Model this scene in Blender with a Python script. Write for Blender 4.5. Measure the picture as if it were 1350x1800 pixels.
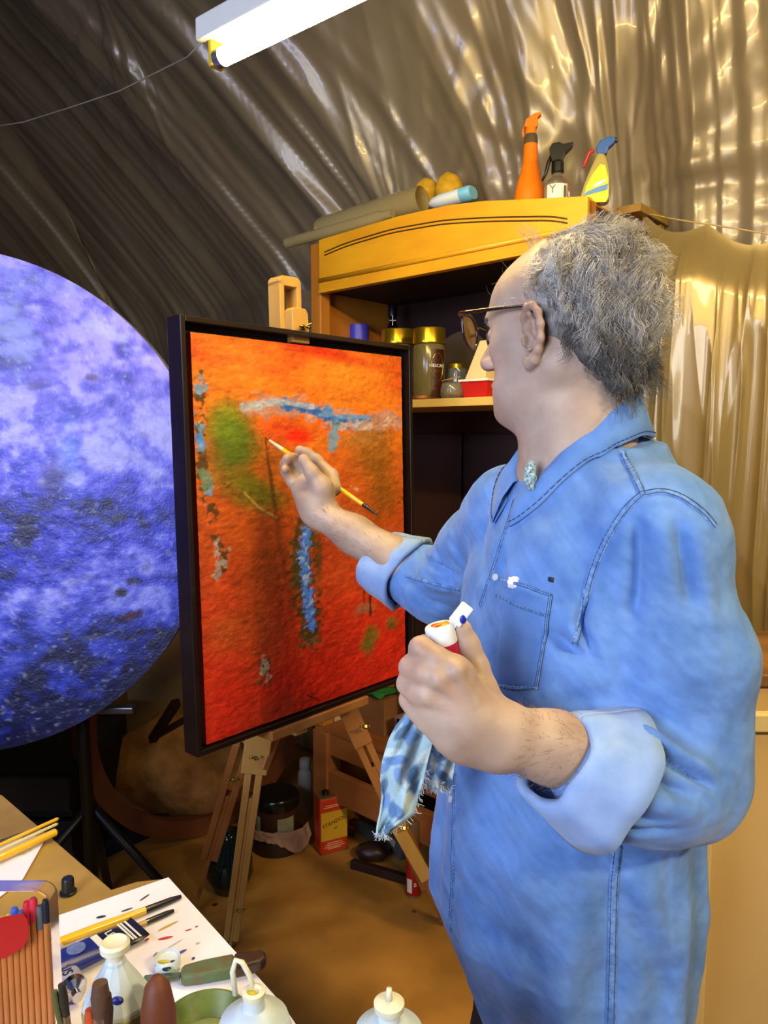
import bpy, math, random
import numpy as np
from mathutils import Vector, Matrix
from mathutils.bvhtree import BVHTree

for o in list(bpy.data.objects):
    bpy.data.objects.remove(o)
SC = bpy.context.scene
COL = SC.collection
rnd = random.Random(7)

# ------------------------------------------------------------------ camera
EYE = 1.45
FPX = 1300.0
TH = math.atan(135.0 / FPX)
CT, ST = math.cos(TH), math.sin(TH)
cam_d = bpy.data.cameras.new('camera')
cam = bpy.data.objects.new('camera', cam_d)
COL.objects.link(cam)
cam.location = (0, 0, EYE)
cam.rotation_euler = (math.pi / 2 - TH, 0, 0)
cam_d.sensor_fit = 'VERTICAL'
cam_d.sensor_height = 36.0
cam_d.lens = 26.0
cam_d.clip_start = 0.02
SC.camera = cam

# ------------------------------------------------------------------ world, lights, exposure
SC.view_settings.view_transform = 'Standard'
SC.view_settings.look = 'None'
SC.view_settings.exposure = 0.0
SC.view_settings.gamma = 1.0
SC.view_settings.use_curve_mapping = False
W = bpy.data.worlds.new('world')
SC.world = W
W.use_nodes = True
W.node_tree.nodes['Background'].inputs[0].default_value = (0.62, 0.72, 1.0, 1)
W.node_tree.nodes['Background'].inputs[1].default_value = 0.10
TUBE_COL = (1.0, 0.74, 0.26)
TUBE_STRENGTH = 125.0


def area(name, loc, target, size, energy, color, size_y=None, spread=math.pi):
    l = bpy.data.lights.new(name, 'AREA')
    l.energy = energy
    l.color = color
    l.size = size
    l.spread = spread
    if size_y:
        l.shape = 'RECTANGLE'
        l.size_y = size_y
    o = bpy.data.objects.new(name, l)
    COL.objects.link(o)
    o.location = loc
    d = Vector(target) - Vector(loc)
    o.rotation_euler = d.to_track_quat('-Z', 'Y').to_euler()
    return o


# daylight from the open doorway behind and to the left of the camera
area('doorway_daylight', (-1.25, -1.0, 1.75), (0.1, 1.1, 1.15), 1.0, 30, (0.72, 0.81, 1.0), 1.3, 2.0)
# second warm lamp of the room, behind the camera on the right
area('rear_warm_lamp', (1.5, -0.5, 2.5), (0.5, 1.6, 0.7), 0.5, 20, (1.0, 0.80, 0.45), 0.15, 1.9)
# cool lamp over the dark side, shining on the blue picture
area('cool_work_lamp', (-1.5, 0.45, 2.15), (-0.85, 1.6, 1.25), 0.35, 13, (0.50, 0.58, 1.0))


# ------------------------------------------------------------------ placing helpers
def P(px, py, d):
    a = (px - 675.0) / FPX
    b = -(py - 900.0) / FPX
    return np.array([a * d, d * (CT + b * ST), EYE + d * (-ST + b * CT)])


def ray(px, py):
    return P(px, py, 1.0) - np.array([0, 0, EYE])


CAM = np.array([0, 0, EYE])


def hit(px, py, p0, n):
    r = ray(px, py)
    t = np.dot(np.asarray(p0) - CAM, n) / np.dot(r, n)
    return CAM + t * r


def FLR(px, py, z=0.0):
    return hit(px, py, (0, 0, z), (0, 0, 1))


def pix(p):
    p = np.asarray(p, float) - CAM
    d = p[1] * CT - p[2] * ST
    u = p[1] * ST + p[2] * CT
    return 675 + FPX * p[0] / d, 900 - FPX * u / d, d


def nrm(v):
    v = np.asarray(v, float)
    return v / np.linalg.norm(v)


def rgb(h):
    h = h.lstrip('#')
    out = []
    for i in (0, 2, 4):
        c = int(h[i:i + 2], 16) / 255
        out.append(c / 12.92 if c <= 0.04045 else ((c + 0.055) / 1.055) ** 2.4)
    return tuple(out)


# ------------------------------------------------------------------ noise
def vnoise(x, y, seed=0):
    r = np.random.RandomState(seed)
    T = r.rand(256, 256).astype(np.float64)
    xi = np.floor(x).astype(int)
    yi = np.floor(y).astype(int)
    fx = x - xi
    fy = y - yi
    fx = fx * fx * (3 - 2 * fx)
    fy = fy * fy * (3 - 2 * fy)
    a = T[xi & 255, yi & 255]
    b = T[(xi + 1) & 255, yi & 255]
    c = T[xi & 255, (yi + 1) & 255]
    d = T[(xi + 1) & 255, (yi + 1) & 255]
    return (a * (1 - fx) + b * fx) * (1 - fy) + (c * (1 - fx) + d * fx) * fy


def fbm(x, y, seed=0, octv=4, gain=0.5):
    s = 0
    amp = 1.0
    tot = 0
    for i in range(octv):
        s = s + amp * vnoise(x * 2 ** i + 13.7 * i, y * 2 ** i + 5.1 * i, seed + i)
        tot += amp
        amp *= gain
    return s / tot


def sstep(a, b, x):
    t = np.clip((x - a) / (b - a), 0, 1)
    return t * t * (3 - 2 * t)


# ------------------------------------------------------------------ materials
MATS = {}


def mat(name, col, rough=0.6, metal=0.0, var=0.15, scale=8.0, col2=None, bump=0.0, bscale=60.0,
        trans=0.0, ior=1.45, coat=0.0, stretch=None, attr=None, emit=None, estr=0.0, sss=0.0,
        alpha=1.0, sheen=0.0, spec=0.5, bdist=0.002):
    if name in MATS:
        return MATS[name]
    m = bpy.data.materials.new(name)
    m.use_nodes = True
    nt = m.node_tree
    N, L = nt.nodes, nt.links
    bs = N['Principled BSDF']
    c1 = rgb(col) if isinstance(col, str) else tuple(col)
    if col2 is None:
        c2 = tuple(max(0, c * (1 - var * 1.6)) for c in c1)
    else:
        c2 = rgb(col2) if isinstance(col2, str) else tuple(col2)
    tc = N.new('ShaderNodeTexCoord')
    mp = N.new('ShaderNodeMapping')
    L.new(tc.outputs['Object'], mp.inputs['Vector'])
    if stretch:
        mp.inputs['Scale'].default_value = stretch
    no = N.new('ShaderNodeTexNoise')
    no.inputs['Scale'].default_value = scale
    no.inputs['Detail'].default_value = 6
    L.new(mp.outputs['Vector'], no.inputs['Vector'])
    ra = N.new('ShaderNodeValToRGB')
    ra.color_ramp.elements[0].position = 0.3
    ra.color_ramp.elements[1].position = 0.7
    ra.color_ramp.elements[0].color = (*c2, 1)
    ra.color_ramp.elements[1].color = (*c1, 1)
    L.new(no.outputs['Fac'], ra.inputs['Fac'])
    src = ra.outputs['Color']
    if attr:
        at = N.new('ShaderNodeVertexColor')
        at.layer_name = attr
        mx = N.new('ShaderNodeMix')
        mx.data_type = 'RGBA'
        mx.blend_type = 'MULTIPLY'
        mx.inputs[0].default_value = 1.0
        L.new(at.outputs['Color'], mx.inputs[6])
        L.new(src, mx.inputs[7])
        src = mx.outputs[2]
    L.new(src, bs.inputs['Base Color'])
    bs.inputs['Roughness'].default_value = rough
    bs.inputs['Metallic'].default_value = metal
    bs.inputs['IOR'].default_value = ior
    bs.inputs['Transmission Weight'].default_value = trans
    bs.inputs['Coat Weight'].default_value = coat
    bs.inputs['Specular IOR Level'].default_value = spec
    if sheen:
        bs.inputs['Sheen Weight'].default_value = sheen
    if alpha < 1:
        bs.inputs['Alpha'].default_value = alpha
    if sss:
        bs.inputs['Subsurface Weight'].default_value = sss
        bs.inputs['Subsurface Radius'].default_value = (0.012, 0.005, 0.003)
        bs.inputs['Subsurface Scale'].default_value = 1.0
    if emit is not None:
        bs.inputs['Emission Color'].default_value = (*emit, 1)
        bs.inputs['Emission Strength'].default_value = estr
    if bump:
        nb = N.new('ShaderNodeTexNoise')
        nb.inputs['Scale'].default_value = bscale
        nb.inputs['Detail'].default_value = 5
        L.new(mp.outputs['Vector'], nb.inputs['Vector'])
        bp = N.new('ShaderNodeBump')
        bp.inputs['Strength'].default_value = bump
        bp.inputs['Distance'].default_value = bdist
        L.new(nb.outputs['Fac'], bp.inputs['Height'])
        L.new(bp.outputs['Normal'], bs.inputs['Normal'])
    MATS[name] = m
    return m


# ------------------------------------------------------------------ mesh helpers
class MB:
    """collects geometry in world space"""

    def __init__(s):
        s.v = []
        s.f = []

    def add(s, vs, fs):
        n = len(s.v)
        s.v.extend([tuple(map(float, p)) for p in vs])
        s.f.extend([tuple(i + n for i in q) for q in fs])
        return s

    def box(s, c, size, R=None):
        c = np.asarray(c, float)
        R = np.eye(3) if R is None else np.asarray(R, float)   # rows = local axes
        h = np.asarray(size, float) / 2
        vs = []
        for z in (-1, 1):
            for y in (-1, 1):
                for x in (-1, 1):
                    vs.append(c + R[0] * x * h[0] + R[1] * y * h[1] + R[2] * z * h[2])
        s.add(vs, [(0, 2, 3, 1), (4, 5, 7, 6), (0, 1, 5, 4), (2, 6, 7, 3), (0, 4, 6, 2), (1, 3, 7, 5)])
        return s

    def beam(s, a, b, w, t, side=None):
        a = np.asarray(a, float)
        b = np.asarray(b, float)
        d = nrm(b - a)
        side = np.array([0, 0, 1.0]) if side is None else np.asarray(side, float)
        sd = side - d * np.dot(side, d)
        if np.linalg.norm(sd) < 1e-6:
            sd = np.cross(d, (1, 0, 0))
        sd = nrm(sd)
        th = np.cross(d, sd)
        return s.box((a + b) / 2, (np.linalg.norm(b - a), w, t), np.array([d, sd, th]))

    def tube(s, path, r, n=12, cap=True):
        path = [np.asarray(p, float) for p in path]
        m = len(path)
        rr = [r] * m if np.isscalar(r) else list(r)
        t0 = nrm(path[1] - path[0])
        ref = np.array([0, 0, 1.0]) if abs(t0[2]) < 0.9 else np.array([1.0, 0, 0])
        a = nrm(np.cross(t0, ref))
        vs = []
        for i in range(m):
            t = nrm(path[min(i + 1, m - 1)] - path[max(i - 1, 0)])
            a = nrm(a - t * np.dot(a, t))
            b = np.cross(t, a)
            for k in range(n):
                q = 2 * math.pi * k / n
                vs.append(path[i] + rr[i] * (math.cos(q) * a + math.sin(q) * b))
        fs = []
        for i in range(m - 1):
            for k in range(n):
                k2 = (k + 1) % n
                fs.append((i * n + k, i * n + k2, (i + 1) * n + k2, (i + 1) * n + k))
        if cap:
            fs.append(tuple(range(n))[::-1])
            fs.append(tuple((m - 1) * n + k for k in range(n)))
        return s.add(vs, fs)

    def lathe(s, prof, o, axis=(0, 0, 1), n=32, sx=1.0, sy=1.0, xdir=None, cap=True):
        """prof: (radius, height) pairs along axis from o"""
        o = np.asarray(o, float)
        ax = nrm(axis)
        ref = np.array(xdir if xdir is not None else ((1, 0, 0) if abs(ax[0]) < 0.9 else (0, 1, 0)), float)
        a = nrm(ref - ax * np.dot(ref, ax))
        b = np.cross(ax, a)
        vs = []
        for r, h in prof:
            for k in range(n):
                q = 2 * math.pi * k / n
                vs.append(o + ax * h + r * (sx * math.cos(q) * a + sy * math.sin(q) * b))
        fs = []
        m = len(prof)
        for i in range(m - 1):
            for k in range(n):
                k2 = (k + 1) % n
                fs.append((i * n + k, i * n + k2, (i + 1) * n + k2, (i + 1) * n + k))
        if cap:
            if prof[0][0] > 1e-5:
                fs.append(tuple(range(n))[::-1])
            if prof[-1][0] > 1e-5:
                fs.append(tuple((m - 1) * n + k for k in range(n)))
        return s.add(vs, fs)

    def prism(s, pts, off):
        """pts: closed 3D outline, off: extrusion vector"""
        pts = [np.asarray(p, float) for p in pts]
        off = np.asarray(off, float)
        n = len(pts)
        vs = pts + [p + off for p in pts]
        fs = [tuple(range(n))[::-1], tuple(range(n, 2 * n))]
        for i in range(n):
            j = (i + 1) % n
            fs.append((i, j, n + j, n + i))
        return s.add(vs, fs)

    def ellipsoid(s, c, r, R=None, n=20, m=12, fn=None):
        c = np.asarray(c, float)
        R = np.eye(3) if R is None else np.asarray(R, float)
        vs = []
        for i in range(m + 1):
            ph = math.pi * i / m
            for k in range(n):
                q = 2 * math.pi * k / n
                l = np.array([math.sin(ph) * math.cos(q), math.sin(ph) * math.sin(q), math.cos(ph)])
                g = 1.0 if fn is None else fn(l)
                vs.append(c + g * (R[0] * l[0] * r[0] + R[1] * l[1] * r[1] + R[2] * l[2] * r[2]))
        fs = []
        for i in range(m):
            for k in range(n):
                k2 = (k + 1) % n
                fs.append((i * n + k, (i + 1) * n + k, (i + 1) * n + k2, i * n + k2))
        return s.add(vs, fs)

    def grid(s, G):
        """G: (a,b,3) array of points"""
        a, b = G.shape[:2]
        i, j = np.meshgrid(np.arange(a - 1), np.arange(b - 1), indexing='ij')
        q = (i * b + j).ravel()
        fs = np.stack([q, q + 1, q + b + 1, q + b], 1)
        return s.add(G.reshape(-1, 3), fs.tolist())


def origin_of(p):
    o = np.zeros(3)
    while p is not None:
        o = o + np.array(p.location)
        p = p.parent
    return o


def link_mesh(name, V, F, m, parent=None, smooth=True, loc=None, bevel=0.0, bseg=2, angle=None, colors=None,
              solid=0.0):
    V = np.asarray(V, float)
    if loc is None and parent is None:
        loc = np.array([(V[:, 0].min() + V[:, 0].max()) / 2, (V[:, 1].min() + V[:, 1].max()) / 2, V[:, 2].min()])
    base = origin_of(parent) if parent is not None else np.asarray(loc, float)
    me = bpy.data.meshes.new(name)
    V = V - base
    if isinstance(F, np.ndarray) and F.ndim == 2:
        nf, k = F.shape
        me.vertices.add(len(V))
        me.vertices.foreach_set('co', V.astype(np.float32).ravel())
        me.loops.add(nf * k)
        me.loops.foreach_set('vertex_index', F.astype(np.int32).ravel())
        me.polygons.add(nf)
        me.polygons.foreach_set('loop_start', (np.arange(nf) * k).astype(np.int32))
        me.polygons.foreach_set('loop_total', np.full(nf, k, np.int32))
        me.update(calc_edges=True)
    else:
        me.from_pydata([tuple(p) for p in V], [], [tuple(q) for q in F])
    me.validate()
    if colors is not None:
        ca = me.color_attributes.new('col', 'FLOAT_COLOR', 'POINT')
        cc = np.ones((len(V), 4), np.float32)
        cc[:, :3] = colors
        ca.data.foreach_set('color', cc.ravel())
    me.materials.append(m)
    me.polygons.foreach_set('use_smooth', [bool(smooth)] * len(me.polygons))
    ob = bpy.data.objects.new(name, me)
    COL.objects.link(ob)
    if parent is not None:
        ob.parent = parent
    else:
        ob.location = tuple(base)
    if solid:
        md = ob.modifiers.new('thickness', 'SOLIDIFY')
        md.thickness = solid
        md.offset = 0
    if bevel:
        md = ob.modifiers.new('bevel', 'BEVEL')
        md.width = bevel
        md.segments = bseg
        md.limit_method = 'ANGLE'
        md.angle_limit = math.radians(40)
    if smooth and angle:
        try:
            me.set_sharp_from_angle(angle=math.radians(angle))
        except Exception:
            pass
    return ob


def obj(name, mb, m, parent=None, smooth=False, loc=None, bevel=0.0, angle=None, **k):
    return link_mesh(name, mb.v, mb.f, m, parent, smooth, loc, bevel, angle=angle, **k)


def tag(o, label, cat, group=None, kind=None):
    o['label'] = label
    o['category'] = cat
    if group:
        o['group'] = group
    if kind:
        o['kind'] = kind
    return o


def struct(o):
    o['kind'] = 'structure'
    return o


def thing(name, loc, label, cat, group=None):
    o = bpy.data.objects.new(name, None)
    COL.objects.link(o)
    o.empty_display_size = 0.05
    o.location = tuple(loc)
    return tag(o, label, cat, group)


def copy_tree(root, delta, label=None, group=None):
    r = root.copy()
    COL.objects.link(r)
    r.location = Vector(root.location) + Vector(delta)
    if label:
        r['label'] = label
    for ch in list(root.children):
        c = ch.copy()
        COL.objects.link(c)
        c.parent = r
        for g in list(ch.children):
            h = g.copy()
            COL.objects.link(h)
            h.parent = c
    return r


def text_mesh(name, txt, size, o, xdir, ydir, m, parent, depth=0.0006, align='CENTER', bend=None):
    """lettering standing on a surface: o = centre, xdir reading direction, ydir up"""
    cu = bpy.data.curves.new(name, 'FONT')
    cu.body = txt
    cu.size = size
    cu.align_x = align
    cu.align_y = 'CENTER'
    cu.extrude = depth / 2
    cu.resolution_u = 3
    to = bpy.data.objects.new(name + '_tmp', cu)
    COL.objects.link(to)
    dg = bpy.context.evaluated_depsgraph_get()
    me = bpy.data.meshes.new_from_object(to.evaluated_get(dg))
    V = np.array([v.co[:] for v in me.vertices])
    F = [tuple(p.vertices) for p in me.polygons]
    bpy.data.objects.remove(to)
    bpy.data.curves.remove(cu)
    bpy.data.meshes.remove(me)
    x = nrm(xdir)
    y = np.asarray(ydir, float)
    y = nrm(y - x * np.dot(x, y))
    z = np.cross(x, y)
    if bend:      # wrap round a vertical cylinder of radius bend
        q = V[:, 0] / bend
        Wd = np.asarray(o) + np.outer(np.sin(q) * (bend + V[:, 2]), x) + np.outer(V[:, 1], y) + \
            np.outer(np.cos(q) * (bend + V[:, 2]) - bend, z)
    else:
        Wd = np.asarray(o) + np.outer(V[:, 0], x) + np.outer(V[:, 1], y) + np.outer(V[:, 2], z)
    return link_mesh(name, Wd, F, m, parent, False)

# ------------------------------------------------------------------ implicit surfaces
FAR = 0.07


class SDF:
    def __init__(s):
        s.pr = []

    def _add(s, kind, data, lo, hi, op, k):
        s.pr.append((kind, data, np.asarray(lo, np.float32) - FAR, np.asarray(hi, np.float32) + FAR, op, k))

    def ell(s, c, r, R=None, k=0.01, op='u'):
        c = np.asarray(c, float)
        r = np.asarray(r, float)
        R = np.eye(3) if R is None else np.asarray(R, float)
        e = np.abs(R * r[:, None]).sum(0)
        s._add('e', (c.astype(np.float32), r.astype(np.float32), R.astype(np.float32)), c - e, c + e, op, k)

    def cone(s, a, b, ra, rb, k=0.01, op='u'):
        a = np.asarray(a, float)
        b = np.asarray(b, float)
        m = max(ra, rb)
        s._add('c', (a.astype(np.float32), b.astype(np.float32), ra, rb), np.minimum(a, b) - m, np.maximum(a, b) + m, op, k)

    def chain(s, pts, k=0.006, op='u'):
        """pts: list of (point, radius)"""
        for (a, ra), (b, rb) in zip(pts[:-1], pts[1:]):
            s.cone(a, b, ra, rb, k, op)

    def fn(s, f, lo, hi, k=0.01, op='u'):
        s._add('f', f, lo, hi, op, k)

    def __call__(s, X):
        X = np.asarray(X, np.float32)
        D = np.full(len(X), FAR, np.float32)
        if len(X) == 0:
            return D
        xl, xh = X.min(0), X.max(0)
        for kind, dt, lo, hi, op, k in s.pr:
            if (xl > hi).any() or (xh < lo).any():
                continue
            m = ((X >= lo) & (X <= hi)).all(1)
            idx = np.nonzero(m)[0]
            if len(idx) == 0:
                continue
            p = X[idx]
            if kind == 'e':
                c, r, R = dt
                q = (p - c) @ R.T
                k0 = np.sqrt(((q / r) ** 2).sum(1))
                k1 = np.sqrt(((q / (r * r)) ** 2).sum(1))
                d = k0 * (k0 - 1) / np.maximum(k1, 1e-6)
                d = np.where(k0 < 0.3, -r.min() * 0.8, d)
            elif kind == 'c':
                a, b, ra, rb = dt
                ab = b - a
                t = np.clip(((p - a) @ ab) / max(float(ab @ ab), 1e-9), 0, 1)
                d = np.sqrt(((p - a - t[:, None] * ab) ** 2).sum(1)) - (ra + (rb - ra) * t)
            else:
                d = dt(p)
            e = D[idx]
            if op == 'u':
                h = np.maximum(k - np.abs(e - d), 0) / k
                r_ = np.minimum(e, d) - h * h * k * 0.25
            else:
                d = -d
                h = np.maximum(k - np.abs(e - d), 0) / k
                r_ = np.maximum(e, d) + h * h * k * 0.25
            D[idx] = r_
        return D


def sdf_mesh(S, h, lo=None, hi=None):
    if lo is None:
        lo = np.min([p[2] for p in S.pr if p[4] == 'u'], 0) + FAR - 0.02
        hi = np.max([p[3] for p in S.pr if p[4] == 'u'], 0) - FAR + 0.02
    lo = np.asarray(lo, float)
    hi = np.asarray(hi, float)
    B = 8
    nb = np.ceil((hi - lo) / (B * h)).astype(int)
    g = np.stack(np.meshgrid(*[np.arange(n) for n in nb], indexing='ij'), -1).reshape(-1, 3)
    cen = lo + (g + 0.5) * B * h
    dc = np.concatenate([S(cen[i:i + 4000]) for i in range(0, len(cen), 4000)])
    g = g[np.abs(dc) < min(FAR * 0.98, B * h * 1.25)]
    loc = np.stack(np.meshgrid(*[np.arange(B + 1)] * 3, indexing='ij'), -1).reshape(-1, 3)
    allk, allv, allc = [], [], []
    DIM = nb * B + 3
    corners = np.array([(x, y, z) for x in (0, 1) for y in (0, 1) for z in (0, 1)])
    edges = []
    for i, c in enumerate(corners):
        for j, c2 in enumerate(corners):
            if i < j and np.abs(c - c2).sum() == 1:
                edges.append((i, j))
    for i0 in range(0, len(g), 120):
        gb = g[i0:i0 + 120]
        gi = gb[:, None, :] * B + loc[None]
        X = lo + gi.reshape(-1, 3) * h
        # evaluate by block so that far shapes are skipped
        V = np.empty(len(X), np.float32)
        n1 = (B + 1) ** 3
        for q in range(0, len(gb), 6):
            V[q * n1:(q + 6) * n1] = S(X[q * n1:(q + 6) * n1])
        V = V.reshape(len(gb), B + 1, B + 1, B + 1)
        C = np.stack([V[:, c[0]:B + c[0], c[1]:B + c[1], c[2]:B + c[2]] for c in corners], -1)
        neg = C < 0
        act = neg.any(-1) & ~neg.all(-1)
        b_, x_, y_, z_ = np.nonzero(act)
        if len(b_) == 0:
            continue
        cv = C[b_, x_, y_, z_]
        ijk = gb[b_] * B + np.stack([x_, y_, z_], 1)
        acc = np.zeros((len(b_), 3))
        cnt = np.zeros(len(b_))
        for i, j in edges:
            a, b = cv[:, i], cv[:, j]
            sg = (a < 0) != (b < 0)
            t = np.where(sg, a / np.where(sg, a - b, 1), 0)
            pt = corners[i] + t[:, None] * (corners[j] - corners[i])
            acc += np.where(sg[:, None], pt, 0)
            cnt += sg
        allv.append(lo + (ijk + acc / cnt[:, None]) * h)
        allk.append((ijk[:, 0] * DIM[1] + ijk[:, 1]) * DIM[2] + ijk[:, 2])
        allc.append(np.stack([cv[:, 0] < 0, cv[:, 4] < 0, cv[:, 2] < 0, cv[:, 1] < 0], 1))
    K = np.concatenate(allk)
    V = np.concatenate(allv)
    C = np.concatenate(allc)
    K, u = np.unique(K, return_index=True)
    V, C = V[u], C[u]
    st = [DIM[1] * DIM[2], DIM[2], 1]
    faces = []
    for ax in range(3):
        s1, s2 = st[(ax + 1) % 3], st[(ax + 2) % 3]
        e = C[:, 0] != C[:, ax + 1]
        i = np.nonzero(e)[0]
        ks = [K[i], K[i] - s1, K[i] - s1 - s2, K[i] - s2]
        ids = []
        ok = np.ones(len(i), bool)
        for kk in ks:
            p = np.minimum(np.searchsorted(K, kk), len(K) - 1)
            ok &= K[p] == kk
            ids.append(p)
        q = np.stack(ids, 1)[ok]
        flip = ~C[i, 0][ok]
        q[flip] = q[flip][:, ::-1]
        faces.append(q)
    F = np.concatenate(faces)
    # pull the vertices onto the surface
    def ev(X):
        o = np.empty(len(X), np.float32)
        for i in range(0, len(X), 3000):
            o[i:i + 3000] = S(X[i:i + 3000])
        return o
    e = h * 0.5
    for it in range(2):
        d = ev(V)
        G = np.stack([ev(V + np.eye(3)[a] * e) - d for a in range(3)], 1) / e
        gl = np.maximum(np.linalg.norm(G, axis=1), 0.3)
        stp = np.clip(d / gl, -h, h)
        V = V - G / gl[:, None] * stp[:, None]
    return V, F


def vnormals(V, F):
    n = np.cross(V[F[:, 2]] - V[F[:, 0]], V[F[:, 3]] - V[F[:, 1]])
    N = np.zeros_like(V)
    for k in range(4):
        np.add.at(N, F[:, k], n)
    return N / np.maximum(np.linalg.norm(N, axis=1), 1e-12)[:, None]


def polydist(V, pts):
    """distance of vertices to a 3D polyline"""
    D = np.full(len(V), 1e9)
    for a, b in zip(pts[:-1], pts[1:]):
        ab = b - a
        t = np.clip(((V - a) @ ab) / max(ab @ ab, 1e-12), 0, 1)
        D = np.minimum(D, np.linalg.norm(V - a - t[:, None] * ab, axis=1))
    return D

# ================================================================== THE SETTING
Lc = P(545, 430, 2.45)
Rc = P(1035, 345, 1.79)
UC = nrm([Rc[0] - Lc[0], Rc[1] - Lc[1], 0])
NC = np.array([-UC[1], UC[0], 0])        # away from the camera, into the cabinet
if NC[1] < 0:
    NC = -NC
ZZ = np.array([0, 0, 1.0])
RCAB = np.array([UC, NC, ZZ])
L0 = np.array([Lc[0], Lc[1], 0])


def CB(s, n, z):
    """point in cabinet coordinates: along the front, inwards, height"""
    return L0 + UC * s + NC * n + ZZ * z


def hc(px, py, off=0.0):
    p = hit(px, py, L0 + NC * off, NC)
    q = p - L0
    return np.dot(q, UC), p[2]


SW = np.dot(Rc - Lc, UC)       # cabinet width

M_floor = mat('stained_concrete', '#c48c3e', 0.5, col2='#97692a', scale=5, bump=0.25, bscale=30, bdist=0.004)
fl = MB()
fl.grid(np.array([[(x, y, 0) for y in np.linspace(-3, 6, 10)] for x in np.linspace(-6, 4, 11)]))
o = obj('floor', fl, M_floor, loc=(0, 0, 0))
struct(o)
# spots and stains of its own in the concrete
nt = M_floor.node_tree
vo = nt.nodes.new('ShaderNodeTexVoronoi')
vo.inputs['Scale'].default_value = 8.5
vr = nt.nodes.new('ShaderNodeValToRGB')
vr.color_ramp.elements[0].position = 0.07
vr.color_ramp.elements[0].color = (0.10, 0.05, 0.02, 1)
vr.color_ramp.elements[1].position = 0.11
vr.color_ramp.elements[1].color = (1, 1, 1, 1)
tcn = nt.nodes.new('ShaderNodeTexCoord')
nzn = nt.nodes.new('ShaderNodeTexNoise')
nzn.inputs['Scale'].default_value = 14
mxa = nt.nodes.new('ShaderNodeMix')
mxa.data_type = 'RGBA'
mxa.blend_type = 'ADD'
mxa.inputs[0].default_value = 0.22
nt.links.new(tcn.outputs['Object'], mxa.inputs[6])
nt.links.new(nzn.outputs['Color'], mxa.inputs[7])
nt.links.new(mxa.outputs[2], vo.inputs['Vector'])
nt.links.new(vo.outputs['Distance'], vr.inputs['Fac'])
mm = nt.nodes.new('ShaderNodeMix')
mm.data_type = 'RGBA'
mm.blend_type = 'MULTIPLY'
nz3 = nt.nodes.new('ShaderNodeTexNoise')
nz3.inputs['Scale'].default_value = 6.3
rr3 = nt.nodes.new('ShaderNodeValToRGB')
rr3.color_ramp.elements[0].position = 0.41
rr3.color_ramp.elements[1].position = 0.49
nt.links.new(tcn.outputs['Object'], nz3.inputs['Vector'])
nt.links.new(nz3.outputs['Fac'], rr3.inputs['Fac'])
nt.links.new(rr3.outputs['Color'], mm.inputs[0])
bsn = nt.nodes['Principled BSDF']
old = bsn.inputs['Base Color'].links[0].from_socket
nt.links.new(old, mm.inputs[6])
nt.links.new(vr.outputs['Color'], mm.inputs[7])
nt.links.new(mm.outputs[2], bsn.inputs['Base Color'])

M_plaster = mat('old_plaster', '#8c7a58', 0.85, var=0.2, scale=3, bump=0.3, bscale=20)
M_dark = mat('dark_boards', '#1c1815', 0.8, var=0.3, scale=3)
w = MB()
w.grid(np.array([[CB(s, 0.66, z) for z in (0, 4.4)] for s in (-2.7, 3.2)]))
struct(obj('wall_back', w, M_plaster))
a = CB(-2.7, 0.66, 0)
w = MB()
w.grid(np.array([[(*q, z) for z in (0, 4.4)] for q in ((a[0], a[1]), (-4.2, 5.2), (-5.4, 3.0), (-5.6, -1.5))]))
struct(obj('wall_left', w, M_dark))
w = MB()
w.grid(np.array([[(x, y, 4.4) for y in (-3, 6)] for x in (-6, 4)]))
struct(obj('ceiling', w, M_dark))

# ------------------------------------------------------------------ plastic sheeting
M_sheet = mat('polythene_sheet', '#94866c', 0.34, metal=0.22, col2='#7a6c56', scale=2.5, bump=0.12, bscale=9,
              stretch=(1, 1, 0.25), coat=0.15, bdist=0.01)


def ridged(x, y, seed, o=3):
    s = 0
    a = 1.0
    for i in range(o):
        n = vnoise(x * 1.9 ** i + 7 * i, y * 1.5 ** i + 3 * i, seed + i)
        s = s + a * (1 - np.abs(2 * n - 1)) ** 2
        a *= 0.5
    return s


def plan_curve(n):
    pts = [np.array(p) for p in [(-5.2, 1.4), (-5.0, 2.8), (-4.0, 4.3), (-2.8, 4.9)]]
    pts += [CB(s, 0.565, 0)[:2] for s in (-2.2, -1.8, -1.2, -0.6, 0.0, 0.6, 1.2, 1.8, 2.6)]
    pts = np.array(pts)
    dd = np.concatenate([[0], np.cumsum(np.linalg.norm(np.diff(pts, axis=0), axis=1))])
    t = np.linspace(0, dd[-1], n)
    x = np.interp(t, dd, pts[:, 0])
    y = np.interp(t, dd, pts[:, 1])
    for _ in range(30):
        x[1:-1] = (x[:-2] + x[2:] + 2 * x[1:-1]) / 4
        y[1:-1] = (y[:-2] + y[2:] + 2 * y[1:-1]) / 4
    return t, x, y


NS, NT = 1500, 200
t, cx, cy = plan_curve(NS)
tx = np.gradient(cx)
ty = np.gradient(cy)
ln = np.hypot(tx, ty)
nx, ny = ty / ln, -tx / ln       # towards the camera
zz = np.linspace(0.02, 4.25, NT)
S_, Z_ = np.meshgrid(t, zz, indexing='ij')
s_end = t[-1]
s0 = s_end - 2.6                  # left end of the cabinet
leftw = 1 - sstep(s0 - 0.3, s0 + 0.9, S_)
lean = 0.50 * leftw * (Z_ - 2.0)
ph = S_ + lean + 0.10 * (fbm(S_ * 1.3, Z_ * 0.9, 3) - 0.5)
D = 0.055 * ridged(ph * 3.2, Z_ * 0.26 + 0.6 * fbm(S_, Z_, 9), 21, 4)
D += 0.014 * ridged(ph * 9.0, Z_ * 0.45, 40, 3)
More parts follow.
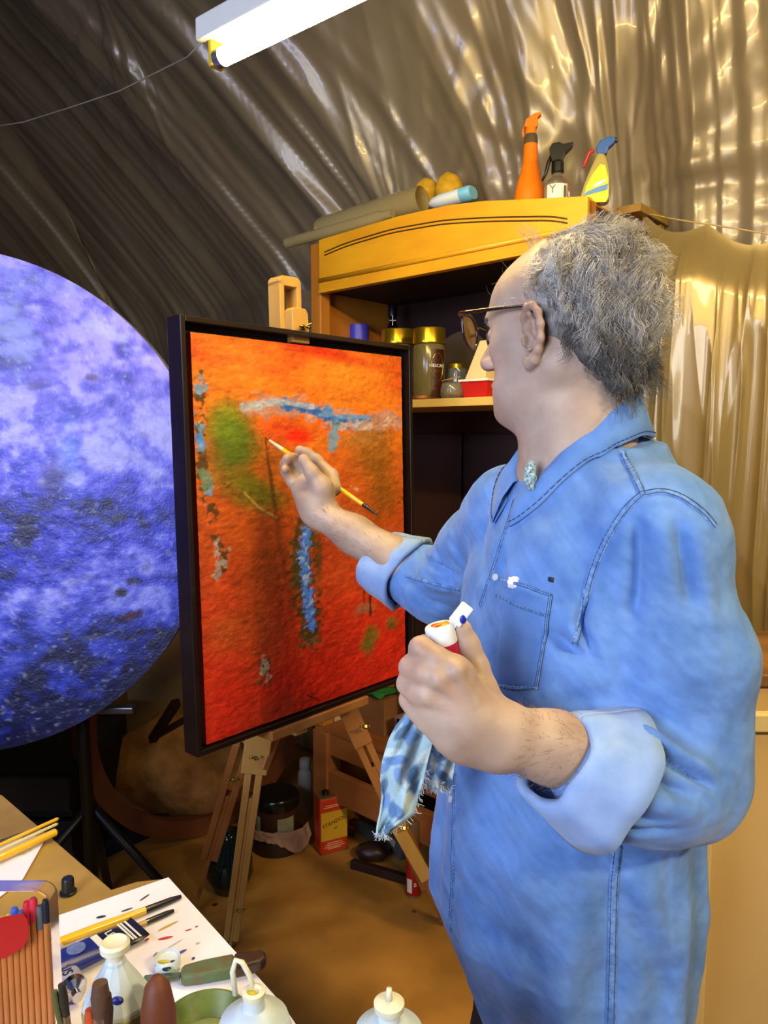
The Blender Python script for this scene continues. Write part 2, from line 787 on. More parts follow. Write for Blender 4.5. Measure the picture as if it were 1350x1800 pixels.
# tight pulls fanning out from a few fixing points
for (fs, fz, amp, sd) in ((s0 + 0.05, 1.95, 0.035, 1), (s0 + 0.85, 2.15, 0.022, 2), (s0 - 0.9, 3.2, 0.03, 3)):
    ds, dz = S_ - fs, Z_ - fz
    rr = np.hypot(ds, dz) + 1e-3
    an = np.arctan2(dz, ds)
    D += amp * sstep(0.02, 0.25, rr) * np.exp(-(rr / 0.7) ** 2) * ridged(an * 4.5, rr * 1.2, 60 + sd, 3)
small = fbm(S_ * 14 + Z_ * 3, Z_ * 8, 77, 4)
D += 0.002 * (small - 0.5)
slope = (0.42 + 0.25 * leftw) * np.maximum(0, Z_ - 2.05) ** 1.25
off = D + slope
X = cx[:, None] + nx[:, None] * off
Y = cy[:, None] + ny[:, None] * off
mb = MB()
G = np.stack([X, Y, Z_], -1)
i, j = np.meshgrid(np.arange(NS - 1), np.arange(NT - 1), indexing='ij')
q = (i * NT + j).ravel()
F = np.stack([q, q + NT, q + NT + 1, q + 1], 1)
o = link_mesh('plastic_sheet', G.reshape(-1, 3), F, M_sheet, loc=(cx[NS // 2], cy[NS // 2], 0))
tag(o, 'huge creased translucent plastic sheet covering the walls and sloping roof', 'plastic sheet')

# cord and the second sheet pinned along it
M_cord = mat('cord', '#b89a5c', 0.7, bump=0.3, bscale=300)
cpx = [(1078, 372), (1130, 374), (1190, 386), (1270, 398), (1350, 411), (1420, 424)]
cor = [hit(x, y, L0 + NC * 0.36, NC) for x, y in cpx]
o = obj('cord', MB().tube(cor, 0.0022, 6), M_cord, smooth=True)
tag(o, 'thin straw-coloured cord strung across the sheeting right of the cabinet', 'cord')
M_sheet2 = mat('polythene_sheet_low', '#957f4e', 0.3, metal=0.25, col2='#7d6a40', scale=3, bump=0.2, bscale=12,
               stretch=(1, 1, 0.2), coat=0.25, bdist=0.01)
a, b = cor[1], cor[5]
n1, n2 = 330, 150
tt = np.linspace(0, 1, n1)
top = np.stack([np.interp(tt, np.linspace(0, 1, 5), [c[k] for c in cor[1:]]) for k in range(3)], 1)
V2 = np.zeros((n1, n2, 3))
vv = np.linspace(0, 1, n2)
A_, B_ = np.meshgrid(tt, vv, indexing='ij')
ww = np.linalg.norm(b - a)
scal = 0.035 * np.abs(np.sin(A_ * 7.5)) * (1 - B_) ** 3
dd = 0.030 * ridged(A_ * ww * 4.0 + 0.1 * B_, B_ * 0.9, 5, 4) + 0.012 * ridged(A_ * ww * 13, B_ * 2, 15, 2)
for k in range(3):
    V2[:, :, k] = top[:, None, k] - NC[k] * dd * sstep(0, 0.1, B_)
V2[:, :, 2] -= scal + B_ * (top[:, None, 2] - 0.55)
q = (np.arange(n1 - 1)[:, None] * n2 + np.arange(n2 - 1)[None]).ravel()
F = np.stack([q, q + 1, q + n2 + 1, q + n2], 1)
o = link_mesh('plastic_sheet', V2.reshape(-1, 3), F, M_sheet2)
tag(o, 'smaller yellowish plastic sheet hanging from the cord on the right', 'plastic sheet')
M_pine = mat('pale_pine', '#b08a3c', 0.55, var=0.25, scale=6, stretch=(1, 1, 0.2), bump=0.15)
s1, z1 = hc(1104, 374, 0.30)
o = obj('wooden_bracket', MB().box(CB(s1, 0.42, z1 + 0.01), (0.07, 0.24, 0.022), RCAB).box(CB(s1, 0.48, z1 - 0.05), (0.05, 0.03, 0.10), RCAB),
        M_pine, bevel=0.002)
tag(o, 'short wooden bracket behind the right end of the cabinet top', 'bracket')

# ------------------------------------------------------------------ fluorescent lamp
TA = P(386, 103, 1.40)
TB = P(900, -150, 1.013)
TB[2] = TA[2]
TD = nrm(TB - TA)
TB = TA + TD * 1.20
TS = np.cross(ZZ, TD)
lamp = thing('fluorescent_lamp', (TA + TB) / 2 + ZZ * 0.03, 'white fluorescent batten lamp with one glowing tube hanging under the sheeting', 'lamp')
M_lampw = mat('lamp_enamel', '#d8d8d0', 0.4, var=0.05)
M_lampy = mat('lamp_holder_plastic', '#d8b020', 0.45, var=0.1)
M_tube = mat('lit_tube', '#ffffff', 0.4, emit=TUBE_COL, estr=TUBE_STRENGTH)
RT = np.array([TD, TS, ZZ])
mid = (TA + TB) / 2
obj('housing', MB().box(mid + ZZ * 0.052, (1.27, 0.058, 0.042), RT), M_lampw, lamp, bevel=0.004)
obj('tube', MB().tube([TA + TD * 0.008, TB - TD * 0.008], 0.0165, 20), M_tube, lamp, smooth=True, angle=40)
for e, sg in ((TA, -1), (TB, 1)):
    obj('tube_holder', MB().box(e + TD * sg * 0.010 + ZZ * 0.012, (0.012, 0.030, 0.055), RT), M_lampy, lamp, bevel=0.003)
    obj('end_cap', MB().tube([e + TD * sg * 0.004, e - TD * sg * 0.012], 0.0172, 20), mat('aluminium_cap', '#c9c9c4', 0.3, metal=0.9), lamp, smooth=True, angle=40)
M_wire = mat('white_wire', '#b7b0a4', 0.6)
pts = [P(0, 240, 3.1), P(90, 215, 3.0), P(200, 250, 2.9), P(290, 232, 2.6), P(340, 150, 2.1), P(372, 90, 1.46)]
pts = [TA + ZZ * 0.06] + [P(330, 100, 2.1), P(210, 160, 2.4), P(120, 190, 2.6), P(40, 215, 2.7), P(-60, 230, 2.8)]
o = obj('lamp_wire', MB().tube(pts, 0.0022, 6), M_wire, smooth=True)
tag(o, 'thin pale wire running from the lamp to the dark left side', 'wire')

# ================================================================== CABINET
M_cab = mat('ochre_paint', '#e0a41a', 0.42, col2='#cf8f16', scale=4, bump=0.12, bscale=25, coat=0.2, stretch=(1, 1, 3))
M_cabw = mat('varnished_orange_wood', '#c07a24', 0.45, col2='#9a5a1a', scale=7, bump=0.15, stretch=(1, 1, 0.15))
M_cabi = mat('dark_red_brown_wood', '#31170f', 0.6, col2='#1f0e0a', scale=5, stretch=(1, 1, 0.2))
M_cabr = mat('brown_bare_wood', '#a3622c', 0.6, col2='#7a4420', scale=8, bump=0.2, stretch=(0.3, 1, 1))
M_shelf = mat('cream_shelf', '#d9b45c', 0.5, var=0.1)
ztop = Lc[2]
zcb = hc(565, 514)[1]
cab = thing('cabinet', CB(SW / 2, 0.22, 0), 'tall open wooden cabinet with an arched ochre top board behind the easel', 'cabinet')
CD = 0.42


def cbox(name, s0, s1, n0, n1, z0, z1, m, bevel=0.002):
    return obj(name, MB().box(CB((s0 + s1) / 2, (n0 + n1) / 2, (z0 + z1) / 2), (s1 - s0, n1 - n0, z1 - z0), RCAB), m, cab, bevel=bevel)


st = 0.048
cbox('stile', 0, st, 0, 0.045, 0, ztop, M_cabw, 0.004)
cbox('stile', SW - st, SW, 0, 0.045, 0, Rc[2] - .003, M_cabw, 0.004)
cbox('side_panel', 0.004, 0.020, 0.045, CD, 0.0, ztop - 0.02, M_cabw)
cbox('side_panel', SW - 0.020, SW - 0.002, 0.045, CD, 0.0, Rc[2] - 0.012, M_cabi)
# arched top board
tops = []
for px, py in ((545, 430), (566, 421), (620, 405), (700, 381), (790, 361), (850, 354), (920, 351), (1000, 347), (1035, 345)):
    tops.append(hc(px, py))
tops = np.array(tops)
ss = np.linspace(st, SW, 40)
tz = np.interp(ss, tops[:, 0], tops[:, 1])
front = [CB(s, -0.006, z) for s, z in zip(ss, tz)] + [CB(SW, -0.006, zcb), CB(st, -0.006, zcb)]
obj('arched_top_board', MB().prism(front[::-1], NC * 0.028), M_cab, cab, bevel=0.002)
# moulding: two fine beads following the arch, and a ledge near the lower edge
bead = []
for px, py in ((573, 444), (610, 428), (690, 404), (780, 388), (860, 383), (985, 381), (1000, 386)):
    s, z = hc(px, py)
    bead.append((s, z))
bead = np.array(bead)
bs_ = np.linspace(bead[0, 0], bead[-1, 0], 40)
bz_ = np.interp(bs_, bead[:, 0], bead[:, 1])
for _ in range(3):
    bz_[1:-1] = (bz_[:-2] + bz_[2:] + 2 * bz_[1:-1]) / 4
M_line = mat('dark_groove_paint', '#4a2a0a', 0.6)
for dz in (0, -0.010):
    obj('moulding_line', MB().tube([CB(s, -0.0065, z + dz) for s, z in zip(bs_, bz_)], 0.0022, 6), M_line, cab, smooth=True)
zl = hc(600, 487)[1]
obj('ledge_moulding', MB().tube([CB(st + 0.004, -0.008, zl), CB(SW - 0.01, -0.008, zl)], 0.007, 10), M_cab, cab, smooth=True)
cbox('lower_lip', st, SW, -0.010, 0.016, zcb - 0.004, zcb + 0.006, M_cab)
zT = lambda s: ztop - .006 + (Rc[2] - ztop) * max(0., min(1., s / SW))
obj('top_panel', MB().prism([CB(.01, .02, zT(0) - .016), CB(SW - .004, .02, zT(SW) - .016), CB(SW - .004, .02, zT(SW)), CB(.01, .02, zT(0))], NC * (CD - .02)), M_cabw, cab, bevel=.002)
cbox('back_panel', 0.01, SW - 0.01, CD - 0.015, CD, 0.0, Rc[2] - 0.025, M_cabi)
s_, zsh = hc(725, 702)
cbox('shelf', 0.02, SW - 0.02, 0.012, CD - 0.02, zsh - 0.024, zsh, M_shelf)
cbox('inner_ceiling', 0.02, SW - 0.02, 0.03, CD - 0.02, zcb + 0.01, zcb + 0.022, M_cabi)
zr1 = hc(600, 1288)[1]
zb_ = zr1
cbox('bottom_board', 0.0, SW, 0.0, CD, zb_ - 0.018, zb_, M_cabr)
cbox('upper_rail', 0.03, SW - 0.03, 0.004, 0.030, zb_ - 0.10, zb_ - 0.016, M_cabr, 0.003)
z2a, z2b = hc(606, 1366)[1], hc(606, 1418)[1]
cbox('lower_rail', 0.03, SW - 0.03, -0.004, 0.022, z2b, z2a, M_cabr, 0.003)
cbox('leg', 0.0, 0.072, -0.012, 0.06, 0, zb_ - 0.018, M_cabr, 0.004)
cbox('leg', SW - 0.075, SW, -0.012, 0.06, 0, zb_ - 0.018, M_cabr, 0.004)
cbox('leg', 0.0, 0.055, CD - 0.06, CD, 0, zb_ - 0.018, M_cabr, 0.004)
# framed doors' leftover panels inside, dark red brown
for s in np.linspace(0.10, SW - 0.36, 3):
    f = cbox('inner_panel', s, s + 0.24, CD - 0.028, CD - 0.014, zb_ + 0.06, zsh - 0.10, M_cabi, 0.004)


# ------------------------------------------------------------------ things in the cabinet
def on_shelf(px, off, zbase):
    """centre point on a shelf at cabinet depth off, seen at pixel column px"""
    # column px on plane off at height zbase
    lo, hi = 300, 1500
    p = hit(px, 700, L0 + NC * off, NC)
    return np.array([p[0], p[1], zbase])


def zat(px, py, off):
    return hc(px, py, off)[1]


M_gold = mat('gold_lid', '#c9a227', 0.25, metal=0.9, var=0.05)
M_blue = mat('violet_lid', '#3a35b8', 0.4, var=0.1)
M_glass = mat('clear_glass', '#f2f0e4', 0.05, trans=0.92, var=0.02)
M_coffee = mat('coffee_glass', '#8a7c4a', 0.18, var=0.1, trans=0.45)
M_label = mat('brown_label', '#3b150b', 0.4, var=0.1)
M_white = mat('white_print', '#e9e4d8', 0.5, var=0.03)
M_blackp = mat('black_plastic', '#121212', 0.35, var=0.1)

# violet jar lid
off = 0.20
c = on_shelf(631, off, zsh)
r = 19 * 2.45 / 1300
j = thing('jar', c, 'jar with a violet-blue lid at the left end of the cabinet shelf', 'jar')
zt = zat(631, 571, off)
obj('jar_body', MB().lathe([(r * .85, 0), (r * .9, .01), (r * .9, zt - zsh - .05), (r * .8, zt - zsh - .04)], c), M_coffee, j, smooth=True, angle=40)
obj('lid', MB().lathe([(r, zt - zsh - .06), (r, zt - zsh - .002), (r * .95, zt - zsh)], c), M_blue, j, smooth=True, angle=40)


def coffee_jar(px, off, ytop, label, text):
    c = on_shelf(px, off, zsh)
    d = pix(c)[2]
    r = 28.5 * d / 1300
    zt = zat(px, ytop, off)
    h = zt - zsh
    j = thing('coffee_jar', c, label, 'jar')
    lh = 0.048
    obj('jar_glass', MB().lathe([(r * .9, 0), (r * .97, .006), (r * .97, h - lh - .008), (r * .9, h - lh)], c), M_coffee, j, smooth=True, angle=40)
    obj('lid', MB().lathe([(r, h - lh), (r * 1.02, h - lh + .004), (r, h - lh + .008), (r, h - .003), (r * .97, h)], c), M_gold, j, smooth=True, angle=40)
    if text:
        # label panel curved round the right side of the jar
        vd = nrm(np.array([0, 0, 0]) - np.array([c[0], c[1], 0]))      # towards the camera
        rt = np.cross(ZZ, vd)
        A = np.linspace(0.12, 1.15, 14)
        H = np.linspace(0.008, h - lh - 0.018, 8)
        G = np.array([[c + (r * .985) * (math.cos(a) * vd + math.sin(a) * rt) + ZZ * z for z in H] for a in A])
        lb = obj('label_panel', MB().grid(G), M_label, j, smooth=True)
        a0 = 0.55
        nn = math.cos(a0) * vd + math.sin(a0) * rt
        tx_ = np.cross(ZZ, nn)
        text_mesh('lettering', 'NESCAFÉ', 0.0135, c + nn * r * 1.0 + ZZ * (h * 0.47), tx_, ZZ, M_white, lb, bend=r)
        text_mesh('lettering', 'GOLD', 0.009, c + nn * r * 1.0 + ZZ * (h * 0.40), tx_, ZZ, M_gold, lb, bend=r)
        ring = [c + ZZ * (h * .45 + .042 * math.cos(q)) + r * 1.0 * (math.cos(a0 + .42 * math.sin(q)) * vd + math.sin(a0 + .42 * math.sin(q)) * rt)
                for q in np.linspace(0, 2 * math.pi, 30)]
        obj('ring_print', MB().tube(ring, 0.0009, 5), M_gold, lb, smooth=True)
    return j


coffee_jar(699, 0.13, 580, 'instant coffee jar with a gold lid half hidden behind the frame corner', False)
coffee_jar(754, 0.10, 578, 'tall instant coffee jar with gold lid and brown label on the cabinet shelf', True)

# dark bottle with a cross on it
off = 0.27
c = on_shelf(690, off, zsh)
r = 0.030
zt = zat(690, 535, off)
h = zt - zsh
M_dg = mat('dark_glass', '#0d0c0c', 0.12, var=0.1)
j = thing('bottle', c, 'slim near-black bottle with a thin white cross behind the gold-lidded jars', 'bottle')
obj('bottle_body', MB().lathe([(r, 0), (r, h * .62), (r * .9, h * .72), (r * .42, h * .82), (r * .42, h * .9)], c), M_dg, j, smooth=True, angle=50)
obj('cap', MB().lathe([(r * .55, h * .88), (r * .55, h - .002), (r * .5, h)], c), M_blackp, j, smooth=True, angle=40)
vd = nrm(-np.array([c[0], c[1], 0]))
rt = np.cross(ZZ, vd)
o_ = c + vd * (r + .001) + ZZ * zat(688, 566, off) - ZZ * c[2]
obj('cross_mark', MB().box(o_, (.022, .0012, .0028), np.array([rt, vd, ZZ])).box(o_, (.0026, .0012, .034), np.array([rt, vd, ZZ])), M_white, j)

# round grey plate leaning at the back of the shelf
c = on_shelf(812, 0.335, zsh)
o = obj('plate', MB().lathe([(0.0, 0), (.07, .0), (.118, .010), (.121, .013), (.07, .006), (0, .006)], c + ZZ * 0.119, axis=nrm(-NC + ZZ * .12), n=40),
        mat('grey_plate', '#4a4038', 0.85, spec=.1), smooth=True, angle=40)
tag(o, 'dull grey-brown round plate standing at the back of the shelf', 'plate')


def small_jar(px, off, ytop, rpx, label, open_=False):
    c = on_shelf(px, off, zsh)
    d = pix(c)[2]
    r = rpx * d / 1300
    h = zat(px, ytop, off) - zsh
    j = thing('glass_jar', c, label, 'jar')
    obj('jar_glass', MB().lathe([(r * .8, 0), (r, .01), (r * 1.02, h * .5), (r * .9, h * .8), (r * .85, h - .004), (r * .8, h), (r * .78, h * .8), (r * .92, h * .5), (r * .88, .014), (0, .012)], c, cap=False),
        M_glass, j, smooth=True)
    obj('jar_residue', MB().lathe([(0, .013), (r * .84, .013), (r * .88, h * .35), (0, h * .36)], c), mat('ochre_residue', '#b99a3a', 0.5), j, smooth=True, angle=40)
    if not open_:
        obj('lid', MB().lathe([(r * .9, h - .012), (r * .92, h), (r * .8, h + .004)], c), M_gold, j, smooth=True, angle=40)
    return j


small_jar(804, 0.17, 641, 19, 'small lidded glass jar behind the open one on the shelf')
small_jar(794, 0.055, 672, 20, 'open low glass jar at the shelf edge beside the coffee jar', True)
o = obj('wooden_stick', MB().tube([on_shelf(776, .055, zat(776, 671, .055) + .002), on_shelf(808, .075, zat(808, 664, .06) + .004)], .0022, 6), M_pine, smooth=True)
tag(o, 'thin wooden stick lying across the open glass jar', 'stick')
# odds and ends at the shelf's left edge
o = obj('tin_lid', MB().lathe([(.036, 0), (.038, .004), (.036, .012), (.03, .013)], on_shelf(742, .05, zsh)), mat('rusty_tin', '#7a4a22', .5, metal=.5), smooth=True, angle=40)
tag(o, 'flat rusty tin lid lying in front of the coffee jar', 'lid')
# tapered cream carton and red tub
off = 0.09
s1, z1 = hc(826, 695, off)
ztop_c = zat(830, 600, off)
bx = 0.036
vs = []
for z, k, sh in ((zsh + .06, 1.0, 0), (ztop_c, .45, .018)):
    for a_, b_ in ((-1, -1), (1, -1), (1, 1), (-1, 1)):
        vs.append(CB(s1 + .028 + a_ * bx * k + sh, off + .02 + b_ * bx * k, z))
vs2 = [p + (ZZ * (zsh + .0555 - p[2]) if i < 4 else 0) for i, p in enumerate(vs)]
o = obj('carton', MB().add(vs2, [(0, 1, 5, 4), (1, 2, 6, 5), (2, 3, 7, 6), (3, 0, 4, 7), (4, 5, 6, 7), (3, 2, 1, 0)]), mat('cream_card', '#e3c68c', .6, var=.08), bevel=.002)
tag(o, 'tapered cream and yellow carton standing in the red tub by the face', 'carton')
tub = thing('plastic_tub', CB(s1 + .03, off + .02, zsh), 'small red plastic tub with a pale rim at the shelf edge', 'tub')
M_red = mat('red_plastic', '#c3201c', .35, var=.15)
vs = []
for z, k in ((zsh, .8), (zsh + .05, 1.0)):
    for a_, b_ in ((-1, -1), (1, -1), (1, 1), (-1, 1)):
        vs.append(CB(s1 + .03 + a_ * .047 * k, off + .02 + b_ * .044 * k, z))
obj('tub_body', MB().add(vs, [(0, 1, 5, 4), (1, 2, 6, 5), (2, 3, 7, 6), (3, 0, 4, 7), (3, 2, 1, 0)]), M_red, tub, solid=.002)
obj('rim', MB().box(CB(s1 + .03, off - .026, zsh + .052), (.104, .006, .006), RCAB).box(CB(s1 + .03, off + .066, zsh + .052), (.104, .006, .006), RCAB)
    .box(CB(s1 - .019, off + .02, zsh + .052), (.006, .092, .006), RCAB).box(CB(s1 + .079, off + .02, zsh + .052), (.006, .092, .006), RCAB), M_white, tub)

# ------------------------------------------------------------------ things on top of the cabinet


def topz(s):
    return float(np.interp(s, tops[:, 0], tops[:, 1]))


def hp(px, py, off):
    s, z = hc(px, py, off)
    return CB(s, off, z)


def on_top(px, off):
    s_ = hc(px, 350, off)[0]
    return CB(s_, off, zT(s_) + .001)


M_frost = mat('frosted_tube_plastic', '#cdbb86', 0.22, trans=0.6, var=0.1, col2='#d0c090')
a, b = hp(562, 405, .10), hp(742, 350, .14)
ax = nrm(b - a)
lift = max(0, ztop + .006 + .042 - a[2])
o = obj('clear_tube', MB().lathe([(0.01, 0), (.036, 0.004), (.040, .02), (.041, np.linalg.norm(b - a)), (.038, np.linalg.norm(b - a)), (.038, .02)], a, axis=ax, n=32, cap=False),
        M_frost, smooth=True, angle=50)
tag(o, 'wide frosted plastic tube lying along the left of the cabinet top', 'tube')
a, b = hp(503, 428, .03), hp(690, 375, .05)
ax = nrm(b - a)
ll = np.linalg.norm(b - a)
o = obj('clear_tube', MB().lathe([(0.003, 0), (.016, 0.003), (.018, .01), (.018, ll - .05), (.013, ll - .03), (.013, ll), (.010, ll)], a, axis=ax, n=24), M_frost, smooth=True, angle=50)
tag(o, 'slim clear tube sticking out over the cabinet left corner', 'tube')
M_sponge = mat('yellow_sponge', '#d8a81e', 0.8, col2='#b08412', scale=40, bump=0.5, bscale=120)
bump_fn = lambda l: 1 + .06 * math.sin(7 * l[0] + 3) * math.cos(6 * l[2])
for px, py, r_, lb, off in ((751, 333, .042, 'yellow round sponge next to the wide frosted tube', .22), (790, 325, .044, 'yellow round sponge behind the blue and white bottle', .22)):
    c = hp(px, py + 8, off)
    c[2] = max(c[2], ztop + .035)
    o = obj('sponge', MB().ellipsoid(c, (r_, r_ * .8, r_ * 1.15), fn=bump_fn), M_sponge, smooth=True)
    tag(o, lb, 'sponge')
# lying blue and white bottle
a, b = hp(757, 362, .05), hp(832, 341, .06)
a[2] += .004
b[2] += .004
ax = nrm(b - a)
j = thing('bottle', (a + b) / 2, 'flat white bottle with a light blue end lying on the cabinet top', 'bottle')
ll = np.linalg.norm(b - a)
obj('bottle_body', MB().lathe([(.010, 0), (.020, .012), (.027, .04), (.028, ll - .035)], a, axis=ax, n=28, sx=1.0, sy=.7), mat('white_bottle', '#cfdce6', .4, var=.08), j, smooth=True, angle=50)
obj('base_end', MB().lathe([(.0285, ll - .035), (.029, ll - .006), (.024, ll)], a, axis=ax, n=28, sy=.7), mat('sky_blue_plastic', '#6fb2dc', .4, var=.08), j, smooth=True, angle=50)
# scruffy brown tuft
c = on_top(857, .16)
tf = MB()
R_ = np.random.RandomState(3)
for k in range(150):
    d_ = nrm(R_.randn(3) * [1, 1, 1.0] + [0, 0, .7])
    p0_ = c + [0, 0, .03] + R_.randn(3) * .008
    q_ = p0_ + d_ * (.028 + .014 * R_.rand())
    m_ = (p0_ + q_) / 2 + R_.randn(3) * .008
    if q_[2] < c[2]:
        q_[2] = c[2] + .002
    tf.tube([p0_, m_, q_], .0011, 4)
o = obj('dried_moss_tuft', tf, mat('dry_moss', '#4a3414', .9))
tag(o, 'scruffy dark brown dried tuft on the cabinet top', 'tuft')


def spray_trigger(mb, c, z0, k, rt, vd, flip=1):
    """pistol head: body, nozzle and trigger; rt is the direction of the nozzle"""
    R = np.array([rt, vd, ZZ])
    mb.prism([c + rt * x * k * flip + ZZ * (z0 + z * k) - vd * .009 * k for x, z in
              ((-.018, 0), (.016, 0), (.017, .022), (.030, .034), (.048, .040), (.048, .052), (.020, .062), (-.012, .060), (-.024, .045))], vd * .018 * k)


# orange tall sprayer
c = on_top(931, .14)
d = pix(c)[2]
u = d / 1300
vd = nrm(-np.array([c[0], c[1], 0]))
rt = np.cross(ZZ, vd)
M_or = mat('orange_plastic', '#ef7a0e', .38, var=.08)
j = thing('spray_bottle', c, 'tall orange long-necked spray bottle on the cabinet top', 'spray bottle')
zt = hp(945, 197, .14)[2] - c[2]
H = zt
obj('bottle_body', MB().lathe([(26 * u, 0), (27 * u, .03 * H), (26.5 * u, .27 * H), (23 * u, .36 * H), (15 * u, .52 * H), (13 * u, .60 * H), (12 * u, .735 * H)], c), M_or, j, smooth=True, angle=50)
obj('collar_ring', MB().lathe([(12.5 * u, .725 * H), (11.5 * u, .80 * H), (10 * u, .815 * H)], c), mat('grey_brown_plastic', '#5a4a38', .5), j, smooth=True, angle=50)
n_ = MB().lathe([(9.5 * u, .81 * H), (9 * u, .885 * H)], c)
n_.prism([c + rt * x * u + ZZ * z * H - vd * 7 * u for x, z in ((-12, .88), (10, .87), (12, .91), (11, .955), (17, .985), (16, .999), (6, .995), (-9, .945))], vd * 14 * u)
obj('spray_head', n_, M_or, j, bevel=.002)
obj('trigger', MB().tube([c - rt * 12 * u + ZZ * .90 * H, c - rt * 14 * u + ZZ * .84 * H, c - rt * 12 * u + ZZ * .79 * H], 1.8 * u, 8), M_or, j, smooth=True)

# clear bottle with black pistol head
c = on_top(979, .10)
d = pix(c)[2]
u = d / 1300
vd = nrm(-np.array([c[0], c[1], 0]))
rt = np.cross(ZZ, vd)
zt = hp(985, 251, .10)[2] - c[2]
H = zt
j = thing('spray_bottle', c, 'clear spray bottle with black trigger head between orange and yellow ones', 'spray bottle')
obj('bottle_body', MB().lathe([(21 * u, 0), (22 * u, .03 * H), (22 * u, .40 * H), (17 * u, .49 * H), (9 * u, .54 * H), (9 * u, .60 * H)], c), M_glass, j, smooth=True, angle=50)
A = np.linspace(-.9, .9, 12)
lb = obj('label_panel', MB().grid(np.array([[c + 22.3 * u * (math.cos(a_) * vd + math.sin(a_) * rt) + ZZ * z * H for z in (.10, .25, .40)] for a_ in A])), mat('pale_label', '#d8d6cc', .5, var=.05), j, smooth=True)
text_mesh('lettering', 'Y', .030, c + vd * 22.6 * u - rt * 8 * u + ZZ * .32 * H, rt, ZZ, mat('grey_print', '#77736a', .5), lb)
obj('dark_stripe', MB().box(c + vd * 21 * u + rt * 13 * u + ZZ * .24 * H, (3 * u, 3 * u, .24 * H), np.array([rt, vd, ZZ])), M_blackp, j)
n_ = MB().lathe([(10 * u, .58 * H), (11 * u, .60 * H), (10.5 * u, .74 * H), (8 * u, .76 * H)], c)
n_.prism([c + rt * x * u + ZZ * z * H - vd * 8 * u for x, z in ((-10, .74), (8, .74), (12, .84), (24, .93), (26, .985), (8, .97), (2, 1.0), (-10, .99), (-15, .92))], vd * 16 * u)
obj('spray_head', n_, M_blackp, j, bevel=.002)
obj('trigger', MB().tube([c - rt * 9 * u + ZZ * .86 * H, c - rt * 16 * u + ZZ * .74 * H, c - rt * 20 * u + ZZ * .60 * H, c - rt * 26 * u + ZZ * .50 * H], [3.5 * u, 3.5 * u, 3 * u, 1.6 * u], 8), M_blackp, j, smooth=True)

# yellow cleaner with blue head
c = on_top(1046, .06)
d = pix(c)[2]
u = d / 1300
vd = nrm(-np.array([c[0], c[1], 0]))
rt = np.cross(ZZ, vd)
zt = hp(1070, 238, .06)[2] - c[2]
H = zt
j = thing('spray_bottle', c, 'cleaner spray bottle with yellow label, blue head and red trigger', 'spray bottle')
outl = [(-22, 0), (20, 0), (24, .06), (24, .40), (20, .60), (14, .74), (2, .76), (-8, .56), (-18, .34), (-25, .12)]
MBy = MB().prism([c + rt * x * u + ZZ * z * H - vd * 13 * u for x, z in outl], vd * 26 * u)
obj('bottle_body', MBy, mat('murky_clear_plastic', '#cbbb70', .25, trans=.5, var=.1), j, bevel=.006)
lab = [(-18, .02), (18, .0), (22, .08), (21, .35), (15, .55), (7, .57), (-6, .42), (-16, .24)]
lb = obj('label_panel', MB().prism([c + rt * x * u + ZZ * z * H + vd * 13.1 * u for x, z in lab], vd * .0012), mat('yellow_label', '#f0cc14', .4, var=.05), j)
obj('blue_band', MB().prism([c + rt * x * u + ZZ * z * H + vd * 14.2 * u for x, z in ((-19, .11), (20, .18), (21, .27), (0, .22), (-15, .17))], vd * .0012), mat('blue_print', '#3a78b8', .4), lb)
obj('white_swirl', MB().prism([c + rt * x * u + ZZ * z * H + vd * 15.0 * u for x, z in ((-4, .26), (4, .30), (16, .34), (18, .31), (6, .25), (-2, .23))], vd * .0012), M_white, lb)
n_ = MB().prism([c + rt * x * u + ZZ * z * H - vd * 8 * u for x, z in ((2, .74), (17, .74), (20, .83), (30, .90), (31, .98), (20, 1.0), (6, .95), (0, .86))], vd * 16 * u)
obj('spray_head', n_, mat('blue_plastic', '#2c5aa8', .35), j, bevel=.003)
obj('nozzle', MB().tube([c + rt * 29 * u + ZZ * .94 * H, c + rt * 34 * u + ZZ * .955 * H], 4.5 * u, 12), mat('navy_plastic', '#1c2c50', .35), j, smooth=True, angle=40)
obj('trigger', MB().tube([c - rt * 4 * u + ZZ * .82 * H + vd * .004, c - rt * 12 * u + ZZ * .80 * H, c - rt * 18 * u + ZZ * .66 * H, c - rt * 21 * u + ZZ * .58 * H], [3 * u, 3 * u, 2.6 * u, 1.8 * u], 8), M_red, j, smooth=True)

# ------------------------------------------------------------------ on the cabinet's bottom board (z = zb_)
M_card = mat('brown_cardboard', '#8c5a30', .8, var=.15)
s1 = hc(664, 1300, .10)[0]
o = obj('cardboard_box', MB().box(CB(s1, .13, zb_ + .062), (.115, .12, .124), RCAB), M_card, bevel=.002)
tag(o, 'brown cardboard box on the low cabinet board right of the easel leg', 'box')
s2 = hc(708, 1300, .06)[0]
bx = thing('metal_box', CB(s2 + .02, .11, zb_), 'small pinkish grey metal box with a label holder beside the cardboard box', 'box')
M_pink = mat('pinkish_tin', '#a98a80', .4, metal=.3)
obj('box_body', MB().box(CB(s2 + .02, .11, zb_ + .036), (.11, .10, .072), RCAB), M_pink, bx, bevel=.002)
obj('box_lid', MB().box(CB(s2 + .02, .11, zb_ + .082), (.114, .104, .018), RCAB), M_pink, bx, bevel=.003)
obj('label_holder', MB().box(CB(s2 - .005, .055, zb_ + .082), (.03, .004, .012), RCAB), mat('dark_metal', '#2a2624', .4, metal=.7), bx)
M_green = mat('green_cloth', '#1f7a2c', .8, var=.3)
g_ = CB(hc(652, 1245, .09)[0], .11, zb_ + .124)
R_ = np.random.RandomState(5)
A_, B_ = np.meshgrid(np.linspace(-1, 1, 26), np.linspace(-1, 1, 20), indexing='ij')
